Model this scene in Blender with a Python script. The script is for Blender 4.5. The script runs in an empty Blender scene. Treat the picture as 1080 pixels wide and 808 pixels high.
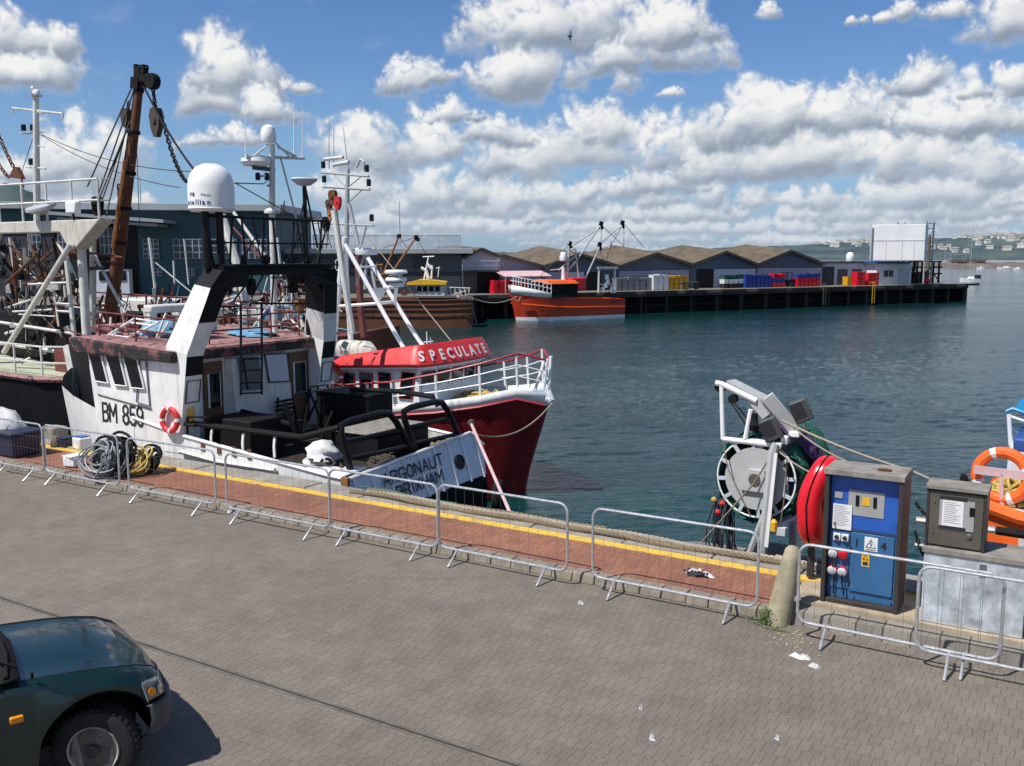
import bpy, bmesh, math, random
from mathutils import Vector, Matrix
R=math.radians
random.seed(7)
sc=bpy.context.scene
C=sc.collection
# ---------------------------------------------------------------- survey of the place
F=1000.; EYE=4.4; PIT=math.atan(134/F); cP,sP=math.cos(PIT),math.sin(PIT)
QA=R(-31.5)
U=Vector((math.cos(QA),math.sin(QA),0)); N=Vector((-U.y,U.x,0))
QF=Matrix(((U.x,N.x,0,0),(U.y,N.y,0,0),(0,0,1,0),(0,0,0,1)))      # quay frame: s along the quay, t towards the water
WF=Matrix.Identity(4)
def ray(x,y):
    a=(x-540)/F; b=-(y-404)/F
    return Vector((a,cP+b*sP,-sP+b*cP))
def G(x,y,z=0):
    d=ray(x,y); k=(z-EYE)/d.z; return Vector((d.x*k,d.y*k,z))
def A(x,y,Y):
    d=ray(x,y); k=Y/d.y; return Vector((d.x*k,Y,EYE+d.z*k))
def plane_hit(x,y,o,nrm):
    d=ray(x,y); k=(o-Vector((0,0,EYE))).dot(nrm)/d.dot(nrm); return Vector((0,0,EYE))+d*k
QI=QF.inverted()
def T(x,y,t): return QI@plane_hit(x,y,N*t,N)
def S(x,y,s): return QI@plane_hit(x,y,U*s,U)
def GQ(x,y,z=0): return QI@G(x,y,z)
P0=G(500,338,-2.9); P1=G(1020,318,-2.9)
pu=(P1-P0).normalized(); pn=Vector((-pu.y,pu.x,0)); PLEN=(P1-P0).length
PA=math.atan2(pu.y,pu.x)
PF=Matrix(((pu.x,pn.x,0,P0.x),(pu.y,pn.y,0,P0.y),(0,0,1,0),(0,0,0,1)))
PI_=PF.inverted()
def PQ(x,y,q): return PI_@plane_hit(x,y,P0+pn*q,pn)
def PG(x,y,z=0): return PI_@G(x,y,z)
WATER=-2.9
V=Vector
def sub(a,b): return V(a)-V(b)
# ---------------------------------------------------------------- materials
MATS={}
def node(nt,kind,loc=None,**kw):
    n=nt.nodes.new(kind)
    for k,v in kw.items(): setattr(n,k,v)
    return n
def lk(nt,a,b): nt.links.new(a,b)
def mixc(nt,fac,a,b,mode='MIX'):
    m=nt.nodes.new('ShaderNodeMix'); m.data_type='RGBA'; m.blend_type=mode
    for sock,v in ((m.inputs[0],fac),(m.inputs[6],a),(m.inputs[7],b)):
        if hasattr(v,'is_output'): nt.links.new(v,sock)
        else: sock.default_value=v if not isinstance(v,tuple) or len(v)==4 else (*v,1)
    return m.outputs[2]
def mth(nt,op,a,b=None,c=None,clamp=False):
    m=nt.nodes.new('ShaderNodeMath'); m.operation=op; m.use_clamp=clamp
    for i,v in enumerate((a,b,c)):
        if v is None: continue
        if hasattr(v,'is_output'): nt.links.new(v,m.inputs[i])
        else: m.inputs[i].default_value=v
    return m.outputs[0]
def ramp(nt,fac,stops):
    r=nt.nodes.new('ShaderNodeValToRGB'); e=r.color_ramp.elements
    while len(e)<len(stops): e.new(0.5)
    for i,(p,c) in enumerate(stops):
        e[i].position=p; e[i].color=(*c,1) if len(c)==3 else c
    nt.links.new(fac,r.inputs[0]); return r.outputs[0]
def noise(nt,vec,scale,detail=4,rough=.6,dim='3D',dist=0):
    n=nt.nodes.new('ShaderNodeTexNoise'); n.noise_dimensions=dim
    n.inputs['Scale'].default_value=scale; n.inputs['Detail'].default_value=detail
    n.inputs['Roughness'].default_value=rough; n.inputs['Distortion'].default_value=dist
    if vec is not None: nt.links.new(vec,n.inputs['Vector'])
    return n.outputs['Fac']
def vmap(nt,vec,scale=(1,1,1),rot=(0,0,0),loc=(0,0,0)):
    m=nt.nodes.new('ShaderNodeMapping'); nt.links.new(vec,m.inputs[0])
    m.inputs['Location'].default_value=loc; m.inputs['Rotation'].default_value=rot; m.inputs['Scale'].default_value=scale
    return m.outputs[0]
def newmat(name):
    m=bpy.data.materials.new(name); m.use_nodes=True; nt=m.node_tree; nt.nodes.clear()
    o=nt.nodes.new('ShaderNodeOutputMaterial'); b=nt.nodes.new('ShaderNodeBsdfPrincipled'); nt.links.new(b.outputs[0],o.inputs[0])
    MATS[name]=m; return m,nt,b
def bump(nt,b,h,strength,dist=.01):
    n=nt.nodes.new('ShaderNodeBump'); n.inputs['Strength'].default_value=strength; n.inputs['Distance'].default_value=dist
    nt.links.new(h,n.inputs['Height']); nt.links.new(n.outputs[0],b.inputs['Normal'])
def pm(name,col,rough=.55,metal=0,var=.18,scale=2.5,rust=0,rustcol=(.16,.06,.025),streak=0,bmp=.25,grime=.25,spec=.5,coat=0):
    """painted / raw surface with mottling, dirt, rust patches and vertical streaks"""
    m,nt,b=newmat(name)
    geo=nt.nodes.new('ShaderNodeNewGeometry'); pos=geo.outputs['Position']
    n1=noise(nt,pos,scale,5,.65); n2=noise(nt,pos,scale*9,4,.6)
    lo=tuple(c*(1-var) for c in col); hi=tuple(min(1,c*(1+var*.6)) for c in col)
    c=mixc(nt,ramp(nt,n1,[(.3,(0,0,0)),(.7,(1,1,1))]),lo,hi)
    if grime>0:
        g=ramp(nt,noise(nt,vmap(nt,pos,(1,1,.35)),scale*1.7,6,.7),[(.5,(0,0,0)),(.75,(grime,)*3)])
        c=mixc(nt,g,c,tuple(x*.35+.012 for x in col))
    if streak>0:
        sv=noise(nt,vmap(nt,pos,(7,7,.35)),1.6,4,.6)
        c=mixc(nt,ramp(nt,sv,[(.56,(0,0,0)),(.72,(streak,)*3)]),c,tuple(.45*x+.55*y for x,y in zip(col,(.2,.1,.05))))
    if rust>0:
        rm=ramp(nt,noise(nt,pos,scale*2.2,8,.72),[(1-rust*.62-.02,(0,0,0)),(1-rust*.62+.03,(1,1,1))])
        rc=mixc(nt,n2,rustcol,tuple(x*.4 for x in rustcol))
        c=mixc(nt,rm,c,rc)
    lk(nt,c,b.inputs['Base Color'])
    b.inputs['Metallic'].default_value=metal
    lk(nt,mth(nt,'MULTIPLY_ADD',n1,.3,rough-.15,clamp=True),b.inputs['Roughness'])
    b.inputs['Specular IOR Level'].default_value=spec
    if coat: b.inputs['Coat Weight'].default_value=coat; b.inputs['Coat Roughness'].default_value=.05
    if bmp>0: bump(nt,b,n2,bmp,.004)
    return m
pm('white_paint',(.78,.78,.75),.42,rust=.30,streak=.5,grime=.4,var=.1)
pm('white_used',(.76,.76,.74),.42,var=.1,rust=.2,streak=.55,grime=.35)
pm('white_clean',(.8,.8,.79),.4,var=.06,grime=.12,bmp=.1)
pm('white_aged',(.66,.65,.6),.5,rust=.38,streak=.8,grime=.5)
pm('transom_shaded_white',(.68,.73,.8),.45,rust=.12,streak=.25,grime=.2)  # bluish tone of the shaded stern put into the white
pm('cream',(.56,.54,.47),.6,rust=.45,streak=.8,grime=.5)
pm('black_paint',(.009,.009,.010),.5,rust=.16,rustcol=(.04,.024,.016),grime=.0,spec=.22)
pm('black_rubber',(.010,.010,.010),.8,grime=.0,spec=.2)
pm('black_rusty',(.011,.010,.010),.7,rust=.36,rustcol=(.05,.022,.012),spec=.2,grime=0)
pm('rust',(.13,.045,.018),.85,var=.5,rust=.55,rustcol=(.025,.014,.01),scale=3.5,bmp=.8,grime=.6)
pm('rust_orange',(.3,.12,.035),.75,var=.4,rust=.5,rustcol=(.08,.03,.015),scale=5,bmp=.5)
pm('deck_pink',(.34,.17,.16),.75,var=.25,rust=.72,rustcol=(.04,.035,.033),scale=3)
pm('deck_red',(.16,.035,.03),.6,var=.3,rust=.3)
pm('deck_wood',(.038,.029,.022),.85,var=.5,scale=4,grime=.6,spec=.2)
pm('deck_blue',(.2,.36,.5),.6,var=.2,grime=.35)
pm('deck_green',(.42,.46,.33),.65,var=.2,rust=.25,grime=.4)
pm('door_wood',(.13,.06,.024),.5,var=.35,scale=4)
pm('hull_red',(.20,.010,.013),.42,var=.3,rust=.2,rustcol=(.12,.035,.02),grime=.45,streak=.5,scale=1.6,spec=.3)
pm('bright_red',(.62,.03,.03),.42,var=.16,grime=.3,streak=.2,bmp=.12)
pm('rail_red',(.38,.02,.03),.45,grime=.2)
pm('hull_orange',(.5,.045,.012),.5,var=.15,rust=.24,rustcol=(.3,.04,.012),streak=.35,scale=1,grime=.15)
pm('hull_brown',(.13,.045,.02),.8,var=.4,rust=.5,rustcol=(.035,.02,.014),scale=.8)
pm('hull_black',(.008,.008,.009),.7,var=.3,rust=.22,rustcol=(.03,.018,.012),scale=1,spec=.15,grime=0)
pm('yellow_paint',(.75,.42,.02),.5,var=.12,grime=.2)
pm('orange_paint',(.85,.14,.02),.45,var=.1,grime=.1)
pm('grey_paint',(.42,.43,.42),.45,var=.08,grime=.18,rust=.1)
pm('grey_mast',(.4,.42,.43),.5,var=.1,grime=.25,rust=.15)
pm('galv',(.60,.61,.61),.42,metal=.7,var=.2,scale=14,grime=.35)
pm('steel',(.32,.32,.31),.35,metal=.9,var=.15)
pm('galv_sheet',(.62,.67,.72),.42,metal=.45,var=.5,scale=5,grime=.45,streak=.35,bmp=.15)
pm('cab_dark',(.035,.033,.031),.55,var=.25,grime=.2)
pm('cab_brown',(.095,.085,.065),.45,var=.15,grime=.25)
pm('cab_blue',(.02,.1,.42),.35,var=.12,grime=.12,bmp=.05)
pm('cab_blue2',(.035,.13,.29),.4,var=.15,grime=.25,bmp=.05)
pm('cab_grey',(.33,.33,.32),.4,var=.1)
pm('weathered_top',(.24,.22,.19),.8,var=.4,scale=5,grime=.4)
pm('plastic_red',(.72,.012,.025),.3,var=.08,grime=.12,bmp=.04)
pm('plastic_white',(.75,.76,.76),.45,var=.08,grime=.15,bmp=.05)
pm('plastic_grey',(.25,.26,.27),.5)
pm('plastic_blue',(.02,.06,.33),.5,var=.2)
pm('plastic_navy',(.012,.02,.05),.5,var=.2)
pm('plastic_yellow',(.7,.36,.01),.5,var=.15)
pm('paper',(.7,.7,.68),.8,var=.04,grime=0,bmp=0)
pm('ink',(.015,.015,.02),.7,var=0,grime=0,bmp=0)
pm('ink_soft',(.35,.35,.36),.8,var=.1,grime=0,bmp=0)
pm('sign_blue',(.02,.07,.25),.6,var=0,grime=0,bmp=0)
pm('rope_tan',(.21,.165,.105),.9,var=.35,scale=30,bmp=.8)
pm('rope_pale',(.36,.31,.235),.9,var=.25,scale=30,bmp=.8)
pm('rope_dark',(.07,.055,.045),.9,var=.4,scale=20,bmp=.8)
pm('rope_green',(.03,.14,.09),.9,var=.3,scale=30)
pm('rope_yellow',(.5,.36,.09),.85,var=.3,scale=20)
pm('wire',(.05,.045,.045),.6,metal=.4)
pm('mesh_wire',(.16,.15,.14),.6,metal=.3)
pm('net_green',(.012,.11,.075),.9,var=.6,scale=9,bmp=1,grime=.6)
pm('net_purple',(.075,.03,.12),.9,var=.6,scale=9,bmp=1,grime=.6)
pm('net_dark',(.02,.025,.04),.9,var=.6,scale=9,bmp=1)
pm('sack',(.62,.62,.62),.8,var=.15,grime=.35,scale=5)
pm('tarp_blue',(.12,.3,.45),.6,var=.3,scale=6)
pm('stained',(.7,.6,.58),.6,var=.2,rust=.55,rustcol=(.5,.05,.06),scale=8)
pm('board_pink',(.62,.42,.42),.6,var=.15,grime=.2)
pm('bright_blue',(.02,.3,.6),.45,var=.1)
pm('concrete',(.27,.25,.22),.9,var=.3,scale=3,bmp=.7,grime=.5)
pm('concrete_tan',(.38,.31,.215),.9,var=.3,scale=4,bmp=.7,grime=.5)
pm('concrete_dark',(.055,.05,.045),.9,var=.35,scale=.8,bmp=.5,grime=.6)
pm('stone_kerb',(.235,.2,.155),.85,var=.35,scale=7,bmp=.8,grime=.5)
pm('bollard_stone',(.34,.3,.2),.9,var=.35,scale=6,bmp=.9,grime=.5,rust=.12,rustcol=(.5,.48,.4))
pm('pile',(.035,.03,.025),.9,var=.4,scale=1,grime=.4)
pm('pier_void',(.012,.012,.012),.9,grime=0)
pm('pier_deck',(.17,.15,.12),.9,var=.3,scale=.6,grime=.4)
pm('drain_stone',(.135,.12,.1),.9,var=.35,scale=4,grime=.6)
pm('wall_blue',(.018,.068,.09),.6,var=.08,scale=.3,grime=.1,bmp=0)
pm('wall_darkgrey',(.075,.08,.09),.7,var=.12,scale=.3,grime=.15,bmp=0)
pm('wall_navy',(.025,.03,.042),.7,var=.12,scale=.3,bmp=0)
pm('wall_slate',(.095,.115,.155),.7,var=.12,scale=.4,grime=.15,bmp=0)
pm('wall_lilac',(.36,.35,.43),.7,var=.12,scale=.5,grime=.2,bmp=0)
pm('wall_pale',(.52,.55,.6),.7,var=.12,scale=.5,grime=.2,bmp=0)
pm('wall_white',(.72,.72,.72),.6,var=.06,scale=.5,grime=.1,bmp=0)
pm('fascia',(.3,.33,.35),.5,var=.08,scale=.4,bmp=0)
pm('roof_brown',(.125,.095,.062),.9,var=.45,scale=.6,grime=.5,rust=.35,rustcol=(.22,.19,.12),bmp=.3)
pm('trim_brown',(.12,.1,.07),.8,var=.2,bmp=0)
pm('gull_white',(.8,.8,.8),.7,var=.05,grime=0)
pm('gull_grey',(.3,.32,.34),.7,var=.05,grime=0)
pm('gull_dark',(.08,.08,.09),.7,grime=0)
pm('leaf',(.05,.12,.02),.6,var=.5,scale=20,grime=0)
pm('leaf_light',(.12,.2,.03),.6,var=.4,scale=20,grime=0)
pm('amber',(.8,.3,.01),.25,grime=0,bmp=0)
pm('tyre',(.014,.014,.014),.8,grime=.1,bmp=.5)
pm('rim',(.42,.38,.33),.5,metal=.15,var=.25,scale=12,grime=.3)
pm('roof_edge_paint',(.035,.035,.036),.7,var=.3,rust=.78,rustcol=(.27,.12,.115),scale=1.3,spec=.2)
pm('bumper_plastic',(.06,.062,.063),.55,var=.1)
pm('house_white',(.62,.6,.56),.8,var=.15,scale=.02,bmp=0)
pm('house_roof',(.30,.27,.24),.8,var=.25,scale=.02,bmp=0)
pm('breakwater_stone',(.15,.12,.10),.9,var=.5,scale=.12,bmp=0)
def simple(name,col,rough=.3,metal=0,coat=0,spec=.5,alpha=1,trans=0,emit=None):
    m,nt,b=newmat(name)
    geo=nt.nodes.new('ShaderNodeNewGeometry')
    c=mixc(nt,noise(nt,geo.outputs['Position'],3,3),tuple(x*.85 for x in col),col)
    lk(nt,c,b.inputs['Base Color']); b.inputs['Roughness'].default_value=rough; b.inputs['Metallic'].default_value=metal
    b.inputs['Coat Weight'].default_value=coat; b.inputs['Specular IOR Level'].default_value=spec
    b.inputs['Alpha'].default_value=alpha
    if trans: b.inputs['Transmission Weight'].default_value=trans
    return m
simple('glass_dark',(.006,.009,.011),.08,spec=.35)
simple('glass_blue',(.02,.035,.05),.1,spec=.4)
simple('lamp_glass',(.12,.13,.135),.08,spec=.9,coat=.8)
simple('chrome',(.6,.6,.6),.15,metal=1)
simple('glass_rail',(.35,.4,.45),.1,alpha=.35)
def car_paint():
    m,nt,b=newmat('car_green')
    geo=nt.nodes.new('ShaderNodeNewGeometry')
    n=noise(nt,geo.outputs['Position'],4,5)
    c=mixc(nt,n,(.0015,.017,.016),(.003,.024,.023))
    g=ramp(nt,noise(nt,geo.outputs['Position'],30,6,.8),[(.6,(0,0,0)),(.8,(.35,)*3)])
    c=mixc(nt,g,c,(.06,.06,.055))
    lk(nt,c,b.inputs['Base Color']); b.inputs['Roughness'].default_value=.32; b.inputs['Coat Weight'].default_value=.6; b.inputs['Coat Roughness'].default_value=.07
    b.inputs['Metallic'].default_value=.2
car_paint()
def paving(name,c1,c2,mortar,bw,bh,rot,stain=(.06,.05,.045),speck=.5,mort=.006,var=1.):
    m,nt,b=newmat(name)
    geo=nt.nodes.new('ShaderNodeNewGeometry'); pos=geo.outputs['Position']
    v=vmap(nt,vmap(nt,pos,rot=(0,0,rot)),(1,2.6,1))
    wob=nt.nodes.new('ShaderNodeTexNoise'); wob.inputs['Scale'].default_value=5; lk(nt,v,wob.inputs['Vector'])
    va=nt.nodes.new('ShaderNodeVectorMath'); va.operation='MULTIPLY_ADD'; lk(nt,wob.outputs['Color'],va.inputs[0]); va.inputs[1].default_value=(.025,.05,0); lk(nt,v,va.inputs[2])
    br=nt.nodes.new('ShaderNodeTexBrick'); lk(nt,va.outputs[0],br.inputs['Vector'])
    br.inputs['Scale'].default_value=1; br.inputs['Brick Width'].default_value=bw; br.inputs['Row Height'].default_value=bh*2.6
    br.inputs['Mortar Size'].default_value=mort; br.inputs['Mortar Smooth'].default_value=.3
    br.inputs['Color1'].default_value=(*c1,1); br.inputs['Color2'].default_value=(*c2,1); br.inputs['Mortar'].default_value=(*mortar,1)
    # large stains, mid mottling and fine specks over the blocks
    big=noise(nt,pos,.28,6,.65); mid=noise(nt,pos,2.2,6,.7); fine=noise(nt,pos,55,3,.8)
    c=br.outputs['Color']
    c=mixc(nt,1.,c,ramp(nt,big,[(.3,(.80,.80,.81)),(.7,(1.12,1.11,1.08))]),'MULTIPLY')
    c=mixc(nt,1.,c,ramp(nt,mid,[(.3,(.82,.82,.82)),(.7,(1.14,1.13,1.11))]),'MULTIPLY')
    c=mixc(nt,1.,c,ramp(nt,fine,[(.35,(.72,.72,.72)),(.65,(1.25,1.24,1.22))]),'MULTIPLY')
    c=mixc(nt,ramp(nt,noise(nt,pos,1.1,8,.75),[(.62,(0,0,0)),(.72,(.55,)*3)]),c,stain)
    c=mixc(nt,ramp(nt,noise(nt,vmap(nt,pos,rot=(0,0,rot),loc=(3,9,0),scale=(.12,1.6,1)),1,6,.7),[(.58,(0,0,0)),(.72,(.3,)*3)]),c,(.075,.065,.055))
    c=mixc(nt,ramp(nt,noise(nt,vmap(nt,pos,loc=(31,17,0)),.55,8,.8),[(.60,(0,0,0)),(.70,(.35,)*3)]),c,(.28,.25,.21))
    wh=ramp(nt,noise(nt,pos,23,6,.85),[(.70,(0,0,0)),(.73,(speck,)*3)])
    wh2=ramp(nt,noise(nt,vmap(nt,pos,loc=(7,3,0)),.8,3,.6),[(.5,(.1,)*3),(.7,(1,1,1))])
    c=mixc(nt,mth(nt,'MULTIPLY',wh,wh2),c,(.5,.48,.42))
    lk(nt,c,b.inputs['Base Color']); b.inputs['Roughness'].default_value=.85
    h=mth(nt,'ADD',mth(nt,'MULTIPLY',br.outputs['Fac'],-1.),mth(nt,'MULTIPLY',fine,.35))
    bump(nt,b,h,.6,.006)
    return m
paving('road_pavers',(.162,.138,.114),(.182,.156,.130),(.106,.089,.073),.105,.21,-QA,speck=.8,mort=.004)
paving('red_bricks',(.23,.098,.060),(.30,.13,.08),(.12,.065,.042),.105,.21,-QA,stain=(.1,.055,.04),speck=.8,mort=.005)
paving('kerb_blocks',(.2,.185,.16),(.26,.24,.2),(.06,.055,.045),.3,3,-QA,stain=(.12,.08,.05),speck=.6,mort=.01)
def yellow_line():
    m,nt,b=newmat('yellow_line')
    geo=nt.nodes.new('ShaderNodeNewGeometry'); pos=geo.outputs['Position']
    w=ramp(nt,noise(nt,pos,6,8,.75),[(.5,(0,0,0)),(.64,(1,1,1))])
    c=mixc(nt,w,(.66,.42,.05),(.33,.24,.12))
    c=mixc(nt,ramp(nt,noise(nt,pos,1.5,5,.7),[(.55,(0,0,0)),(.75,(.7,)*3)]),c,(.2,.15,.09))
    lk(nt,c,b.inputs['Base Color']); b.inputs['Roughness'].default_value=.8; bump(nt,b,noise(nt,pos,30,4),.5,.005)
yellow_line()
def water_mat():
    m,nt,b=newmat('water')
    geo=nt.nodes.new('ShaderNodeNewGeometry'); pos=geo.outputs['Position']
    big=noise(nt,vmap(nt,pos,(.015,.06,1)),1,4,.6)
    c=mixc(nt,ramp(nt,big,[(.35,(0,0,0)),(.65,(1,1,1))]),(.002,.024,.026),(.004,.037,.039))
    lk(nt,c,b.inputs['Base Color']); b.inputs['Roughness'].default_value=.10; b.inputs['IOR'].default_value=1.33; b.inputs['Specular IOR Level'].default_value=.36
    v1=vmap(nt,pos,(.45,1.25,1),rot=(0,0,R(14))); v2=vmap(nt,pos,(1.1,2.7,1),rot=(0,0,R(-18))); v3=vmap(nt,pos,(.12,.42,1),rot=(0,0,R(6)))
    h1=noise(nt,v1,1.0,3,.55,dist=.8); h2=noise(nt,v2,1.7,4,.62,dist=1.0); h3=noise(nt,v3,.6,2,.5)
    h1=mth(nt,'SUBTRACT',1.,mth(nt,'ABSOLUTE',mth(nt,'MULTIPLY_ADD',h1,2.,-1.)))
    patch=ramp(nt,noise(nt,vmap(nt,pos,(.02,.07,1),rot=(0,0,R(10))),1,4,.6),[(.35,(.45,.45,.45)),(.62,(1,1,1))])
    h=mth(nt,'ADD',mth(nt,'MULTIPLY',h1,.55),mth(nt,'ADD',mth(nt,'MULTIPLY',h2,.62),mth(nt,'MULTIPLY',h3,1.1)))
    h=mth(nt,'MULTIPLY',h,patch)
    bump(nt,b,h,.8,.10)
water_mat()
def hill_mat():
    m,nt,b=newmat('hill')
    geo=nt.nodes.new('ShaderNodeNewGeometry'); pos=geo.outputs['Position']
    n=noise(nt,pos,.02,8,.7); n2=noise(nt,pos,.006,4,.6)
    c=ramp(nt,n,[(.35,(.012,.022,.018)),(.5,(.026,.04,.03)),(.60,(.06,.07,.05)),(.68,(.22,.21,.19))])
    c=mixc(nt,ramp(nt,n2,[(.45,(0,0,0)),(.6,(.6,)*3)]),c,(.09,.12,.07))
    c=mixc(nt,.22,c,(.15,.22,.32))  # blue distance haze blended into the hill colour
    lk(nt,c,b.inputs['Base Color']); b.inputs['Roughness'].default_value=1; b.inputs['Specular IOR Level'].default_value=0
hill_mat()
# ---------------------------------------------------------------- object helpers
WM={}
def link(o): C.objects.link(o); return o
def tag(o,label=None,cat=None,group=None,kind=None):
    if label: o['label']=label
    if cat: o['category']=cat
    if group: o['group']=group
    if kind: o['kind']=kind
    return o
def thing(name,label,cat,loc=(0,0,0),frame=QF,group=None):
    o=bpy.data.objects.new(name,None); link(o); o.empty_display_size=.2
    M=frame@Matrix.Translation(V(loc)); o.location=M.to_translation(); o.rotation_euler=(0,0,M.to_euler().z)
    WM[o.name]=Matrix.Translation(M.to_translation())@Matrix.Rotation(M.to_euler().z,4,'Z')
    return tag(o,label,cat,group)
def parallel_axes(d):
    d=d.normalized(); a=V((0,0,1)) if abs(d.z)<.9 else V((1,0,0))
    x=d.cross(a).normalized(); return x,d.cross(x).normalized()
class MB:
    def __init__(s,frame=QF): s.v=[];s.f=[];s.fr=frame
    def add(s,vs,fs):
        b=len(s.v); s.v+= [V(v) for v in vs]; s.f+=[tuple(i+b for i in f) for f in fs]; return s
    def box(s,a,b):
        x0,x1=sorted((a[0],b[0]));y0,y1=sorted((a[1],b[1]));z0,z1=sorted((a[2],b[2]))
        return s.hexa([(x0,y0,z0),(x1,y0,z0),(x1,y1,z0),(x0,y1,z0),(x0,y0,z1),(x1,y0,z1),(x1,y1,z1),(x0,y1,z1)])
    def cbox(s,c,size,rz=0,rx=0,ry=0):
        M=Matrix.Translation(V(c))@Matrix.Rotation(rz,4,'Z')@Matrix.Rotation(ry,4,'Y')@Matrix.Rotation(rx,4,'X')
        h=[.5*k for k in size]
        return s.hexa([M@V((x*h[0],y*h[1],z*h[2])) for x,y,z in ((-1,-1,-1),(1,-1,-1),(1,1,-1),(-1,1,-1),(-1,-1,1),(1,-1,1),(1,1,1),(-1,1,1))])
    def hexa(s,p): return s.add(p,[(0,3,2,1),(4,5,6,7),(0,1,5,4),(1,2,6,5),(2,3,7,6),(3,0,4,7)])
    def bar(s,a,b,w,h=None,up=None):
        a,b=V(a),V(b); h=h or w; d=(b-a).normalized()
        upv=V(up) if up else (V((0,0,1)) if abs(d.z)<.9 else V((0,1,0)))
        x=d.cross(upv).normalized(); y=x.cross(d).normalized()
        q=[(-1,-1),(1,-1),(1,1),(-1,1)]
        return s.hexa([a+x*i*w/2+y*j*h/2 for i,j in q]+[b+x*i*w/2+y*j*h/2 for i,j in q])
    def prism(s,poly,ext):
        n=len(poly); e=V(ext); P=[V(p) for p in poly]
        return s.add(P+[p+e for p in P],[tuple(range(n))[::-1],tuple(range(n,2*n))]+[(i,(i+1)%n,n+(i+1)%n,n+i) for i in range(n)])
    def face(s,pts): return s.add(pts,[tuple(range(len(pts)))])
    def tube(s,a,b,r,r2=None,n=8):
        return s.path([a,b],[r,r2 if r2 is not None else r],n)
    def path(s,pts,r,n=8,closed=False,caps=True):
        P=[V(p) for p in pts]; k=len(P); rr=r if isinstance(r,(list,tuple)) else [r]*k
        vs=[];px=None
        for i,p in enumerate(P):
            if closed: d=P[(i+1)%k]-P[i-1]
            else: d=P[min(i+1,k-1)]-P[max(i-1,0)]
            if d.length<1e-9: d=V((0,0,1))
            d.normalize()
            if px is None: x,y=parallel_axes(d)
            else:
                x=(px-d*px.dot(d)); x=x.normalized() if x.length>1e-6 else parallel_axes(d)[0]; y=d.cross(x)
            px=x
            vs+=[p+(x*math.cos(2*math.pi*j/n)+y*math.sin(2*math.pi*j/n))*rr[i] for j in range(n)]
        fs=[]
        for i in range(k if closed else k-1):
            a=i*n;b=((i+1)%k)*n
            fs+=[(a+j,a+(j+1)%n,b+(j+1)%n,b+j) for j in range(n)]
        if not closed and caps: fs+=[tuple(range(n))[::-1],tuple(range((k-1)*n,k*n))]
        return s.add(vs,fs)
    def lathe(s,prof,c=(0,0,0),axis=(0,0,1),n=20,a0=0,a1=2*math.pi):
        ax=V(axis).normalized(); x,y=parallel_axes(ax); c=V(c); full=abs(a1-a0-2*math.pi)<1e-6
        m=n if full else n+1; vs=[]
        for r,h in prof:
            vs+=[c+ax*h+(x*math.cos(a0+(a1-a0)*j/n)+y*math.sin(a0+(a1-a0)*j/n))*r for j in range(m)]
        fs=[]
        for i in range(len(prof)-1):
            for j in range(n): 
                j2=(j+1)%m if full else j+1
                fs.append((i*m+j,i*m+j2,(i+1)*m+j2,(i+1)*m+j))
        if full:
            if prof[0][0]>1e-4: fs.append(tuple(range(m))[::-1])
            if prof[-1][0]>1e-4: fs.append(tuple(range((len(prof)-1)*m,len(prof)*m)))
        return s.add(vs,fs)
    def ball(s,c,r,n=12,sc=(1,1,1)):
        c=V(c);vs=[];m=max(4,n//2)
        for i in range(m+1):
            ph=math.pi*i/m
            for j in range(n):
                th=2*math.pi*j/n; vs.append(c+V((math.sin(ph)*math.cos(th)*sc[0],math.sin(ph)*math.sin(th)*sc[1],math.cos(ph)*sc[2]))*r)
        return s.add(vs,[(i*n+j,(i+1)*n+j,(i+1)*n+(j+1)%n,i*n+(j+1)%n) for i in range(m) for j in range(n)])
    def torus(s,c,R_,r,axis=(0,0,1),n=28,m=8,a0=0,a1=2*math.pi):
        ax=V(axis).normalized(); x,y=parallel_axes(ax); c=V(c)
        full=abs(a1-a0-2*math.pi)<1e-6
        pts=[c+(x*math.cos(a0+(a1-a0)*k/n)+y*math.sin(a0+(a1-a0)*k/n))*R_ for k in range(n if full else n+1)]
        return s.path(pts,r,m,closed=full)
    def loft(s,rows,cap0=False,cap1=False):
        m=len(rows[0]); vs=[p for r in rows for p in r]
        fs=[(i*m+j,i*m+j+1,(i+1)*m+j+1,(i+1)*m+j) for i in range(len(rows)-1) for j in range(m-1)]
        if cap0: fs.append(tuple(range(m)))
        if cap1: fs.append(tuple(range((len(rows)-1)*m,len(rows)*m))[::-1])
        return s.add(vs,fs)
    def build(s,name,mat,parent=None,bevel=0,smooth=True,segs=2,label=None,solid=0,sharp=35):
        W=WM[parent.name] if parent is not None else None
        if W is None:
            # top-level single mesh: origin at the base centre of its own box
            ws=[s.fr@v for v in s.v]; lo=min(w.z for w in ws)
            cx=sum(w.x for w in ws)/len(ws); cy=sum(w.y for w in ws)/len(ws)
            W=Matrix.Translation((cx,cy,lo))@Matrix.Rotation(s.fr.to_euler().z,4,'Z')
        M=W.inverted()@s.fr
        me=bpy.data.meshes.new(name); me.from_pydata([M@v for v in s.v],[],s.f); me.update()
        bm=bmesh.new(); bm.from_mesh(me); bmesh.ops.remove_doubles(bm,verts=bm.verts,dist=1e-5)
        bmesh.ops.recalc_face_normals(bm,faces=bm.faces); bm.to_mesh(me); bm.free()
        me.materials.append(MATS[mat] if isinstance(mat,str) else mat)
        o=bpy.data.objects.new(name,me); link(o)
        if parent is not None: o.parent=parent
        else: o.matrix_world=W
        WM[o.name]=W
        if smooth:
            me.polygons.foreach_set('use_smooth',[True]*len(me.polygons))
            try:
                if sharp<170: me.set_sharp_from_angle(angle=R(sharp))
            except Exception: pass
        if solid:
            md=o.modifiers.new('s','SOLIDIFY'); md.thickness=solid; md.offset=0
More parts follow.
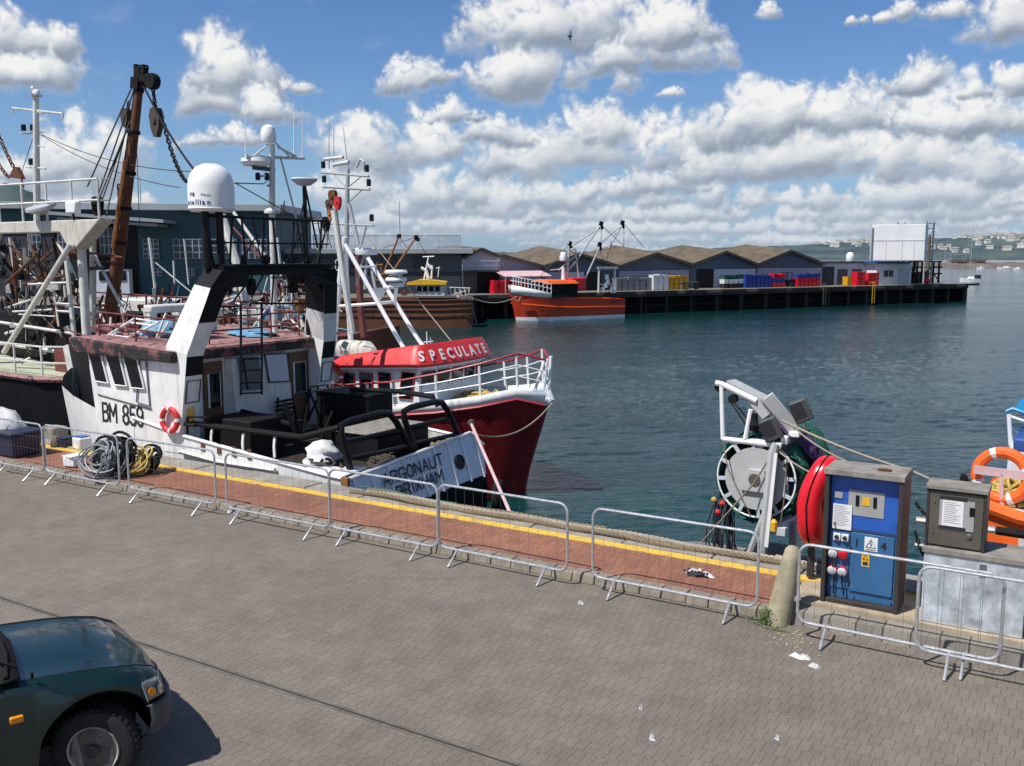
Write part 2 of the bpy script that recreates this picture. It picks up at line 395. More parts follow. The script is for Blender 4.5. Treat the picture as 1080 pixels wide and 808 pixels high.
        if bevel:
            md=o.modifiers.new('b','BEVEL'); md.width=bevel; md.segments=segs; md.limit_method='ANGLE'; md.angle_limit=R(40); md.harden_normals=False
        if label: o['label']=label
        return o
def one(name,mb,mat,label,cat,group=None,kind=None,**kw):
    o=mb.build(name,mat,None,**kw); return tag(o,label,cat,group,kind)
def struct(name,mb,mat,parent=None,**kw):
    o=mb.build(name,mat,parent,smooth=False,**kw)
    if parent is None: o['kind']='structure'
    return o
def sag(a,b,drop,n=10):
    a,b=V(a),V(b); return [a.lerp(b,i/n)-V((0,0,drop*4*(i/n)*(1-i/n))) for i in range(n+1)]
def text(name,s,size,origin,xdir,ydir,mat,parent,frame=QF,ext=.003,space=1.,wide=1.,bold=0,align='LEFT'):
    cu=bpy.data.curves.new(name,'FONT'); cu.body=s; cu.size=size; cu.extrude=ext; cu.space_character=space; cu.offset=bold; cu.align_x=align; cu.resolution_u=3
    o=bpy.data.objects.new('tmp',cu); link(o); bpy.context.view_layer.update()
    me=bpy.data.meshes.new_from_object(o.evaluated_get(bpy.context.evaluated_depsgraph_get()))
    bpy.data.objects.remove(o); bpy.data.curves.remove(cu)
    x=V(xdir).normalized(); y=V(ydir).normalized(); z=x.cross(y).normalized(); o0=V(origin)
    mb=MB(frame); mb.v=[o0+x*v.co.x*wide+y*v.co.y+z*v.co.z for v in me.vertices]; mb.f=[tuple(p.vertices) for p in me.polygons]
    bpy.data.meshes.remove(me)
    return mb.build(name,mat,parent,smooth=False)
def copy_tree(o,parent=None):
    c=o.copy(); C.objects.link(c)
    if parent is not None: c.parent=parent
    for ch in [x for x in list(bpy.data.objects) if x.parent==o]: copy_tree(ch,c)
    return c
def dup(root,s,t,z=0,rz=0,frame=QF,label=None):
    c=copy_tree(root); M=frame@Matrix.Translation(V((s,t,z))); c.location=M.to_translation(); c.rotation_euler=(0,0,M.to_euler().z+rz)
    if label: c['label']=label
    return c
def hull_rows(st,fr,c):
    """rows along the hull at height fractions fr of each station (s, half beam top, half beam waterline, z top, z bottom)"""
    return [[(s,c+(side)*(hw+(ht-hw)*f**1.3),zb+(zt-zb)*f) for f in fr] for (s,ht,hw,zt,zb) in st for side in (1,)]
def hull(mb,st,c,f0=0,f1=1,k=5,transom=True):
    fr=[f0+(f1-f0)*i/k for i in range(k+1)]
    rows=[]
    for (s,ht,hw,zt,zb,*rk) in st:
        r=rk[0] if rk else 0
        left=[(s-r*(1-f),c-(hw+(ht-hw)*f**1.3),zb+(zt-zb)*f) for f in reversed(fr)]
        right=[(s-r*(1-f),c+(hw+(ht-hw)*f**1.3),zb+(zt-zb)*f) for f in fr]
        rows.append(left+right)
    mb.loft(rows,cap0=transom,cap1=transom); return mb

BLOCK={'A':[[(0,0),(.5,1),(1,0)],[(.2,.36),(.8,.36)]],'R':[[(0,0),(0,1),(.75,1),(1,.85),(1,.65),(.75,.5),(0,.5)],[(.5,.5),(1,0)]],'G':[[(1,.82),(.75,1),(.25,1),(0,.8),(0,.2),(.25,0),(.75,0),(1,.2),(1,.45),(.6,.45)]],
'O':[[(.3,0),(0,.25),(0,.75),(.3,1),(.7,1),(1,.75),(1,.25),(.7,0),(.3,0)]],'N':[[(0,0),(0,1),(1,0),(1,1)]],'U':[[(0,1),(0,.22),(.25,0),(.75,0),(1,.22),(1,1)]],'T':[[(0,1),(1,1)],[(.5,1),(.5,0)]],
'B':[[(0,0),(0,1),(.7,1),(.95,.87),(.95,.66),(.7,.53),(0,.53)],[(.7,.53),(1,.4),(1,.15),(.72,0),(0,0)]],'I':[[(.5,0),(.5,1)]],'X':[[(0,0),(1,1)],[(0,1),(1,0)]],'H':[[(0,0),(0,1)],[(1,0),(1,1)],[(0,.5),(1,.5)]],
'M':[[(0,0),(0,1),(.5,.35),(1,1),(1,0)]],'8':[[(.3,.52),(.05,.68),(.05,.86),(.3,1),(.7,1),(.95,.86),(.95,.68),(.7,.52),(.3,.52),(0,.36),(0,.14),(.3,0),(.7,0),(1,.14),(1,.36),(.7,.52)]],
'5':[[(.95,1),(.1,1),(.05,.55),(.65,.6),(1,.42),(1,.16),(.7,0),(.25,0),(0,.14)]],'9':[[(.05,.12),(.3,0),(.7,0),(1,.25),(1,.78),(.7,1),(.3,1),(0,.84),(0,.62),(.3,.45),(.7,.45),(1,.6)]]}
def painted(name,s_,o,xd,yd,h,th,mat,parent,length,frame=QF,lw=None):
    """signwriter's block letters: one stroke-built mesh per word"""
    o=V(o); x=V(xd).normalized(); y=V(yd).normalized(); n=x.cross(y).normalized(); wid={'I':.25,'M':1.15,' ':.55}
    tot=sum(wid.get(c,.9) for c in s_)+.32*(len(s_)-1); u=length/tot; cx=0; m=MB(frame)
    for c in s_:
        w_=wid.get(c,.9)*u
        for pl in BLOCK.get(c,[]):
            P=[o+x*(cx+(p[0]*w_ if c!='I' else w_*.5))+y*p[1]*h for p in pl]
            for k,(a,b) in enumerate(zip(P[:-1],P[1:])):
                d=(b-a).normalized(); sx_=d.cross(n).normalized()*th*.5; a2=a-d*th*.35; b2=b+d*th*.35; e=n*(.002+.0004*k); m.hexa([a2-sx_,a2+sx_,b2+sx_,b2-sx_]+[q+e for q in (a2-sx_,a2+sx_,b2+sx_,b2-sx_)])
        cx+=w_+.32*u
    return m.build(name,mat,parent,smooth=False)
# ---- cloud field, worked out as arrays (bearing x height above the horizon)
import numpy as np
_rs=np.random.RandomState(5); _perm=_rs.permutation(256); _perm=np.concatenate([_perm,_perm]); _ga=_rs.rand(256)*2*np.pi; _gx=np.cos(_ga); _gy=np.sin(_ga)
def perlin(x,y):
    xi=np.floor(x).astype(int); yi=np.floor(y).astype(int); xf=x-xi; yf=y-yi; xi&=255; yi&=255
    u=xf*xf*xf*(xf*(xf*6-15)+10); v=yf*yf*yf*(yf*(yf*6-15)+10)
    def g(ix,iy,fx,fy):
        h=_perm[_perm[ix&255]+(iy&255)]; return _gx[h]*fx+_gy[h]*fy
    a=g(xi,yi,xf,yf); b=g(xi+1,yi,xf-1,yf); c=g(xi,yi+1,xf,yf-1); d=g(xi+1,yi+1,xf-1,yf-1)
    return (a+u*(b-a))*(1-v)+(c+u*(d-c))*v
def fbm(x,y,o=6,g=.5,ridge=False):
    s=0;a=1;t=0
    for i in range(o):
        n=perlin(x*2**i+17.3*i,y*2**i+9.1*i); s=s+a*((1-2.2*np.abs(n)) if ridge else n*1.5); t+=a; a*=g
    return s/t
def blur(a,r):
    r=max(1,int(r))
    for ax in (0,1):
        for _ in range(2):
            p=np.pad(a,[(r+1,r) if k==ax else (0,0) for k in (0,1)],mode='edge'); c=np.cumsum(p,axis=ax)
            a=(np.take(c,range(2*r+1,c.shape[ax]),axis=ax)-np.take(c,range(0,c.shape[ax]-2*r-1),axis=ax))/(2*r+1)
    return a
def sstep(a,b,x): t=np.clip((x-a)/(b-a),0,1); return t*t*(3-2*t)
def cloud_layers(X0,X1,Y0,Y1,W,masses,seed=1,rows=True,soft=1.):
    """paint cumulus from the horizon forward; each mass is (bearing, base height, half width, height). Returns light L and cover a"""
    H=int((Y1-Y0)/(X1-X0)*W); ppu=W/(X1-X0); rs=np.random.RandomState(seed)
    xs=np.linspace(X0,X1,W); ys=np.linspace(Y0,Y1,H); GX,GY=np.meshgrid(xs,ys)
    n1=fbm(GX*16,GY*16,5,.55); n2=fbm(GX*16+31,GY*16+7,5,.55); n3=fbm(GX*70,GY*70,5,.62); n4=fbm(GX*16+3,GY*22+70,5,.6)
    m1=fbm(GX*60+5,GY*60+2,4,.5); m2=fbm(GX*60+50,GY*60+21,4,.5)
    Lf=np.zeros_like(GX)+.6; Af=np.zeros_like(GX)
    jobs=[]
    if rows:
        for y,hh,n in ((.001,.007,36),(.006,.009,30),(.013,.012,22),(.024,.016,16),(.038,.022,11)):
            for k in range(int(n*(X1-X0)/1.1)):
                jobs.append((rs.uniform(X0,X1),y+rs.uniform(-.5,.5)*hh,hh*rs.uniform(1.2,6.),hh*rs.uniform(.5,1.3),.8))
    jobs+= [(*m,1.) if len(m)==4 else m for m in masses]
    for (cx,by,hw,hh,dens) in jobs:
        hw*=1.05; hh*=1.16
        # puffs: big ones build the body, smaller ones sit on its upper outline
        pf=[]; nb=max(5,int(7*hw/hh))
        for k in range(nb):
            u=rs.uniform(-1,1); dome=(1-abs(u)**2.2)**.6; r=hh*rs.uniform(.26,.56)*(.5+.5*dome)
            pf.append((cx+u*(hw-r*.6),by+r*.75+rs.uniform(0,1)*max(0,hh*dome*rs.uniform(.75,1)-1.8*r),r,rs.uniform(.7,1)))
        for (px,py,r,_) in list(pf):
            for k in range(5):
                a=rs.uniform(-.3,np.pi+.3); q=r*rs.uniform(.3,.7); pf.append((px+np.cos(a)*r*.85,py+np.sin(a)*r*.85,q,rs.uniform(.55,1)))
        for (px,py,r,_) in list(pf[nb:]):
            for k in range(2):
                a=rs.uniform(-.3,np.pi+.3); q=r*rs.uniform(.3,.55); pf.append((px+np.cos(a)*r*.9,py+np.sin(a)*r*.9,q,rs.uniform(.5,.9)))
        mx=hw+hh*.6; x0=max(0,int((cx-mx-X0)*ppu)); x1=min(W,int((cx+mx-X0)*ppu)); y0=max(0,int((by-hh*.4-Y0)*ppu)); y1=min(H,int((by+hh*1.6-Y0)*ppu))
        if x1-x0<3 or y1-y0<3: continue
        sl_=(slice(y0,y1),slice(x0,x1)); w1=hh*.40; w2=hh*.10
        PX=GX[sl_]+n1[sl_]*w1+m1[sl_]*w2; PY=GY[sl_]+n2[sl_]*w1+m2[sl_]*w2
        z=np.full(PX.shape,-1e-3); soft_=np.full(PX.shape,-1.)
        for (px,py,r,tz) in pf:
            a0=max(0,int((px-r*2.2-X0)*ppu)-x0); a1=int((px+r*2.2-X0)*ppu)-x0+1; b0=max(0,int((py-r*2.2-Y0)*ppu)-y0); b1=int((py+r*2.2-Y0)*ppu)-y0+1
            if a1<=a0 or b1<=b0: continue
            q=(slice(b0,b1),slice(a0,a1)); d2=((PX[q]-px)**2+(PY[q]-py)**2)/(r*r)
            if d2.size==0: continue
            z[q]=np.maximum(z[q],np.where(d2<1,(np.sqrt(np.clip(1-d2,0,1))*r+tz*hh*.25),-1e-3)); soft_[q]=np.maximum(soft_[q],(1-np.sqrt(d2))*(r/hh)**.5)
        body=np.clip(z,0,None)/hh; zb=blur(body,max(1,hh*ppu*.030)); zc=blur(body,max(1,hh*ppu*.15))
        gy,gx=np.gradient(zb); gy*=hh*ppu; gx*=hh*ppu; gy2,gx2=np.gradient(zc); gy2*=hh*ppu; gx2*=hh*ppu
        fine=n3[sl_]
        lam=(.45*gx-.75*gy+.62)/np.sqrt(1+gx*gx*.5+gy*gy*.5); lam2=(.45*gx2-.85*gy2+.62)/np.sqrt(1+gx2**2+gy2**2)
        t=np.clip((GY[sl_]-by+n4[sl_]*hh*.22)/hh,0,1.2)
        L=.12+.17*np.clip(lam,0,1.2)+.36*np.clip(lam2,0,1.2)+.52*sstep(-.05,.85,t)+.05*fine+.26*n4[sl_]
        base=sstep(-.10,.14,(GY[sl_]-by+n1[sl_]*hh*.3)/hh)
        al=sstep(-.14,.46*soft,soft_+fine*.30+.12*n4[sl_])*base*dens
        thin=sstep(.35,.0,soft_); L=L*(1-.3*thin)+.8*.3*thin
        Lf[sl_]=Lf[sl_]*(1-al)+L*al; Af[sl_]=Af[sl_]+(1-Af[sl_])*al
    wis=sstep(.22,.75,fbm(GX*9+4,GY*22+5,6,.6)+.12)*.16*sstep(.02,.08,GY)
    Lf=np.where(Af>1e-4,Lf,.72); Af2=Af+(1-Af)*wis*(1-Af)
    return Lf,Af2,GX,GY
# cumulus masses: x, base y, half width, height as they stand on the photograph's sky
CL=[(150,250,150,18),(40,246,80,22),(560,250,150,18),(420,246,90,22),(800,250,160,18),(1010,246,120,22),(640,238,90,22),(920,236,110,24),(1060,232,70,24),(730,236,70,18),(480,232,70,24),
(25,228,62,34),(118,232,50,28),(60,212,72,46),(100,208,36,84),(18,196,34,30),(240,238,50,16),
(410,226,72,50),(500,224,64,36),(585,228,70,34),(395,192,46,58),(450,176,40,46),(655,214,46,26),(560,196,70,56),(620,184,56,62),(660,160,36,50),(520,160,40,36),(480,132,26,22),
(760,224,90,32),(860,226,100,30),(980,224,110,36),(700,206,50,26),(730,184,54,60),(800,196,84,58),(880,190,80,66),(980,196,96,62),(1060,200,60,54),(790,158,50,58),(860,148,60,62),(930,146,60,66),(1000,156,66,60),(1062,150,50,64),(965,100,34,34),(1060,104,40,30),
(238,126,48,48),(258,104,44,66),(244,160,54,24),(290,132,40,34),(316,98,20,20),
(432,102,30,34),(38,98,54,50),(36,64,52,44),(14,92,34,30),
(515,104,72,54),(590,104,80,62),(700,80,78,52),(545,62,84,66),(640,52,90,66),(712,52,52,44),(707,103,13,11),
(925,26,34,12),(980,22,46,22),(1066,50,36,62),(812,20,10,16)]
# ================================================================ camera, light, sky
cam=bpy.data.cameras.new('camera'); co=bpy.data.objects.new('camera',cam); link(co)
co.location=(0,0,EYE); co.rotation_euler=(R(90)-PIT,0,0); cam.sensor_width=36; cam.lens=F/1080*36; cam.clip_end=12000; cam.clip_start=.05
sc.camera=co
tv=U*.42+N*.91; tv.normalize(); EL=R(58)
travel=V((tv.x*math.cos(EL),tv.y*math.cos(EL),-math.sin(EL)))
sl=bpy.data.lights.new('sun','SUN'); sl.energy=5.6; sl.angle=R(.5); sl.color=(1,.955,.89); so=bpy.data.objects.new('sun',sl); link(so)
so.rotation_euler=travel.to_track_quat('-Z','Y').to_euler(); so.location=(-20,-20,60)
sc.view_settings.view_transform='Standard'; sc.view_settings.look='None'; sc.view_settings.exposure=0; sc.view_settings.gamma=1
w=bpy.data.worlds.new('World'); sc.world=w; w.use_nodes=True; nt=w.node_tree; nt.nodes.clear()
out=nt.nodes.new('ShaderNodeOutputWorld'); bg=nt.nodes.new('ShaderNodeBackground'); lk(nt,bg.outputs[0],out.inputs[0]); bg.inputs[1].default_value=.09
sky=nt.nodes.new('ShaderNodeTexSky'); sky.sky_type='NISHITA'; sky.sun_disc=False; sky.sun_elevation=EL; sky.sun_rotation=math.atan2(-travel.x,-travel.y)
sky.altitude=0; sky.air_density=1.0; sky.dust_density=.4; sky.ozone_density=2.2
def dirc(px,py):
    d=ray(px,py).normalized(); return (math.atan2(d.x,d.y),math.asin(d.z))
CLOUDMASS=[]
for (x,y,rx,h_) in CL:
    a_,e_=dirc(x,y); a1_,_=dirc(x+rx,y); _,e1_=dirc(x,y-h_); CLOUDMASS.append((a_,e_,abs(a1_-a_),abs(e1_-e_)))
def field(name,X0,X1,Y0,Y1,W_,ms,seed):
    L_,A_,_,_=cloud_layers(X0,X1,Y0,Y1,W_,ms,seed); H_=L_.shape[0]
    im=bpy.data.images.new(name,W_,H_,float_buffer=True,alpha=False); im.colorspace_settings.name='Non-Color'
    px=np.ones((H_,W_,4),np.float32); px[...,0]=L_; px[...,1]=A_; px[...,2]=0; im.pixels.foreach_set(px.ravel()); im.update(); return im
front=field('cloud_field_ahead',-.56,.56,-.01,.31,1700,CLOUDMASS,1)
rs_=np.random.RandomState(9); ms=[(rs_.uniform(-3.14,3.14),rs_.uniform(.08,.35)**1.0,rs_.uniform(.06,.2),rs_.uniform(.04,.1)) for k in range(60)]
ms+= [(rs_.uniform(-3.14,3.14),rs_.uniform(.35,.95),rs_.uniform(.12,.3),rs_.uniform(.08,.16)) for k in range(9)]
ms.sort(key=lambda q_:q_[1])
around=field('cloud_field_around',-3.1416,3.1416,-.01,1.2,1500,ms,4)
tc=nt.nodes.new('ShaderNodeTexCoord'); s3=nt.nodes.new('ShaderNodeSeparateXYZ'); lk(nt,tc.outputs['Generated'],s3.inputs[0])
az=mth(nt,'ARCTAN2',s3.outputs[0],s3.outputs[1]); el=mth(nt,'ARCSINE',s3.outputs[2])
def mrange(v,a,b,c=0,d=1,smooth=True):
    m=nt.nodes.new('ShaderNodeMapRange'); m.interpolation_type='SMOOTHSTEP' if smooth else 'LINEAR'; lk(nt,v,m.inputs[0])
    for i,x in enumerate((a,b,c,d)): m.inputs[i+1].default_value=x
    return m.outputs[0]
def tex(im,X0,X1,Y0,Y1):
    u=mrange(az,X0,X1,0,1,False); v=mrange(el,Y0,Y1,0,1,False); c=nt.nodes.new('ShaderNodeCombineXYZ'); lk(nt,u,c.inputs[0]); lk(nt,v,c.inputs[1])
    t=nt.nodes.new('ShaderNodeTexImage'); t.image=im; t.extension='EXTEND'; t.interpolation='Cubic'; lk(nt,c.outputs[0],t.inputs[0])
    sp=nt.nodes.new('ShaderNodeSeparateXYZ'); lk(nt,t.outputs[0],sp.inputs[0]); return sp.outputs[0],sp.outputs[1]
L1,A1=tex(front,-.56,.56,-.01,.31); L2,A2=tex(around,-3.1416,3.1416,-.01,1.2)
outside=mth(nt,'MAXIMUM',mrange(mth(nt,'ABSOLUTE',az),.53,.555),mrange(el,.285,.305))
def fmix(f,a,b):
    m=nt.nodes.new('ShaderNodeMix'); m.data_type='FLOAT'; lk(nt,f,m.inputs[0]); lk(nt,a,m.inputs[2]); lk(nt,b,m.inputs[3]); return m.outputs[0]
L=fmix(outside,L1,L2); alpha=fmix(outside,A1,A2)
ccol=ramp(nt,mth(nt,'MULTIPLY',L,.8),[(.20,(3.1,3.7,4.6)),(.40,(4.6,5.2,6.1)),(.60,(7.2,7.6,8.1)),(.84,(9.9,9.9,9.8))])
ccol=mixc(nt,mrange(el,.13,.0,0,.6),ccol,(5.2,6.1,7.3))
skc=mixc(nt,1.,sky.outputs[0],(.66,.90,1.22),'MULTIPLY')
skc=mixc(nt,mrange(el,.26,.0,0,.45),skc,(3.2,4.9,7.2))
fin=mixc(nt,alpha,skc,ccol); lk(nt,fin,bg.inputs[0])
# ================================================================ quay
KT=11.22  # kerb line
struct('road',MB().face([(-140,-60,0),(90,-60,0),(90,KT,0),(-140,KT,0)]),'road_pavers')
m=MB()
m.prism([(-140,KT,0),(-140,KT+.03,.12),(-140,12.36,.13),(-140,12.36,-.3),(-140,KT,-.3)],(136.9,0,0))
struct('brick_walkway',m,'red_bricks')
m=MB(); s=-60
while s<-3.25:
    L_=random.choice((.3,.32,.34,.3)); z=.125+random.uniform(-.006,.006); o=random.uniform(-.01,.01)
    m.prism([(s,KT-.16+o,0),(s,KT-.13+o,z-.012),(s,KT-.10+o,z+.006),(s,KT+.05,z+.006),(s,KT+.05,0)],(L_-.012,0,0)); s+=L_
one('kerb',m,'stone_kerb','grey stone kerb','kerb',kind='structure',smooth=False,bevel=.012)
struct('yellow_edge_line',MB().box((-140,12.364,0),(60,12.56,.14)),'yellow_line')
m=MB(); s=-140
while s<60:
    L_=random.uniform(1.1,1.9); z=.165+random.uniform(-.012,.012)
    m.box((s,12.563,-.4),(s+L_-.015,13.06+random.uniform(-.02,.02),z)); s+=L_
struct('quay_edge',m,'concrete',bevel=.02)
struct('quay_wall',MB().box((-140,12.3,-6),(90,13.0,.1)),'concrete_dark')
# paved plinth the cabinets stand on
m=MB(); m.prism([(-2.95,KT-.12,0),(-2.95,KT-.09,.16),(-2.95,12.3,.165),(-2.95,12.3,0)],(62,0,0))
struct('cabinet_plinth',m,'kerb_blocks')
m=MB(); m.box((-2.8,11.38,.1),(.9,12.2,.205)); m.prism([(-2.8,11.38,.165),(-2.8,12.2,.165),(-3.0,12.2,.133),(-3.0,11.9,.133)],(0,0,.04)); struct('concrete_base',m,'concrete_tan',bevel=.01)
# drain channel across the road
m=MB(); s=-40
while s<20:
    m.box((s,6.565,-.01),(s+.495,6.60,.004)); m.box((s,6.628,-.01),(s+.495,6.663,.004)); s+=.5
struct('drain_channel',m,'drain_stone')
struct('drain_slot',MB().box((-40,6.602,-.02),(20,6.626,.003)),'pile')
# water, to the horizon
def wave(x,y):
    ca,sa=math.cos(R(14)),math.sin(R(14)); u=x*ca+y*sa; v=-x*sa+y*ca
    g=.65+.55*perlin(x*.03+3,y*.08)+.35*perlin(x*.11,y*.25+9)
    a=1-2*np.abs(perlin(u*.38,v*.85)); b=1-2*np.abs(perlin(u*.9+7,v*1.9+3)); c=perlin(u*.13+5,v*.30)
    d=perlin(x*2.1+y*.5,y*3.9-x*.4)
    e=perlin(x*.75+11,y*2.3+x*.2); return (.062*a+.040*b+.016*d+.035*e)*g+.05*c
r_=[12.]; 
while r_[-1]<620: r_.append(r_[-1]+max(.035,r_[-1]**2/9000))
r_=np.array(r_); th=np.linspace(-.72,.66,1150); RR,TH=np.meshgrid(r_,th,indexing='ij'); WX=RR*np.sin(TH); WY=RR*np.cos(TH); 
fade=1-np.clip((RR-420)/200,0,1); WZ=WATER+wave(WX,WY)*fade
keep_t=(WX*N.x+WY*N.y)>12.6
nr_,nc_=RR.shape; idx=np.arange(nr_*nc_).reshape(nr_,nc_)
quads=np.stack([idx[:-1,:-1],idx[1:,:-1],idx[1:,1:],idx[:-1,1:]],-1).reshape(-1,4); ok=keep_t.ravel()[quads].all(1); quads=quads[ok]
me=bpy.data.meshes.new('water'); used=np.unique(quads); remap=-np.ones(nr_*nc_,int); remap[used]=np.arange(len(used)); quads=remap[quads]
vco=np.stack([WX,WY,WZ],-1).reshape(-1,3)[used].astype(np.float32)
# the open sea beyond and beside the worked patch: a flat sheet a hand below it
flat=np.array([(-5000,-300,WATER-.16),(5000,-300,WATER-.16),(5000,11000,WATER-.16),(-5000,11000,WATER-.16)],np.float32)
nv=len(vco); vco=np.vstack([vco,flat]); me.vertices.add(len(vco)); me.vertices.foreach_set('co',vco.ravel())
fl=np.concatenate([quads.ravel(),[nv,nv+1,nv+2,nv+3]]).astype(np.int32); nf=len(quads)+1
me.loops.add(len(fl)); me.loops.foreach_set('vertex_index',fl); me.polygons.add(nf); me.polygons.foreach_set('loop_start',np.arange(0,4*nf,4,dtype=np.int32)); me.polygons.foreach_set('loop_total',np.full(nf,4,np.int32))
me.update(calc_edges=True); me.validate(); me.polygons.foreach_set('use_smooth',[True]*len(me.polygons)); me.materials.append(MATS['water'])
o=link(bpy.data.objects.new('water',me)); o['kind']='structure'
# ---------------------------------------------------------------- barriers
def make_barrier(length,label,wires=.12,rail=0.0185):
    t=thing('crowd_barrier',label,'barrier',(0,0,0),group='crowd barriers along the kerb')
    h=.93; z0=.2; r=.13; m=MB()
    def arc(cx,cz,a0,a1): return [(cx+r*math.cos(a0+(a1-a0)*i/6),0,cz+r*math.sin(a0+(a1-a0)*i/6)) for i in range(7)]
    hp=math.pi/2
    pts=arc(r,z0+r,2*hp,3*hp)+arc(length-r,z0+r,3*hp,4*hp)+arc(length-r,z0+h-r,0,hp)+arc(r,z0+h-r,hp,2*hp)
    m.path(pts,rail,8,closed=True); m.build('frame','galv',t)
    m=MB(); n=int(length/wires)
    for i in range(1,n): m.path([(length*i/n,0,z0),(length*i/n,0,z0+h)],.0019,4)
    if wires<.16:
        for z in (.45,.72): m.path([(0,0,z0+h*z),(length,0,z0+h*z)],.0014,4)
    m.build('wire_infill','mesh_wire',t)
    for s in (.33,length-.33):
        m=MB(); m.path([(s,-.25,.012),(s,-.02,z0),(s,.02,z0),(s,.22,.14)],.0165,8); m.build('foot','galv',t)
    return t
def edge(x,y,z,t=10.87): return T(x,y,t).x
bars=[  # left and right screen ends read off at mid height, line of the kerb
 (-3,47,478,510,10.75,.1,'leftmost crowd barrier, thick bars, behind it a white sack and dark tub',0),
 (49,126,500,500,10.8,.13,'crowd barrier in front of the heap of cables and hoses',0),
 (136,226,510,510,10.78,.14,'crowd barrier beside the coiled yellow hose, below the painted BM 859',0),
 (239,347,520,530,10.76,.15,'crowd barrier with white litter by its left foot',0),
 (348,461,535,550,10.8,.13,'crowd barrier in front of the white transom lettered ARGONAUT',0),
 (463,599,550,575,10.87,.15,'crowd barrier in front of the red bow, whose left end touches its neighbour',0),
 (625,799,590,600,10.87,.15,'crowd barrier just left of the stone bollard',0),
 (842,1058,620,640,10.72,.19,'crowd barrier with thin wide-spaced wires in front of the blue cabinet',0)]
for i,(xl,xr,yl,yr,t_,wr,lab,_) in enumerate(bars):
    a=T(xl,yl,t_).x; b=T(xr,yr,t_).x
    o=make_barrier(b-a,lab,wr); M=QF@Matrix.Translation((a,t_,0)); o.location=M.to_translation(); o.rotation_euler.z+=random.uniform(-.012,.012)
a=T(968,640,10.62).x
o=make_barrier(2.2,'crowd barrier in front of the galvanised plinth at the right edge, overlapping its neighbour',.19); o.location=(QF@Matrix.Translation((a,10.6,0))).to_translation()
# ---------------------------------------------------------------- stone bollard and weed
b=GQ(824,660); m=MB()
prof=[(.155,0),(.148,.12),(.128,.5),(.105,.8),(.09,.93),(.055,.975),(.02,.985)]
ax=V((.13,.16,1))
m.lathe(prof,(b.x-.07,b.y+.06,-.02),ax,20)
one('stone_bollard',m,'bollard_stone','weathered leaning stone bollard with a pale patch of old paint','bollard')
t=thing('weed','green weed sprouting at the foot of the stone bollard','plant',(b.x-.18,b.y-.06,0))
m=MB(); m2=MB(); 
for i in range(420):
    a=random.uniform(0,6.28); rr=abs(random.gauss(0,.085)); h=random.uniform(0,1)*(.22-rr*.8)
    c=V((b.x-.17+rr*math.cos(a)*1.25,b.y-.05+rr*math.sin(a),max(.004,h)))
    d=V((random.uniform(-1,1),random.uniform(-1,1),random.uniform(-.2,1.2))).normalized(); l=random.uniform(.015,.038); sd=d.cross(V((0,0,1))).normalized()*l*.28
    (m if i%3 else m2).face([c,c+d*l*.5+sd,c+d*l,c+d*l*.5-sd])
for i in range(14):
    a=random.uniform(0,6.28); m2.path([(b.x-.17,b.y-.05,0),(b.x-.17+.1*math.cos(a),b.y-.05+.08*math.sin(a),random.uniform(.12,.2))],.002,4)
for i in range(120):
    c=V((b.x+.02+random.gauss(0,.09),b.y-.17+random.gauss(0,.02),.004)); d=V((random.uniform(-1,1),random.uniform(-1,1),.6)).normalized()*.02; sd=d.cross(V((0,0,1)))*.4
    m2.face([c,c+d*.5+sd,c+d,c+d*.5-sd])
m.build('leaves','leaf',t,smooth=False); m2.build('stems','leaf_light',t,smooth=False)
# ---------------------------------------------------------------- litter on the ground
def blob(c,rx,ry,h,n=17,jag=.5):
    m=MB(); c=V(c); ring=[c+V((rx*math.cos(2*math.pi*i/n)*random.uniform(1-jag,1+jag),ry*math.sin(2*math.pi*i/n)*random.uniform(1-jag,1+jag),.001)) for i in range(n)]
    mid=[c.lerp(p,random.uniform(.35,.75))+V((0,0,h*random.uniform(.2,1.8))) for p in ring]
    vs=ring+mid+[c+V((0,0,h*.8))]
    m.add(vs,[(i,(i+1)%n,n+(i+1)%n,n+i) for i in range(n)]+[(n+i,n+(i+1)%n,2*n) for i in range(n)]); return m
for (px,py,z,rx,ry,mat,lab) in [(845,694,0,.13,.07,'paper','crumpled white rag with a red mark on the pavers right of the bollard'),
    (860,704,0,.08,.04,'plastic_white','flattened pale scrap just below the white rag'),
    (244,541,0,.09,.05,'paper','white scrap of paper at the kerb by a barrier foot'),
    (688,780,0,.035,.03,'paper','lone white scrap on the pavers in the middle foreground'),
    (676,748,0,.025,.02,'paper','tiny white scrap above the lone scrap in the middle foreground'),
    (820,780,0,.03,.02,'paper','tiny white scrap in the foreground below the white rag'),
    (612,637,0,.05,.03,'paper','small pale scrap on the pavers under the sixth barrier'),
    ]:
    g=GQ(px,py,z); one('litter',blob(g,rx*.75,ry*.75,.03),'sack',lab,'litter',smooth=False)
g=GQ(738,607,.13); m=blob(g,.15,.05,.05,jag=.55); one('rag',m,'sack','black and white striped rag lying on the red bricks','rag',smooth=False)
for k in range(7): pass
m=MB()
for k in range(6): m.bar((g.x-.11+k*.042,g.y-.045,.16+.02),(g.x-.09+k*.045,g.y+.04,.185),.02,.012)
ob=m.build('black_stripes','ink',bpy.data.objects['rag'])
rr=random.Random(3); m=MB()
for k in range(170):
    if k<90: x_,y_=rr.gauss(842,16),rr.gauss(672,7)
    else: x_,y_=rr.uniform(560,1080),rr.uniform(625,800)
    g=GQ(x_,y_,0)
    if g.y>KT-.2: continue
    r_=rr.uniform(.006,.022 if k<90 else .011); n_=5; m.prism([(g.x+r_*math.cos(2*math.pi*i/n_)*rr.uniform(.5,1.2),g.y+r_*math.sin(2*math.pi*i/n_)*rr.uniform(.5,1.2),.001) for i in range(n_)],(0,0,rr.uniform(.003,.01)))
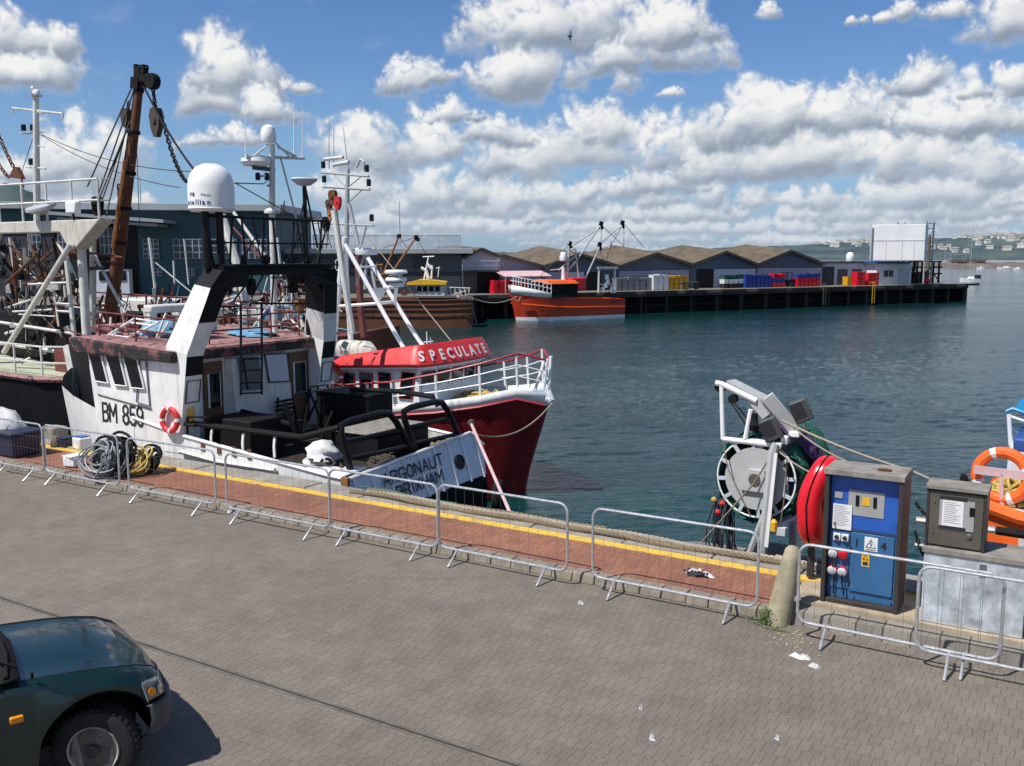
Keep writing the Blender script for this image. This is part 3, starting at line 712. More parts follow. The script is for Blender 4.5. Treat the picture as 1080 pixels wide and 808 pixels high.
o=m.build('grit','bollard_stone',None,smooth=False); tag(o,'pale chips and grit scattered on the pavers near the bollard','grit',kind='stuff')
m=MB()
for k in range(14):
    a_=rr.uniform(0,6.28); c_=GQ(738,607,.13); m.path([c_+V((rr.gauss(0,.1),rr.gauss(0,.05),.012)),c_+V((rr.gauss(0,.12),rr.gauss(0,.05),rr.uniform(.02,.05))),c_+V((rr.gauss(0,.14),rr.gauss(0,.05),.01))],.012,5)
m.build('folds','ink',bpy.data.objects['rag'])
# ---------------------------------------------------------------- electricity cabinet
t=thing('electricity_cabinet','tall blue quayside power cabinet in a dark open fronted housing with a pinned notice','cabinet',(-2.15,11.78,.205))
s0,s1,f,bk,z0,z1=-2.62,-1.73,11.5,12.03,.21,1.80
m=MB(); th=.05
m.box((s0,f,z0),(s0+th,bk,z1-.002)); m.box((s1-th,f,z0),(s1,bk,z1-.002)); m.box((s0+th+.001,bk-.05,z0),(s1-th-.001,bk,z1-.05)); m.box((s0+th+.001,f+.02,z0),(s1-th-.001,bk-.051,z0+.05))
m.build('housing','cab_dark',t,bevel=.004)
MB().box((s0-.012,f-.02,z1),(s1+.012,bk+.02,z1+.075)).build('top_slab','weathered_top',t,bevel=.008)
fy=f+.11; zm=1.12
MB().box((s0+.055,fy,zm+.015),(s1-.055,fy+.03,z1-.03)).build('upper_panel','cab_blue',t,bevel=.004)
MB().box((s0+.055,fy+.012,z0+.052),(s1-.055,fy+.04,zm)).build('lower_panel','cab_blue2',t)
MB().box((s0+.31,fy-.012,z0+.16),(s1-.085,fy+.011,zm-.02)).build('door','cab_blue2',t,bevel=.004)
MB().box((s0+.07,fy-.004,z0+.17),(s0+.30,fy+.011,zm-.03)).build('socket_plate','cab_blue2',t,bevel=.003)
gp=MB().box((s0+.26,fy-.008,1.31),(s1-.22,fy-.001,1.62)).build('meter_plate','cab_grey',t,bevel=.002)
for x in (.345,.545): MB().box((s0+x,fy-.016,1.43),(s0+x+.04,fy-.009,1.56)).build('meter_window','glass_dark',t)
MB().box((s0+.42,fy-.015,1.445),(s0+.51,fy-.009,1.545)).build('warning_label','yellow_paint',t)
MB().box((s0+.10,fy-.012,1.50),(s0+.19,fy-.001,1.57)).build('name_plate','cab_grey',t)
pp=MB().box((s0+.09,fy-.022,1.12),(s0+.31,fy-.018,1.43)).build('notice','paper',t,label='white printed notice taped to the blue cabinet')
mm=MB()
for k in range(13):
    zz=1.405-k*.02; mm.box((s0+.105,fy-.0245,zz),(s0+.105+random.uniform(.12,.19),fy-.0225,zz+.006))
mm.build('print_lines','ink_soft',pp)
for (x,z,c_) in [(.15,1.02,'plastic_white'),(.245,1.02,'plastic_white')]:
    q=MB(); q.box((s0+x-.042,fy-.035,z-.045),(s0+x+.042,fy-.005,z+.045)); so_=q.build('isolator_switch',c_,t,bevel=.006); MB().lathe([(.026,0),(.026,.02),(.02,.026)],(s0+x,fy-.035,z),(0,-1,0),12).build('knob','ink',so_)
for (x,z,c1,c2) in [(.115,.83,'plastic_grey','plastic_white'),(.235,.83,'plastic_red','plastic_red'),(.115,.62,'plastic_red','plastic_white'),(.235,.62,'plastic_red','plastic_white')]:
    q=MB(); q.lathe([(.045,0),(.05,.03),(.058,.035),(.058,.055)],(s0+x,fy-.002,z),(0,-1,-.35),16); so_=q.build('power_socket',c1,t)
    MB().lathe([(.055,0),(.052,.018),(.03,.024),(.005,.025)],(s0+x,fy-.054,z-.019),(0,-1,-.35),16).build('socket_cap',c2,so_)
pl=MB().box((s0+.47,fy-.018,.90),(s0+.62,fy-.0125,1.07)).build('danger_plate','paper',t)
q=MB(); a_,b_,c_=(s0+.488,fy-.0205,.945),(s0+.602,fy-.0205,.945),(s0+.545,fy-.0205,1.045)
q.path([a_,b_,c_],.0045,4,closed=True); q.path([(s0+.552,fy-.0205,1.025),(s0+.535,fy-.0205,.99),(s0+.555,fy-.0205,.985),(s0+.538,fy-.0205,.955)],.004,4); q.box((s0+.49,fy-.0205,.912),(s0+.6,fy-.0185,.92)); q.build('danger_sign','ink',pl)
pl=MB().box((s0+.445,fy-.018,.70),(s0+.535,fy-.0125,.86)).build('safety_sticker','yellow_paint',t)
q=MB(); q.path([(s0+.46,fy-.0205,.79),(s0+.52,fy-.0205,.79),(s0+.49,fy-.0205,.845)],.004,4,closed=True); q.box((s0+.46,fy-.02,.715),(s0+.52,fy-.0185,.76)); q.build('sticker_print','ink',pl)
MB().box((s0+.447,fy-.0195,.705),(s0+.533,fy-.0182,.71)).build('sticker_text_panel','paper',pl)
text('number_four','4',.13,(s0+.655,fy-.016,.94),(1,0,0),(0,0,1),'ink',t,bold=.003)
text('number_one','1',.12,(s0+.35,fy-.016,.94),(1,0,0),(0,0,1),'ink',t,bold=.003)
q=MB(); q.lathe([(.011,0),(.011,.01)],(s0+.365,fy-.012,.33),(0,-1,0),10); q.lathe([(.011,0),(.011,.01)],(s1-.1,fy-.012,.33),(0,-1,0),10); q.path([(s0+.125,fy-.02,1.2),(s0+.11,fy-.05,1.19),(s0+.15,fy-.05,1.12)],.007,6); q.build('lock','steel',t)
m=MB()
for z_ in (.45,.85): m.lathe([(.012,0),(.012,.07)],(s0+.312,fy-.018,z_),(0,0,1),8)
for z_ in (1.2,1.6): m.lathe([(.012,0),(.012,.06)],(s1-.062,fy-.008,z_),(0,0,1),8)
m.build('hinge','cab_dark',t)
m=MB()
for (x_,z_) in ((.115,.8),(.235,.59)): m.path([(s0+x_,fy-.05,z_),(s0+x_+.01,fy-.09,z_-.1),(s0+x_+.03,fy-.05,z_-.25),(s0+x_+.02,fy-.02,.3)],.009,6)
m.build('cable','black_rubber',t)
m=MB(); m.path([(s0+.06,fy-.002,zm+.006),(s1-.06,fy-.002,zm+.006)],.006,4); m.build('panel_gap','ink',t)
one('rope_scrap',MB().path([(-1.98+.05*math.sin(k*1.1)*(1+k*.04),11.68+.035*math.cos(k*.9),z1+.085+.006*(k%3)) for k in range(22)],.008,6),'rust','small coil of rusty chain lying on top of the blue power cabinet','chain')
# ---------------------------------------------------------------- galvanised plinth and meter box
t=thing('galvanised_plinth','galvanised sheet metal plinth with weathered top under the brown meter box','plinth',(-.95,11.8,.205))
ps0,ps1=-1.47,-.42
MB().box((ps0,f-.04,.21),(ps1,bk,1.03)).build('body','galv_sheet',t,bevel=.006)
MB().box((ps0-.02,f-.06,1.032),(ps1+.4,bk+.02,1.10)).build('top_slab','weathered_top',t,bevel=.008)
MB().box((ps0+.58,f-.052,.85),(ps0+.65,f-.04,.99)).build('hasp','steel',t)
MB().box((ps1+.02,f+.05,.21),(ps1+.36,bk,1.03)).build('side_post','cab_dark',t,bevel=.01)
t=thing('meter_box','brown metal meter box with a white notice on the galvanised plinth','meter box',(-1.17,11.75,1.1))
bs0,bs1,bf,bb,bz0,bz1=-1.48,-.86,11.50,11.84,1.105,1.77
m=MB(); m.box((bs0,bf,bz0),(bs0+.03,bb,bz1)); m.box((bs1-.03,bf,bz0),(bs1,bb,bz1)); m.box((bs0+.031,bf+.03,bz0),(bs1-.031,bb,bz1-.001)); m.build('case','cab_dark',t,bevel=.004)
MB().box((bs0-.012,bf-.025,bz1+.001),(bs1+.012,bb+.01,bz1+.055)).build('lid','weathered_top',t,bevel=.008)
MB().box((bs0+.033,bf+.008,bz0+.02),(bs1-.033,bf+.029,bz1-.02)).build('door','cab_brown',t,bevel=.004)
MB().box((bs0+.14,bf-.001,bz0+.22),(bs1-.12,bf+.006,bz1-.10)).build('window_plate','cab_grey',t)
q=MB(); q.box((bs0+.14,bf-.004,bz0+.56),(bs0+.42,bf-.0015,bz0+.60)); q.box((bs0+.14,bf-.004,bz0+.225),(bs0+.42,bf-.0015,bz0+.255)); q.build('tape','ink',t)
pp=MB().box((bs0+.17,bf-.008,bz0+.26),(bs0+.39,bf-.0045,bz0+.555)).build('notice','paper',t)
mm=MB()
for k in range(12):
    zz=bz0+.53-k*.021; mm.box((bs0+.19,bf-.0105,zz),(bs0+.19+random.uniform(.1,.18),bf-.0085,zz+.006))
mm.build('print_lines','ink_soft',pp)
MB().box((bs0+.45,bf-.006,bz0+.40),(bs0+.50,bf-.0012,bz0+.50)).build('meter_window','glass_dark',t)
q=MB(); q.lathe([(.028,0),(.028,.015),(.012,.022)],(bs1-.16,bf+.006,bz0+.17),(0,-1,0),14); q.build('lock','steel',t)
for z_ in (.17,.52): MB().lathe([(.012,0),(.012,.012)],(bs0+.08,bf+.007,bz0+z_),(0,-1,0),8).build('screw','steel',t)
# ---------------------------------------------------------------- guard rail behind the cabinets
t=thing('guard_rail','tubular metal guard rail on the quay edge behind the cabinets','railing',(-1.0,12.75,.16))
m=MB(); m.tube((-1.75,12.78,1.05),(-.85,12.78,1.05),.045); m.tube((-1.75,12.78,.72),(-.85,12.78,.72),.03); m.build('pale_rail','galv',t)
m=MB(); m.tube((-1.55,12.8,.16),(-1.55,12.8,1.05),.04); m.build('rail_post','black_rusty',t)
m=MB(); m.path([(-.84,12.78,1.05),(-.3,12.78,1.04),(-.15,12.8,.98),(-.1,12.82,.8),(-.1,12.82,.16)],.055); m.build('dark_rail','black_rusty',t)
# ---------------------------------------------------------------- red lifebuoy housing
c=T(858,527,12.45); t=thing('lifebuoy_housing','tall glossy red plastic lifebuoy housing beside the blue cabinet','lifebuoy housing',(c.x,c.y,.17))
def shell(side):
    rows=[]; n=28; cs=(c.x,c.y,c.z)
    for j in range(9):
        f_=j/8; w_=math.sin(math.pi*.5*(1-f_)) if False else math.sqrt(max(0,1-f_**2.6))
        row=[]
        for i in range(n+1):
            a=2*math.pi*i/n; r_y=.36*(.55+.45*w_); r_z=.60*(.72+.28*w_)
            p=abs(math.cos(a))**.8*(1 if math.cos(a)>0 else -1); q=abs(math.sin(a))**.8*(1 if math.sin(a)>0 else -1)
            row.append((cs[0]+side*(.012+.15*f_)+.16*max(0,q)**1.5+.02*max(0,-q),cs[1]+r_y*p,cs[2]+r_z*q))
        rows.append(row)
    m=MB(); m.loft(rows,cap1=True); return m
shell(-1).build('front_shell','plastic_red',t); shell(1).build('back_shell','plastic_red',t)
m=MB(); m.path([(c.x+.16*max(0,math.sin(2*math.pi*i/40))**1.5,c.y+.355*math.cos(2*math.pi*i/40),c.z+.595*math.sin(2*math.pi*i/40)) for i in range(40)],.014,6,closed=True); m.build('seam','black_rubber',t)
MB().box((c.x-.04,c.y-.04,.17),(c.x+.04,c.y+.04,c.z-.45)).build('post','cab_dark',t)
# hawsers lying along the quay edge
def lay(name,s0,s1,t0,z,r,mat,label,amp=.03,seed=1):
    rr=random.Random(seed); n=int(abs(s1-s0)/.035); ph=rr.uniform(0,6); m=MB()
    for k in range(3):
        pts=[]
        for i in range(n+1):
            s=s0+(s1-s0)*i/n; c_=V((s,t0+amp*math.sin(s*1.7+ph)+amp*.5*math.sin(s*4.1+ph),z+.01*math.sin(s*3+ph))); w_=2*math.pi*(k/3+s/.26)
            pts.append(c_+V((0,math.cos(w_),math.sin(w_)))*r*.52)
        m.path(pts,r*.58,5)
    return one(name,m,mat,label,'rope')
lay('hawser',-11.2,-2.75,12.70,.205,.042,'rope_tan','thick tan hawser lying nearest the yellow line on the quay edge',seed=1)
lay('hawser',-10.9,-2.8,12.80,.215,.04,'rope_pale','thick pale hawser lying in the middle of three along the quay edge',seed=2,amp=.02)
lay('hawser',-11.0,-6.2,12.90,.205,.035,'rope_tan','tan hawser lying outermost on the quay edge',seed=3,amp=.04)
lay('thin_rope',-11.2,-9.0,12.93,.235,.014,'rope_green','thin green cord lying over the hawsers near the white transom',seed=4,amp=.05)
m=MB(); m.lathe([(.001,0),(.055,0.02),(.05,.35),(.035,.42),(.001,.44)],(-3.55,12.78,.235),(1,-.1,0),10)
one('fender_log',m,'rope_pale','pale weathered roll of rope end lying on the quay edge left of the bollard','fender')
# ================================================================ far side: pier, sheds, hills
Lp=PLEN
struct('pier_deck',MB(PF).box((-60,0,-.75),(Lp,34,0)),'pier_deck',bevel=.03)
m=MB(PF); p=-60
while p<Lp:
    m.box((p,-.12,-.35),(p+random.uniform(3,6),-.002,-.02)); p+=6.5
m.box((-60,-.08,-.74),(Lp,-.004,-.4)); struct('pier_fender_beam',m,'pile')
struct('pier_shade_sheet',MB(PF).box((-60,3.2,-6),(Lp-.6,3.4,-.76)),'pier_void')  # near-black sheet standing in for the shade under the deck
m=MB(PF); p=-58; k=0
while p<Lp:
    w_=random.uniform(.3,.45); m.box((p,.1,-6),(p+w_,.1+w_,-.76)); m.box((p+1.9,1.6,-6),(p+2.2,1.9,-.76)); p+=random.uniform(3.6,4.6); k+=1
m.box((-60,2.2,-2.1),(Lp,2.4,-1.9)); m.box((Lp-.5,.05,-6),(Lp-.05,.5,-.76)); struct('pier_piles',m,'pile')
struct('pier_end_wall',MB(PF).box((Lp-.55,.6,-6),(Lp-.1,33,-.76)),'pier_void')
# --- sheds
Z_=lambda x,y,q: PQ(x,y,q)
def shed(name,label,pts,ridge,wallmat,lower,q=5.,depth=26,back=9.):
    """pts: front roofline left to right in the picture; ridge: back apex"""
    P=[PQ(x,y,q) for x,y in pts]
    t=thing(name,label,'shed',(sum(p.x for p in P)/len(P),q,0),PF,group='gabled fish sheds on the pier')
    pl=[(P[0].x,q,0)]+[(p.x,q,p.z) for p in P]+[(P[-1].x,q,0)]
    poly=[(P[0].x+.05,q,0)]+[(p.x,q,p.z-.1) for p in P]+[(P[-1].x-.05,q,0)]
    MB(PF).prism(poly,(0,back,0)).build('wall',wallmat,t,smooth=False)
    m=MB(PF)
    if len(P)==3:
        rz=PQ(*ridge,q+back).z; pk=P[1]
        A_=[(P[0].x,q-.5,P[0].z),(pk.x,q-.5,pk.z),(P[2].x,q-.5,P[2].z)]
        B_=[(P[0].x,q+back,P[0].z+.0),(pk.x,q+back,rz),(P[2].x,q+back,P[2].z+.0)]
        C_=[(P[0].x,q+depth,P[0].z-.8),(pk.x,q+depth,P[0].z+.2),(P[2].x,q+depth,P[2].z-.8)]
        m.loft([A_,B_,C_])
    else:
        m.loft([[(p.x,q-.5,p.z) for p in P],[(p.x,q+depth,p.z+.3) for p in P]])
    m.build('roof','roof_brown',t,smooth=False,solid=.18)
    m=MB(PF)
    for a,b in zip(P[:-1],P[1:]): m.bar((a.x,q-.56,a.z-.06),(b.x,q-.56,b.z-.06),.1,.34)
    m.build('bargeboard','trim_brown',t,smooth=False)
    for (x0,y0,x1,y1,mat,nm) in lower:
        a=PQ(x0,y0,q-.06); b=PQ(x1,y1,q-.06); h0=max(0.01,b.z)
        MB(PF).box((a.x,q-.08,h0),(b.x,q-.01,a.z)).build(nm,mat,t,smooth=False)
    return t
shed('pier_shed','pale fronted gabled shed on the pier above the dark yellow topped boat',[(487,271.5),(506,262),(526,270.5)],(500,259.5),'wall_pale',
     [(489,285,503,312,'wall_darkgrey','doorway'),(503,287,526,312,'pier_void','doorway')],q=4.6,back=8)
shed('pier_shed','lilac grey shed with half gable and pink canopy behind the red tubs',[(526.5,268.5),(571,280.5)],(560,262),'wall_lilac',[(527,292,571,312,'wall_lilac','canopy')],q=5.2)
shed('pier_shed','slate grey gabled shed behind the orange trawler',[(571.4,280.5),(609,267.5),(650.6,280.3)],(590,260),'wall_slate',
     [(575,287,598,312,'wall_lilac','lower_wall'),(616,287,634,312,'pier_void','doorway'),(598,287,616,312,'wall_pale','lower_wall'),(634,287,650,312,'wall_darkgrey','doorway')])
shed('pier_shed','slate grey gabled shed behind the white and the yellow tubs',[(651,280.3),(690,266.7),(727.6,278.5)],(666,259.3),'wall_slate',
     [(653,286,688,292,'wall_lilac','lower_wall'),(653,292,688,310,'wall_darkgrey','doorway'),(688,285,726,310,'wall_lilac','lower_wall')])
shed('pier_shed','slate grey gabled shed behind the patchwork crates and blue tubs',[(728,278.5),(763.3,265.1),(796.5,278.2)],(736,259),'wall_slate',
     [(735,284,752,308,'pier_void','doorway'),(753,284,796,306,'wall_pale','lower_wall')])
shed('pier_shed','slate grey gabled shed at the seaward end of the row',[(797,278.2),(831.6,264),(867.8,278.2)],(806,258.4),'wall_slate',
     [(799,283,866,304,'wall_lilac','lower_wall')])
# roof gulls are specks; leave the ridge bare except vents
# --- stacks of fish tubs
def tub_stack(x0,x1,ytop,mat,lab,grp_,q=2.4,levels=None,mats=None):
    a=PG(x0,306,0) ; A0=PQ(x0,ytop,q); A1=PQ(x1,ytop,q); h=A0.z
    t=thing('tub_stack',lab,'tubs',((A0.x+A1.x)/2,q+.5,0),PF,group=grp_)
    n=levels or max(2,int(round(h/.62))); hh=h/n; dz=.05
    for i in range(n):
        m=MB(PF); z=.02+i*hh
        xa,xb=A0.x+.04,A1.x-.04; j=random.uniform(-.03,.03)
        lo=[(xa+.06+j,q+.06,z),(xb-.06+j,q+.06,z),(xb-.06+j,q+.94,z),(xa+.06+j,q+.94,z)]; z2=z+hh-.10
        hi=[(xa+j+.02,q,z2),(xb+j-.02,q,z2),(xb+j-.02,q+1,z2),(xa+j+.02,q+1,z2)]
        m.hexa(lo+hi); m.box((xa+j,q-.03,z2+.001),(xb+j,q+1.03,z2+.07))
        m.build('tub',(mats[i%len(mats)] if mats else mat),t,smooth=False)
def row(x0,x1,n,yt,mat,name,grp_,q=2.4,mats=None,gap=0,jit=1.2):
    for k in range(n):
        a=x0+(x1-x0)*k/n; b=x0+(x1-x0)*(k+1)/n-gap
        place='leftmost' if k==0 else 'rightmost' if k==n-1 else ['second','third','fourth','fifth','sixth','seventh','eighth'][k-1]+' from left'
        tub_stack(a,b,yt+random.uniform(-jit,jit)*.6,mat,f'{name}, {place}' ,grp_,q,mats=mats)
row(520,572,8,296,'plastic_red','stack of red fish tubs under the pink canopy','red tubs under the pink canopy',q=1.8)
row(650,688,6,293,'plastic_grey','dark grey stack of fish tubs in front of the slate shed','dark grey tubs',q=2.2)
row(689,706,3,290,'plastic_white','stack of white fish tubs between grey and yellow ones','white tubs',q=1.8)
row(706,727,4,291,'plastic_yellow','stack of yellow fish tubs','yellow tubs',q=1.9)
row(764,785,4,290,'plastic_white','patchwork stack of many coloured fish boxes','patchwork boxes',q=2.4,mats=['ink','plastic_white','net_green','plastic_grey','plastic_yellow'])
row(786,815,7,290,'plastic_blue','stack of blue fish tubs','blue tubs',q=2.0)
row(816,829,3,289,'plastic_red','red and blue tub stack left of the forklift','mixed red and blue tubs',q=1.9,mats=['plastic_red','plastic_blue','plastic_red'])
row(841,866,6,289,'plastic_red','red and blue tub stack right of the forklift','mixed red and blue tubs at the shed end',q=1.9,mats=['plastic_red','plastic_red','plastic_blue'])
row(904,913,2,287,'plastic_red','tall red stack of tubs left of the white cabin','red tubs near the white cabin',q=1.6)
row(916,928,3,288,'plastic_red','red stack of tubs close against the white cabin','red tubs against the white cabin',q=1.6)
row(894,899,1,292,'plastic_yellow','yellow stack of tubs left of the red ones near the white cabin','yellow tub stack near the cabin',q=1.8)
# pink canopy
a=PQ(524,289,3.4); b=PQ(573,289,3.4)
m=MB(PF); m.prism([(a.x,3.9,a.z+.35),(a.x,1.4,a.z-.25),(a.x,1.4,a.z-.35),(a.x,3.9,a.z+.25)],(b.x-a.x,0,0)); 
tt=thing('canopy','pink awning over the red tubs','awning',((a.x+b.x)/2,2.5,0),PF); m.build('sheet','board_pink',tt,smooth=False)
m=MB(PF); [m.tube((x,1.5,0),(x,1.5,a.z-.3),.06) for x in (a.x+.1,(a.x+b.x)/2,b.x-.1)]; m.build('post','grey_mast',tt)
# dark truck and pallets
a=PQ(829,292,2.2); b=PQ(840,292,2.2); t=thing('forklift','small dark forklift between the mixed tub stacks','forklift',((a.x+b.x)/2,2.6,0),PF)
m=MB(PF); m.box((a.x+.1,2.2,.3),(b.x-.5,3.4,1.0)); m.build('body','black_paint',t,bevel=.08)
m=MB(PF); [m.tube((x,y,.9),(x,y,2.0),.05) for x in (a.x+.3,b.x-.8) for y in (2.3,3.3)]; m.box((a.x+.2,2.2,2.0),(b.x-.7,3.4,2.08)); m.build('cage','black_paint',t)
for x in (a.x+.4,b.x-.8):
    MB(PF).lathe([(.3,0),(.3,.2)],(x,2.05,.3),(0,1,0),14).build('wheel','tyre',t)
a=PQ(720,300,1.2); b=PQ(738,300,1.2); t=thing('work_bench','low brown timber bench on the pier by the yellow tubs','bench',((a.x+b.x)/2,1.5,0),PF)
MB(PF).box((a.x,1.2,.85),(b.x,2.2,1.0)).build('top','trim_brown',t); 
for x in (a.x+.1,b.x-.2): MB(PF).box((x,1.3,0),(x+.12,2.1,.85)).build('leg','trim_brown',t)
# --- low white range, cabin, ice plant
def pbox(mb,x0,y0,x1,y1,q,d): 
    a=PQ(x0,y0,q); b=PQ(x1,y1,q); mb.box((a.x,q,max(0,b.z)),(b.x,q+d,a.z)); return mb
t=thing('low_store','long low pale store between the last shed and the white cabin','store',(PQ(897,290,5).x,6,0),PF)
pbox(MB(PF),867.5,277.5,928,310,5.2,6).build('wall','wall_pale',t,smooth=False)
pbox(MB(PF),867.3,275.8,929,277.4,5.,6.4).build('roof','wall_darkgrey',t,smooth=False)
pbox(MB(PF),867.5,281.5,879,310,5.05,.1).build('door','wall_navy',t,smooth=False)
for x in (884,899): pbox(MB(PF),x,284,x+9,310,5.1,.07).build('bay','wall_darkgrey',t,smooth=False)
t=thing('roof_tank','white drum tank standing on the low store roof','tank',(PQ(902,272,7).x,7,PQ(902,277,7).z),PF)
a=PQ(902,272,7); MB(PF).lathe([(.55,0),(.6,.1),(.6,1.1),(.4,1.4),(.05,1.5)],(a.x,8,PQ(902,276,8).z),(0,0,1),12).build('body','wall_white',t)
t=thing('white_cabin','small white harbour cabin with window and door on the pier','cabin',(PQ(942,290,4).x,5,0),PF)
pbox(MB(PF),925,278,960,310,3.2,5).build('wall','wall_white',t,smooth=False)
pbox(MB(PF),923.8,275.9,960.6,277.8,2.9,5.6).build('roof','sign_blue',t,smooth=False)
w1=pbox(MB(PF),932,284.5,942.5,292.5,3.12,.07).build('window','wall_white',t,smooth=False)
pbox(MB(PF),932.8,285.2,936.8,291.8,3.06,.05).build('pane','glass_dark',w1,smooth=False); pbox(MB(PF),938,285.2,942,291.8,3.06,.05).build('pane','glass_dark',w1,smooth=False)
d_=pbox(MB(PF),948,284,957.5,310,3.1,.09).build('door','wall_pale',t,smooth=False)
q=4.2; t=thing('ice_plant','tall white ice plant on a steel frame near the pier end','ice plant',(PQ(947,290,q).x,q+3,0),PF)
a=PQ(920,238.2,q); b=PQ(974.5,274.5,q)
wa=PF@V((a.x,q,0)); wb=PF@V((b.x,q,0)); 
ta=A(919.8,238.2,wa.y); tb=A(974.6,274.5,wa.y-3.5); dv=V((tb.x-ta.x,tb.y-ta.y,0)).normalized(); dn=V((-dv.y,dv.x,0)); IF=Matrix(((dv.x,dn.x,0,ta.x),(dv.y,dn.y,0,ta.y),(0,0,1,0),(0,0,0,1))); Wt=V((tb.x-ta.x,tb.y-ta.y,0)).length
MB(IF).box((0,0,b.z),(Wt,5,a.z+.15)).build('tank','wall_white',t,smooth=False,bevel=.06)
m=MB(IF); hh_=a.z+.15-b.z
m.box((-.02,-.05,b.z+hh_*.55),(Wt+.02,-.004,b.z+hh_*.55+.07))
for fx in (.28,.58,.8): m.box((Wt*fx,-.05,b.z),(Wt*fx+.06,-.004,b.z+hh_*.55))
m.build('seam_trim','wall_pale',t,smooth=False)
m=MB(PF)
for x in (919.2,975): xx=PQ(x,240,q).x; m.box((xx-.2,q-.3,PQ(x,274,q).z),(xx+.15,q-.07,PQ(x,240,q).z))
for x,y0,y1 in ((935,254,274),(949,258,274),(923,241,262),(971,262,274),(973,240,250)):
    xx=PQ(x,y0,q).x; m.box((xx-.25,q-.5,PQ(x,y1,q).z),(xx+.22,q-.08,PQ(x,y0,q).z))
m.path(sag((PQ(923,250,q).x,q-.5,PQ(923,253,q).z),(PQ(935,254,q).x,q-.5,PQ(935,255,q).z),.5),.09,6)
m.build('pipework','grey_mast',t,smooth=False)
c=PQ(986.5,236,q); m=MB(PF)
for x in (b.x+.3,c.x-.2):
    for y in (q,q+5.5): m.box((x-.1,y,0),(x+.1,y+.2,c.z+.4))
for y in (235.5,241,248,256,264,273): 
    zz=PQ(980,y,q).z; m.box((b.x+.2,q-.02,zz-.06),(c.x,q+.15,zz+.06)); m.box((b.x+.2,q+5.4,zz-.06),(c.x,q+5.6,zz+.06)); m.box((c.x-.25,q+.16,zz-.05),(c.x-.1,q+5.4,zz+.05))
zl=[PQ(980,y,q).z for y in (241,256,273)]
for z_a,z_b in zip(zl[1:],zl[:-1]): m.bar((b.x+.3,q+.05,z_a),(c.x-.2,q+.05,z_b),.08)
m.build('stair_tower','grey_mast',t,smooth=False)
m=MB(PF)
for x in (962,966,970,975,981,987,993): 
    xx=PQ(x,290,q).x; m.box((xx-.12,q+.4,0),(xx+.12,q+.65,PQ(x,275.6,q).z)); m.box((xx-.1,q+5,0),(xx+.1,q+5.2,PQ(x,275.6,q).z))
for y in (276,282,289): 
    zz=PQ(970,y,q).z; m.box((PQ(960.5,y,q).x,q+.2,zz-.12),(PQ(995,y,q).x,q+.39,zz+.12))
xs=[PQ(x,290,q).x for x in (962,970,981,993)]
for i,(x1_,x2_) in enumerate(zip(xs[:-1],xs[1:])): m.bar((x1_,q+.3,.2 if i%2 else 2.6),(x2_,q+.3,2.6 if i%2 else .2),.14)
m.build('frame','black_rusty',t,smooth=False)
m=MB(PF); m.box((PQ(964,290,q).x,q+.8,.1),(PQ(985,290,q).x,q+4.5,1.9)); m.build('machinery','wall_darkgrey',t,smooth=False,bevel=.1)
pp_=PQ(981,242,2.6); one('timber_post',MB(PF).tube((pp_.x,2.6,0),(pp_.x,2.6,PQ(981,249,2.6).z),.28,.25),'trim_brown','thick brown timber post in front of the ice plant frame','post')
for x,y in ((998,262),(1003,268)):
    a=PQ(x,y,6); t=thing('mast_frame','thin lattice mast at the pier end '+('closer to the ice plant' if x==998 else 'farther from the ice plant'),'mast',(a.x,6,0),PF); m=MB(PF)
    for dx in (-.35,.35): m.tube((a.x+dx,6,0),(a.x+dx*.7,6,a.z),.035,n=5)
    for k in range(6): m.tube((a.x-.35,6,a.z*k/6),(a.x+.3,6,a.z*(k+1)/6),.02,n=4)
    m.build('lattice','grey_mast',t)
a=PG(991.5,300,0); t=thing('red_buoy','small red ball buoy lying on the pier end','buoy',(a.x,1.2,0),PF); MB(PF).ball((a.x,1.4,.5),.5,10).build('ball','plastic_red',t)
for (x,lab) in ((972,'yellow life ring post at the pier edge below the ice plant'),(902-20,'brown mooring ladder top hanging at the pier edge left of the cabin')):
    a=PG(x,303,0); t=thing('pier_ladder',lab,'ladder',(a.x,-.15,-.7),PF); m=MB(PF)
    for dx in (-.25,.25): m.path([(a.x+dx,.3,.5),(a.x+dx,-.16,.5),(a.x+dx,-.16,-2.6)],.04,5)
    for k in range(8): m.tube((a.x-.25,-.16,-2.5+k*.35),(a.x+.25,-.16,-2.5+k*.35),.025,n=4)
    m.build('rails','yellow_paint' if x==972 else 'trim_brown',t)
# --- left: fish market and grey hall
Yb=106.
def wq(x,y,Y=Yb): return A(x,y,Y)
def wbox(x0,y0,x1,y1,Y,d,zmin=None):
    a=A(x0,y0,Y); b=A(x1,y1,Y); return MB(WF).box((a.x,Y,b.z if zmin is None else zmin),(b.x,Y+d,a.z))
t=thing('fish_market','large blue clad fish market hall with grey roof edge and rows of windows','market hall',tuple(wq(220,290)-V((0,0,wq(220,290).z))),WF)
wbox(-40,221,290,300,Yb,20,0).build('wall','wall_blue',t,smooth=False)
m=MB(WF)
a0,a1=wq(-60,212,Yb-1.2),wq(296,215.5,Yb-1.2)
m.hexa([(a0.x,Yb-1.2,a0.z-.75),(a1.x,Yb-1.2,a1.z-.75),(a1.x,Yb+21,a1.z-.75),(a0.x,Yb+21,a0.z-.75),(a0.x,Yb-1.2,a0.z),(a1.x,Yb-1.2,a1.z),(a1.x,Yb+21,a1.z+.2),(a0.x,Yb+21,a0.z+.2)])
m.build('roof','fascia',t,smooth=False,bevel=.05)
m=MB(WF); b0,b1=wq(40,222,Yb-4),wq(172,231.5,Yb-4)
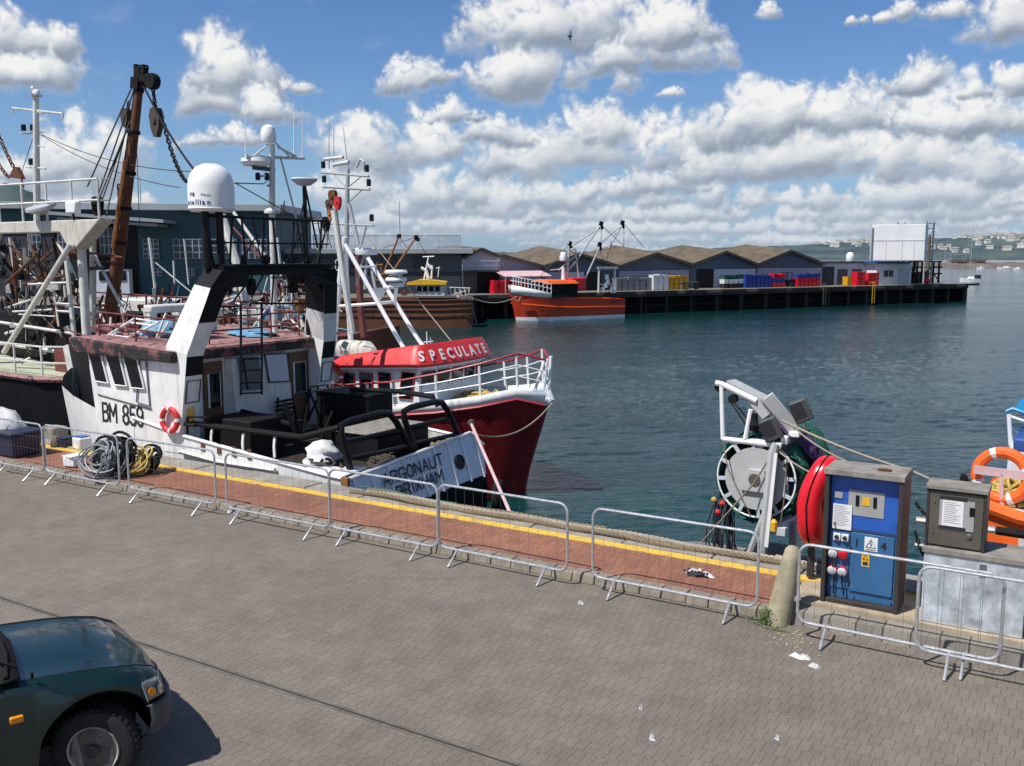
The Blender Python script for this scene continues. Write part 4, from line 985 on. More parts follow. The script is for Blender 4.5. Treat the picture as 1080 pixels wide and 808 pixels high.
m.hexa([(b0.x,Yb-4,b0.z-.35),(b1.x,Yb-4,b1.z-.35),(b1.x,Yb-.01,b1.z-.35),(b0.x,Yb-.01,b0.z-.35),(b0.x,Yb-4,b0.z),(b1.x,Yb-4,b1.z),(b1.x,Yb-.01,b1.z),(b0.x,Yb-.01,b0.z)])
c0,c1=wq(60,229,Yb-3.4),wq(165,236,Yb-3.4); m.hexa([(c0.x,Yb-3.4,c0.z-.3),(c1.x,Yb-3.4,c1.z-.3),(c1.x,Yb-.02,c1.z-.3),(c0.x,Yb-.02,c0.z-.3),(c0.x,Yb-3.4,c0.z),(c1.x,Yb-3.4,c1.z),(c1.x,Yb-.02,c1.z),(c0.x,Yb-.02,c0.z)])
m.build('canopy','fascia',t,smooth=False)
wbox(40,236,147,300,Yb-.1,.08,0).build('loading_bay','pier_void',t,smooth=False)
wbox(-40,236,60,300,Yb-.15,.1,0).build('loading_bay','wall_navy',t,smooth=False)
m=MB(WF); zz=wq(0,221).z
for k in range(14): z=zz-.55*k; m.box((wq(148,0).x,Yb-.02,z),(wq(290,0).x,Yb-.001,z+.03))
m.build('cladding_joints','wall_navy',t,smooth=False)
wins=[(150,252,168,273,3,4),(182,252,217,273,5,3),(222,252,250,273,4,3),(255,252,282,273,4,3),(162,283,171,291,2,2),(199,283,206,291,2,1),(230,283,238,291,2,1),(104,240,120,268,3,3),(28,240,44,270,3,4),(60,240,76,270,3,4)]
for (x0,y0,x1,y1,nc,nr) in wins:
    f_=wbox(x0,y0,x1,y1,Yb-.22,.06).build('window','fascia',t,smooth=False)
    a=wq(x0,y0,Yb-.24); b=wq(x1,y1,Yb-.24); m=MB(WF)
    for i in range(nc):
        for j in range(nr):
            w_,h_=(b.x-a.x)/nc,(a.z-b.z)/nr; m.box((a.x+w_*i+.07,Yb-.245,a.z-h_*j-.07),(a.x+w_*(i+1)-.07,Yb-.225,a.z-h_*(j+1)+.07))
    m.build('pane','glass_blue',f_,smooth=False)
wbox(100,284,137,312,Yb-2,1,0).build('lower_wall','wall_pale',t,smooth=False); wbox(-20,280,60,312,Yb-2,1,0).build('lower_wall','wall_navy',t,smooth=False)
wbox(104,286,133,296,Yb-2.1,.08).build('window','glass_dark',t,smooth=False)
Yg=112.
t=thing('grey_hall','flat roofed dark grey quayside hall with a glass parapet','hall',tuple(A(390,290,Yg)-V((0,0,A(390,290,Yg).z))),WF)
wbox(280,268,487,312,Yg,14,-.5).build('wall','wall_darkgrey',t,smooth=False)
wbox(280,262,499,267.6,Yg-1,16).build('roof','fascia',t,smooth=False,bevel=.05)
wbox(280,287,486,312,Yg-.08,.06,-.5).build('lower_wall','wall_navy',t,smooth=False)
m=wbox(330,248,486,261.6,Yg+4,.05); m.build('glass_parapet','glass_rail',t,smooth=False)
m=MB(WF)
for x in (330,352,374,396,418,440,462,485): a=A(x,249,Yg+4); m.tube((a.x,Yg+4,a.z-1.4),(a.x,Yg+4,a.z+.2),.04,n=5)
a=A(330,247.6,Yg+4); b=A(486,247.6,Yg+4); m.tube(a,b,.05,n=5); m.build('parapet_rail','grey_mast',t)
for i in range(5):
    x=300+i*34; f_=wbox(x,272,x+16,283,Yg-.16,.07).build('window','wall_navy',t,smooth=False); wbox(x+1,273,x+15,282,Yg-.2,.03).build('pane','glass_blue',f_,smooth=False)
t=thing('balcony','railed balcony on the grey shed front beside the hall','balcony',(PQ(508,285,4.5).x,4,0),PF)
a=PQ(487,285,3.6); b=PQ(526,285,3.6); m=MB(PF); m.box((a.x,3.4,a.z-.15),(b.x,4.5,a.z))
m.build('slab','wall_darkgrey',t); m=MB(PF)
for k in range(14): x=a.x+(b.x-a.x)*k/13; m.tube((x,3.45,a.z),(x,3.45,a.z+1.05),.025,n=4)
for z in (.5,1.05): m.tube((a.x,3.45,a.z+z),(b.x,3.45,a.z+z),.03,n=4)
m.build('railing','wall_pale',t)
# quay behind the boats at the left (root of the pier)
struct('far_quay',MB(WF).box((-150,102.5,-6),(A(497,312,102.5).x,150,-.06)),'concrete_dark')
# --- lamp columns / masts behind
for (x,y0,lab) in ((421,212,'thin grey flagpole rising behind the grey hall'),(147,186,'thin pole rising behind the derrick at the market hall')):
    a=A(x,y0,120); one('flagpole',MB(WF).tube((a.x,120,4),(a.x,120,a.z),.12,.05,n=6),'grey_mast',lab,'pole')
# --- hills, houses and breakwater
def ridge(name,pts,Y,depth,base=-2.95,mat='hill',n=60,jag=.5):
    m=MB(WF); rows=[]; rr=random.Random(3)
    for j in range(9):
        f_=j/8; row=[]
        for i in range(n+1):
            x=pts[0][0]+(pts[-1][0]-pts[0][0])*i/n
            for (xa,ya),(xb,yb) in zip(pts[:-1],pts[1:]):
                if xa<=x<=xb: y=ya+(yb-ya)*(x-xa)/(xb-xa)
            p=A(x,y,Y+depth); k=(math.sin(f_*math.pi/2))**.8
            row.append((p.x*(1-.12*(1-f_)),Y+depth*f_,base+(p.z+rr.uniform(-1,1)*jag-base)*k))
        rows.append(row)
    m.loft(rows); o=m.build(name,mat,None); o['kind']='structure'; return o,rows
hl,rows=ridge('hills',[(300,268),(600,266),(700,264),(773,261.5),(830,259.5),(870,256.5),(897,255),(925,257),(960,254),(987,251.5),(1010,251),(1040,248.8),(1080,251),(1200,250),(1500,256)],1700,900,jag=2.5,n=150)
nh=0; rr=random.Random(11)
hp=[]
for k in range(230):
    x=rr.choice([rr.uniform(868,920),rr.uniform(985,1082),rr.uniform(840,1082)]); f_=rr.uniform(.15,.85)
    Y=1700+900*f_; top=None
    for (xa,ya),(xb,yb) in zip([(830,259.5),(870,256.5),(897,255),(925,257),(960,254),(987,251.5),(1010,251),(1040,248.8),(1085,251)][:-1],[(870,256.5),(897,255),(925,257),(960,254),(987,251.5),(1010,251),(1040,248.8),(1085,251)]):
        if xa<=x<=xb: top=ya+(yb-ya)*(x-xa)/(xb-xa)
    if top is None: continue
    p=A(x,top,2600); z=-2.95+(p.z+2.95)*(math.sin(f_*math.pi/2))**.8; X=p.x*(1-.12*(1-f_))
    hp.append((X,Y,z,rr.uniform(6,13)*(1.5 if rr.random()<.15 else 1),rr.uniform(4,6.5)))
def make_house():
    t=thing('hill_house','small pale house scattered on the far hillside','house',(0,0,0),WF,group='pale houses on the far hillside')
    MB(WF).box((-.5,-.5,-.6),(.5,.5,1)).build('wall','house_white',t,smooth=False)
    MB(WF).prism([(-.55,-.55,1.001),(-.55,.55,1.001),(-.55,0,1.5)],(1.1,0,0)).build('roof','house_roof',t,smooth=False)
    return t
hs=make_house()
for k,(X,Y,z,w_,h_) in enumerate(hp):
    o=hs if k==0 else copy_tree(hs); o.location=(X,Y,z); o.scale=(w_,8,h_); o.rotation_euler.z=rr.uniform(-.4,.4)
bw,_r=ridge('breakwater',[(930,277),(1000,277.5),(1012,276.8),(1080,277),(1300,277)],600,14,mat='breakwater_stone',n=90,jag=.35)
a=A(985,274.6,618); b=A(1300,274.6,618)
struct('breakwater_wall',MB(WF).box((a.x,614,-1),(b.x,619,a.z)),'wall_pale')
a=A(1001,275,612); b=A(1037,283,612); m=MB(WF); m.box((a.x,609,.5),(b.x,613,2.0))
for k in range(6): x=a.x+(b.x-a.x)*(k+.5)/6; m.box((x-.3,609.5,-4),(x+.3,610.3,.49))
one('far_jetty',m,'trim_brown','low brown timber jetty in front of the far breakwater','jetty',smooth=False)
# tree covered rise behind the market, left
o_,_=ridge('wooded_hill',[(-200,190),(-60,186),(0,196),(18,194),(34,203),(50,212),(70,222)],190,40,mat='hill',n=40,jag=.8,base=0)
# sailing boat and moored launches
def small_boat(x,y,L_,lab,mast=None,cat='boat',hullmat='white_clean',depth=None):
    g=G(x,y,WATER); t=thing('sailing_boat' if mast else 'moored_launch',lab,cat,(g.x,g.y,WATER),WF)
    m=MB(WF); st=[(-L_/2,L_*.12,L_*.10,1.0,-.3),(-L_/4,L_*.15,L_*.13,.95,-.4),(0,L_*.16,L_*.14,.95,-.4),(L_/4,L_*.12,L_*.09,1.05,-.4),(L_/2,.05,.02,1.25,-.2)]
    st=[(g.x-s_,a_,b_,WATER+c_,WATER+d_) for s_,a_,b_,c_,d_ in st]; hull(m,st,g.y); m.build('hull',hullmat,t)
    m=MB(WF); m.loft([[(s_,g.y-a_*.97,z_-.05),(s_,g.y+a_*.97,z_-.05)] for s_,a_,b_,z_,d_ in st]); m.build('deck','wall_white',t)
    m=MB(WF); m.hexa([(g.x-L_*.1,g.y-L_*.08,WATER+.9),(g.x+L_*.22,g.y-L_*.08,WATER+.9),(g.x+L_*.22,g.y+L_*.08,WATER+.9),(g.x-L_*.1,g.y+L_*.08,WATER+.9),(g.x-L_*.05,g.y-L_*.06,WATER+1.5),(g.x+L_*.18,g.y-L_*.06,WATER+1.55),(g.x+L_*.18,g.y+L_*.06,WATER+1.55),(g.x-L_*.05,g.y+L_*.06,WATER+1.5)]); m.build('cabin','white_clean',t,bevel=.05)
    if mast:
        z=A(x,mast,g.y).z; m=MB(WF); m.tube((g.x,g.y,WATER+1),(g.x,g.y,z),.09,.06,n=6); m.tube((g.x,g.y,WATER+2.2),(g.x+L_*.4,g.y,WATER+2.1),.12,n=6); m.build('mast','grey_mast',t)
        m=MB(WF); m.tube((g.x-L_/2,g.y,WATER+1.2),(g.x,g.y,z),.02,n=4); m.tube((g.x+L_/2,g.y,WATER+1.2),(g.x,g.y,z),.02,n=4); m.build('stays','grey_mast',t)
        MB(WF).box((g.x+L_*.3,g.y-.8,WATER+1),(g.x+L_*.5,g.y+.8,WATER+2)).build('spray_hood','plastic_navy',t,bevel=.1)
small_boat(1022.5,297.5,5.6,'white sailing boat with a bare mast moored beyond the pier end',mast=240,cat='sailing boat')
small_boat(1060,284,9,'low white launch moored in front of the breakwater')
small_boat(1034,284.4,4,'tiny white dinghy moored near the breakwater, left of the launch')
small_boat(1073,285,4,'tiny white dinghy near the right edge below the breakwater')
# ================================================================ boats at the quay
def chain(m,a,b,drop,r=.035,link=.12):
    P=sag(a,b,drop,max(4,int((V(b)-V(a)).length/link)))
    for i,(p,q) in enumerate(zip(P[:-1],P[1:])):
        d=(q-p).normalized(); x,y=parallel_axes(d); n_=x if i%2 else y; w_=n_.cross(d)
        c_=(p+q)/2; l=link*.68; m.path([c_+d*l*math.cos(a_)+w_*l*.5*math.sin(a_) for a_ in [k*math.pi/4 for k in range(8)]],r*.5,4,closed=True)
def block(m,c,w=.3,h=.5,tk=.14,d=(0,0,-1)):
    c=V(c); prof=[(-.5,.2),(-.35,.45),(0,.5),(.35,.45),(.5,.2),(.38,-.25),(.12,-.55),(-.12,-.55),(-.38,-.25)]
    m.prism([(c.x+a*w,c.y-tk/2,c.z+b*h) for a,b in prof],(0,tk,0)); m.lathe([(w*.2,0),(w*.2,tk*1.5)],(c.x,c.y-tk*.75,c.z+.02),(0,1,0),10)
def lamp(m,c,r=.09,h=.2): m.lathe([(r,0),(r,h),(r*.7,h+.03)],c,(0,0,1),10)
def window(t,q,out,mat='glass_dark',fr='white_paint',w_=.035,d=.03):
    """q: corner points of the pane, out: outward normal"""
    out=V(out).normalized(); Q_=[V(p)+out*d*.3 for p in q]
    f_=MB().path(Q_,w_,6,closed=True).build('window_frame',fr,t)
    MB().prism([p-out*.015 for p in Q_],out*.022).build('pane',mat,f_,smooth=False); return f_
# ---------------------------------------------------------------- white trawler lettered ARGONAUT
AC=15.6; AR=thing('stern_trawler','white stern trawler with black gantry and ARGONAUT BRIXHAM on her transom','trawler',(-16,AC,WATER))
st=[(-11.98,2.25,2.05,.18,-4),(-12.4,2.3,2.15,.22,-4),(-14.2,2.3,2.2,.38,-4),(-16.4,2.3,2.2,.58,-4),(-18,2.3,2.2,.83,-4),(-19.35,2.3,2.1,.95,-4),(-20.6,2.0,1.5,1.1,-4),(-21.8,1.5,.9,1.2,-4),(-22.8,.8,.4,1.3,-4),(-23.5,.1,.05,1.4,-4,.35)]
hull(MB(),st,AC).build('hull','white_paint',AR)
DZ=.04
m=MB(); m.loft([[(s,AC-a*.97,DZ),(s,AC+a*.97,DZ)] for s,a,*_ in st[:6]]); m.build('working_deck','deck_wood',AR,smooth=False)
for sg in (-1,1):
    m=MB(); m.path([V((s,AC+sg*a,z+.02)) for s,a,_,z,*_ in st[:5]],.04,6); m.build('bulwark_cap','white_clean',AR)
    m=MB(); m.loft([[(s,AC+sg*(a-.07),DZ),(s,AC+sg*(a-.07),z)] for s,a,_,z,*_ in st[:5]]); m.build('bulwark_inner','white_aged',AR,smooth=False)
# deckhouse
zr=2.2
side=[(-19.2,13.3,-.2),(-19.5,13.3,zr+.03),(-16.5,13.3,zr-.05),(-16.4,13.3,.60),(-18.0,13.3,.84),(-18.0,13.3,-.2)]
MB().prism([V(p)+V((0,-.004,0)) for p in side],(0,.1,0)).build('house_side','white_paint',AR,smooth=False)
MB().prism([V((p[0],2*AC-13.3+.004,p[2])) for p in side],(0,-.1,0)).build('house_side','white_paint',AR,smooth=False)
MB().box((-19.3,13.41,.0),(-16.72,2*AC-13.41,zr-.02)).build('deckhouse','white_paint',AR,smooth=False)
MB().hexa([(-16.719,14.78,.04),(-16.35,14.88,.04),(-16.35,16.62,.04),(-16.719,16.72,.04),(-16.719,14.78,2.1),(-16.55,14.88,2.1),(-16.55,16.62,2.1),(-16.719,16.72,2.1)]).build('deckhouse_front','white_aged',AR,smooth=False,bevel=.03)
def S5(x,y,s): return S(x,y,s)
for (x0,x1,yt,yb) in ((213,233,380,441),(303,324,368,436)):
    a=S(x0,yt,-16.7); b=S(x1,yb,-16.7); c_=S(x1,yt,-16.7)
    dm=MB().box((-16.718,a.y,.30),(-16.66,c_.y,2.06)).build('door','door_wood',AR,smooth=False)
    MB().path([(-16.65,a.y+.12,.9),(-16.65,a.y+.12,1.05)],.015,5).build('handle','steel',dm)
    w_=(c_.y-a.y); q=[(-16.65,a.y+w_*.22,1.05),(-16.65,a.y+w_*.78,1.05),(-16.65,a.y+w_*.78,1.8),(-16.65,a.y+w_*.22,1.8)]
    window(dm,q,(1,0,0),w_=.03) if False else MB().prism(q,(.03,0,0)).build('door_window','glass_dark',dm,smooth=False,bevel=.01)
    MB().path(q,.03,6,closed=True).build('window_frame','white_clean',dm)
for i,(x0,x1,yt,yb) in enumerate(((249,272,378,410),(277,302,374,402))):
    q=[S(x0+2,yt,-16.52),S(x1,yt-1,-16.52),S(x1+3,yb,-16.44),S(x0+7,yb+1,-16.44)]
    window(AR,q,(1,0,.1),'glass_blue' if i==0 else 'wall_pale','black_paint' if i else 'cab_blue2',w_=.02)
# side windows, forward raked
for q in (((93.5,371),(106.5,372.5),(114.5,404),(101,402)),((111.5,374),(126.5,376),(134,407),(121.5,406)),((130.5,376.5),(145,378.5),(152.5,410),(139,409))):
    P=[T(x,y,13.27) for x,y in q]; window(AR,P,(0,-1,0),'glass_dark','white_clean',w_=.028)
f_=MB(); P=[T(x,y,13.27) for x,y in ((147,379),(154,381),(158,428),(144,424))]; f_.path(P,.018,5,closed=True); f_.build('shutter_frame','wall_slate',AR)
MB().path([T(x,y,13.28) for x,y in ((103,416),(135,425),(160,432))],.012,4).build('strake','ink',AR)
q_=T(109,443.5,13.29); q2_=T(151,449.5,13.29); painted('registration','BM 859',(q_.x,13.293,q_.z),(1,0,0),(0,0,1),.40,.062,'ink',AR,q2_.x-q_.x)
# bow flank and stem
A0,A1=V((-19.52,13.32,2.3)),V((-19.12,13.32,-.4)); B0=T(74,367,15.6); B1=T(93,462,15.6); B1=B1+(B1-B0)*.3
MB().prism([A0,A1,B1,B0],(0,.06,0)).build('bow_flank','hull_black',AR,smooth=False)
C0,C1=T(70.5,364,15.62),T(90,457,15.62); m=MB(); m.bar(C0,C1,.26,.1); m.bar(C1,T(107,461,13.6),.12,.16); m.build('stem_bar','white_aged',AR)
# bridge roof
m=MB(); m.prism([(-19.95,13.14,2.22),(-16.45,13.14,2.16),(-16.45,13.14,2.38),(-19.95,13.14,2.56)],(0,2*(AC-13.14),0)); m.build('roof_edge','roof_edge_paint',AR,smooth=False,bevel=.03)
m=MB(); m.prism([(-19.85,13.2,2.564),(-16.5,13.2,2.392),(-16.5,13.2,2.40),(-19.85,13.2,2.572)],(0,2*(AC-13.2),0)); m.build('roof_deck','deck_pink',AR,smooth=False)
MB().box((-20.6,14.3,2.4),(-19.97,16.9,2.75)).build('bow_coaming','deck_pink',AR)
# gantry legs
def leg(mirror):
    rows=[]
    for (nf,na,fa,t_) in (((205,300),(222,304),(240,299),13.65),((175,365),(197,375),(215,375),13.3),((172,442),(192,440),(210,432),13.3)):
        a=T(*nf,t_); b=T(*na,t_); c_=S(*fa,b.x); c_=V((b.x,min(c_.y,t_+.75),b.z)); d_=V((a.x,c_.y,a.z)); rows.append([a,b,c_,d_])
    r0=rows[2]; rows.append([V((p.x,p.y,.2)) for p in r0])
    if mirror: rows=[[V((p.x,2*AC-p.y,p.z)) for p in r] for r in rows]
    return rows
for mir in (0,1):
    rows=leg(mir); m=MB()
    for r0,r1 in zip(rows[:-1],rows[1:]): m.hexa(list(r1)+list(r0))
    lg=m.build('gantry_leg','white_paint',AR,smooth=False)
    # black band on the aft and inboard faces of the raked part, and the dark locker below the knee
    def lerpf(i,j,f): return rows[i][j].lerp(rows[i+1][j],f)
    m=MB(); off=V((.004,0,0)); inn=V((0,-.004 if mir else .004,0))
    MB().prism([lerpf(0,1,0)+off,lerpf(0,2,0)+off,lerpf(0,2,.52)+off,lerpf(0,1,.52)+off],(.003,0,0)).build('black_band','black_paint',lg,smooth=False)
    MB().prism([lerpf(0,2,0)+inn,lerpf(0,3,0)+inn,lerpf(0,3,.5)+inn,lerpf(0,2,.5)+inn],(0,.003 if not mir else -.003,0)).build('black_band','black_paint',lg,smooth=False)
    m.prism([lerpf(1,1,.03)+off,lerpf(1,2,.03)+off,lerpf(1,2,.34)+off,lerpf(1,1,.34)+off],(.003,0,0)); m.build('black_band','black_paint',lg,smooth=False)
    bx=MB(); a=lerpf(1,1,.42)+off; b=lerpf(1,2,.42)+off; c_=lerpf(1,2,.78)+off; d_=lerpf(1,1,.78)+off
    bx.path([a+V((.02,.05*(1-2*mir),0)),b+V((.02,-.05*(1-2*mir),0)),c_+V((.02,-.05*(1-2*mir),0)),d_+V((.02,.05*(1-2*mir),0))],.014,5,closed=True); bx.build('board_frame','black_paint',lg)
    top=rows[0]; m=MB(); up=V((0,0,.36)); inb=V((0,(-1 if mir else 1)*.55,0)); 
    m.hexa([top[0],top[1],top[2]+inb,top[3]+inb]+[top[0]+up+inb*.35+V((.15,0,0)),top[1]+up+inb*.35+V((.15,0,0)),top[2]+up+inb*1.2,top[3]+up+inb*1.2]); m.build('gantry_shoulder','black_paint',AR,smooth=False)
tp=leg(0)[0]; zb=tp[0].z+.18; sx=(tp[0].x+tp[1].x)/2+.1
m=MB(); m.box((sx-.22,13.95,zb),(sx+.22,17.25,zb+.2)); m.box((sx-.5,14.0,zb+.2),(sx+.5,17.2,zb+.24)); m.build('gantry_beam','black_paint',AR,smooth=False)
m=MB()
for s_ in (1,-1):
    m.bar((sx,AC-s_*1.0,zb+.02),(sx,AC-s_*1.7,zb-.5),.09)
m.build('gantry_brace','black_paint',AR)
for (a_,w_) in ((14.9,.14),(16.2,.14)):
    b_=MB(); block(b_,(sx,a_,zb-.25),.2,.34); b_.build('hanging_block','black_rusty',AR)
MB().lathe([(.02,0),(.13,.05),(.14,.1)],(sx,15.7,zb-.14),(0,0,1),12).build('floodlight','lamp_glass',AR)
# rail frame over the beam
zt=zb+1.25; m=MB(); n=7
for i in range(n+1):
    y0=13.95+i*3.25/n; m.tube((sx-.1,y0,zb+.2),(sx-.1,y0+(.12 if i%2 else -.08),zt),.026,n=6)
for z_,r_ in ((zt,.035),(zb+.7,.022)): m.tube((sx-.1,13.8,z_),(sx-.1,17.55,z_),r_,n=6)
m.tube((sx-.1,17.55,zt),(sx-.1,17.1,zb+.2),.022); m.build('beam_rail','black_paint',AR)
for i in range(5):
    y0=14.0+i*.68; MB().tube((sx-.1,y0,zb+.2),(sx-.1,y0+.55*(1 if i%2 else -1)+.3,zt),.018,n=5).build('rail_brace','black_paint',AR)
for (ya,za,yb_,zb2) in ((14.3,-.55,15.1,.02),(15.2,.02,15.0,-.5),(16.1,.02,16.5,-.55),(16.9,-.5,16.3,.0),(15.5,.0,15.6,-.7),(15.8,-.3,16.2,-.3)): MB().tube((sx+.1,ya,zb+za),(sx-.1,yb_,zb+zb2),.022,n=5).build('gantry_stay','black_paint',AR)
for (ya,r1) in ((15.25,.1),(16.6,.08),(14.6,.07)): MB().lathe([(.02,0),(r1,.03),(r1,.16),(.03,.2)],(sx+.12,ya,zb+.24),(0,.1,1),10).build('deck_lamp','black_paint',AR)
# ladder hoops and rails round the wheelhouse aft end
m=MB()
for (x,y0,y1) in ((254,323,417),(276,320,416)):
    a=S(x,y0,-16.2); b=S(x,y1,-16.2); m.path([(-16.5,a.y,a.z+.05),(-16.2,a.y,a.z),b],.028,6)
a0,a1=S(254,380,-17),S(276,378,-17)
for y in (379,391,404,415): a=S(254,y,-16.2); b=S(276,y-1,-16.2); m.tube(a,b,.02,n=5)
m.path([S(229,324,-16.2),S(254,323,-16.2)],.02,5); m.path([S(268,320,-16.2),S(326,320,-16.2)],.025,5); m.build('ladder','black_paint',AR)
# winch house, hatch and deck gear
bx=thing('deck_winch','black trawl winch casing on the deck of the white trawler','winch',(-15.6,14.9,.22))
MB().box((-16.3,13.95,DZ),(-15.05,14.95,.92)).build('casing','black_rusty',bx,bevel=.03)
m=MB(); m.lathe([(.1,0),(.1,.7)],(-15.7,15.1,.5),(0,1,0),14); m.lathe([(.3,0),(.3,.05)],(-15.7,15.05,.5),(0,1,0),18); m.lathe([(.3,0),(.3,.05)],(-15.7,15.8,.5),(0,1,0),18); m.build('drum','black_rusty',bx)
m=MB()
for k in range(7): m.box((-16.345,15.95,.35+k*.1),(-16.31,16.55,.40+k*.1))
m.build('grille','black_rusty',bx,smooth=False)
bx=thing('deck_locker','large black locker with a worn grey top on the after deck of the white trawler','locker',(-13.3,16.4,DZ))
MB().hexa([(-13.9,15.3,DZ),(-12.7,15.3,DZ),(-12.7,17.1,DZ),(-13.9,17.1,DZ),(-13.9,15.3,.62),(-12.7,15.3,.58),(-12.7,17.1,.58),(-13.9,17.1,.62)]).build('body','black_paint',bx,bevel=.02)
MB().box((-13.95,15.25,.622),(-12.65,17.15,.65)).build('lid','weathered_top',bx,bevel=.01)
bx=thing('engine_casing','black engine casing with louvres at the far side of the white trawler','casing',(-14.9,17.2,DZ))
MB().box((-15.8,16.75,DZ),(-14.2,17.7,1.15)).build('body','black_paint',bx,bevel=.03)
MB().box((-15.85,16.7,1.152),(-14.1,17.75,1.2)).build('top','black_rusty',bx,bevel=.01)
m=MB()
for k in range(6): m.box((-14.195,16.9,.6+k*.08),(-14.17,17.5,.64+k*.08))
m.build('louvres','black_rusty',bx,smooth=False)
one('exhaust_pipe',MB().path([(-14.9,17.0,1.26),(-13.4,16.9,1.34),(-12.4,16.85,1.3),(-12.25,16.85,1.1)],.06,8),'black_paint','black exhaust pipe lying over the engine casing of the white trawler','pipe')
m=MB(); m.path([(-16.0,17.4,DZ),(-16.0,17.4,1.25),(-16.0,16.8,1.27)],.025,6); m.path([(-15.95,17.0,DZ),(-15.95,17.0,1.25)],.025,6)
one('deck_stanchion',m,'black_paint','thin black stanchion frame by the right hand cabin door of the white trawler','rail')
# canvas sack, rope heaps
def heap(name,c,rx,ry,h,mat,lab,cat,r=.03,n=26,seed=1,flat=1.,mats=None):
    rr=random.Random(seed); m=MB(); c=V(c)
    for k in range(n):
        a0=rr.uniform(0,6.28); R1=rr.uniform(.35,1); tx=rr.uniform(-.25,.25); z0=h*(1-R1)*.9+r
        cx=c.x+rr.uniform(-.25,.25)*rx; cy=c.y+rr.uniform(-.25,.25)*ry
        m.path([(cx+rx*R1*.8*math.cos(a0+j*.42),cy+ry*R1*.8*math.sin(a0+j*.42),max(c.z+r,c.z+z0+h*.18*math.sin(j*.9+a0)+tx*math.cos(j*.42)*h)) for j in range(rr.randint(9,15))],r,5)
    return one(name,m,mat,lab,cat)
def lump(name,c,rx,ry,h,mat,lab,cat,seed=3,n=18,k=9,amp=.16):
    rr=random.Random(seed); c=V(c); rows=[]
    for i in range(k+1):
        f_=i/k; row=[]; w_=math.sqrt(max(.0,1-f_**2.4)) if i<k else .02
        for j in range(n): 
            a=2*math.pi*j/n; q=1+amp*math.sin(a*3+i*.9+seed)+rr.uniform(-amp,amp)*.6; row.append((c.x+rx*w_*q*math.cos(a),c.y+ry*w_*q*math.sin(a),c.z+h*f_*(1+rr.uniform(-.03,.03))))
        rows.append(row+[row[0]])
    m=MB(); m.loft(rows); return one(name,m,mat,lab,cat,sharp=60)
a=S(356,478,-13.6); lump('canvas_sack',(-13.75,14.75,.04),.38,.34,.5,'sack','crumpled white canvas sack on the after deck of the white trawler','sack',n=14,amp=.22)
heap('rope_heap',(-12.45,15.2,.04),.4,.45,.26,'rope_dark','heap of dark rope against the stern rails of the white trawler','rope',seed=4)
heap('rope_heap',(-12.6,13.75,.1),.5,.28,.32,'rope_dark','heap of dark rope on the near quarter beside the bulwark','rope',seed=5,n=30)
heap('rope_heap',(-12.4,17.2,.04),.5,.4,.3,'rope_tan','tan rope heap at the far stern corner of the white trawler','rope',seed=6)
# pipe rail along the near side, goalpost rails at the stern
m=MB(); pts=[S(200,444,-16.4)]; rl=[T(202,446,13.5),T(228,450,13.5),T(318,461,13.5),S(345,454,-12.4),S(357,451,-12.2)]
m.path(rl,.06,8); m.build('side_rail','black_rusty',AR)
m=MB()
for x,y in ((224,450),(257,455),(290,459)):
    a=T(x,y,13.55); m.path([a,(a.x+.1,13.42,a.z-.2),(a.x+.15,13.38,.40)],.03,6)
m.build('rail_stay','white_aged',AR)
m=MB(); m.path([T(152,432,13.36),T(192,447,13.36),T(206,449,13.36)],.04,6); m.path([T(198,467,13.4),T(198,440,13.4),T(219,440,13.4)],.025,5); m.build('fore_rail','black_paint',AR)
for i,x in enumerate((214,231,247,263)):
    a=T(x,470+i*3,13.29); MB().box((a.x-.06,13.285,a.z-.12),(a.x+.06,13.297,a.z+.1)).build('freeing_port','rust',AR,smooth=False)
m=MB(); m.path([T(x,y,13.24) for x,y in ((190,476),(230,487),(290,496))],.05,6); m.build('rubbing_strake','white_aged',AR)
for i,(P_) in enumerate((((370,495),(357,447),(411,433),(440,484)),((440,482),(423,432),(467,422),(489,471)))):
    Q_=[S(x,y,-12.15) for x,y in P_]; Q_[0].z=min(Q_[0].z,.2)
    r_=.07; m=MB()
    def rnd(a,b,c_,f_=.22): return [b.lerp(a,f_),b.lerp(a,f_*.4).lerp(b.lerp(c_,f_*.4),.5),b.lerp(c_,f_)]
    m.path([Q_[0]]+rnd(Q_[0],Q_[1],Q_[2])+rnd(Q_[3],Q_[2],Q_[1])[::-1]+[Q_[3]],r_,8)
    for f_ in (.38,.72): m.tube(Q_[1].lerp(Q_[0],f_),Q_[2].lerp(Q_[3],f_),.05,n=7)
    m.build('stern_gate','black_paint',AR)
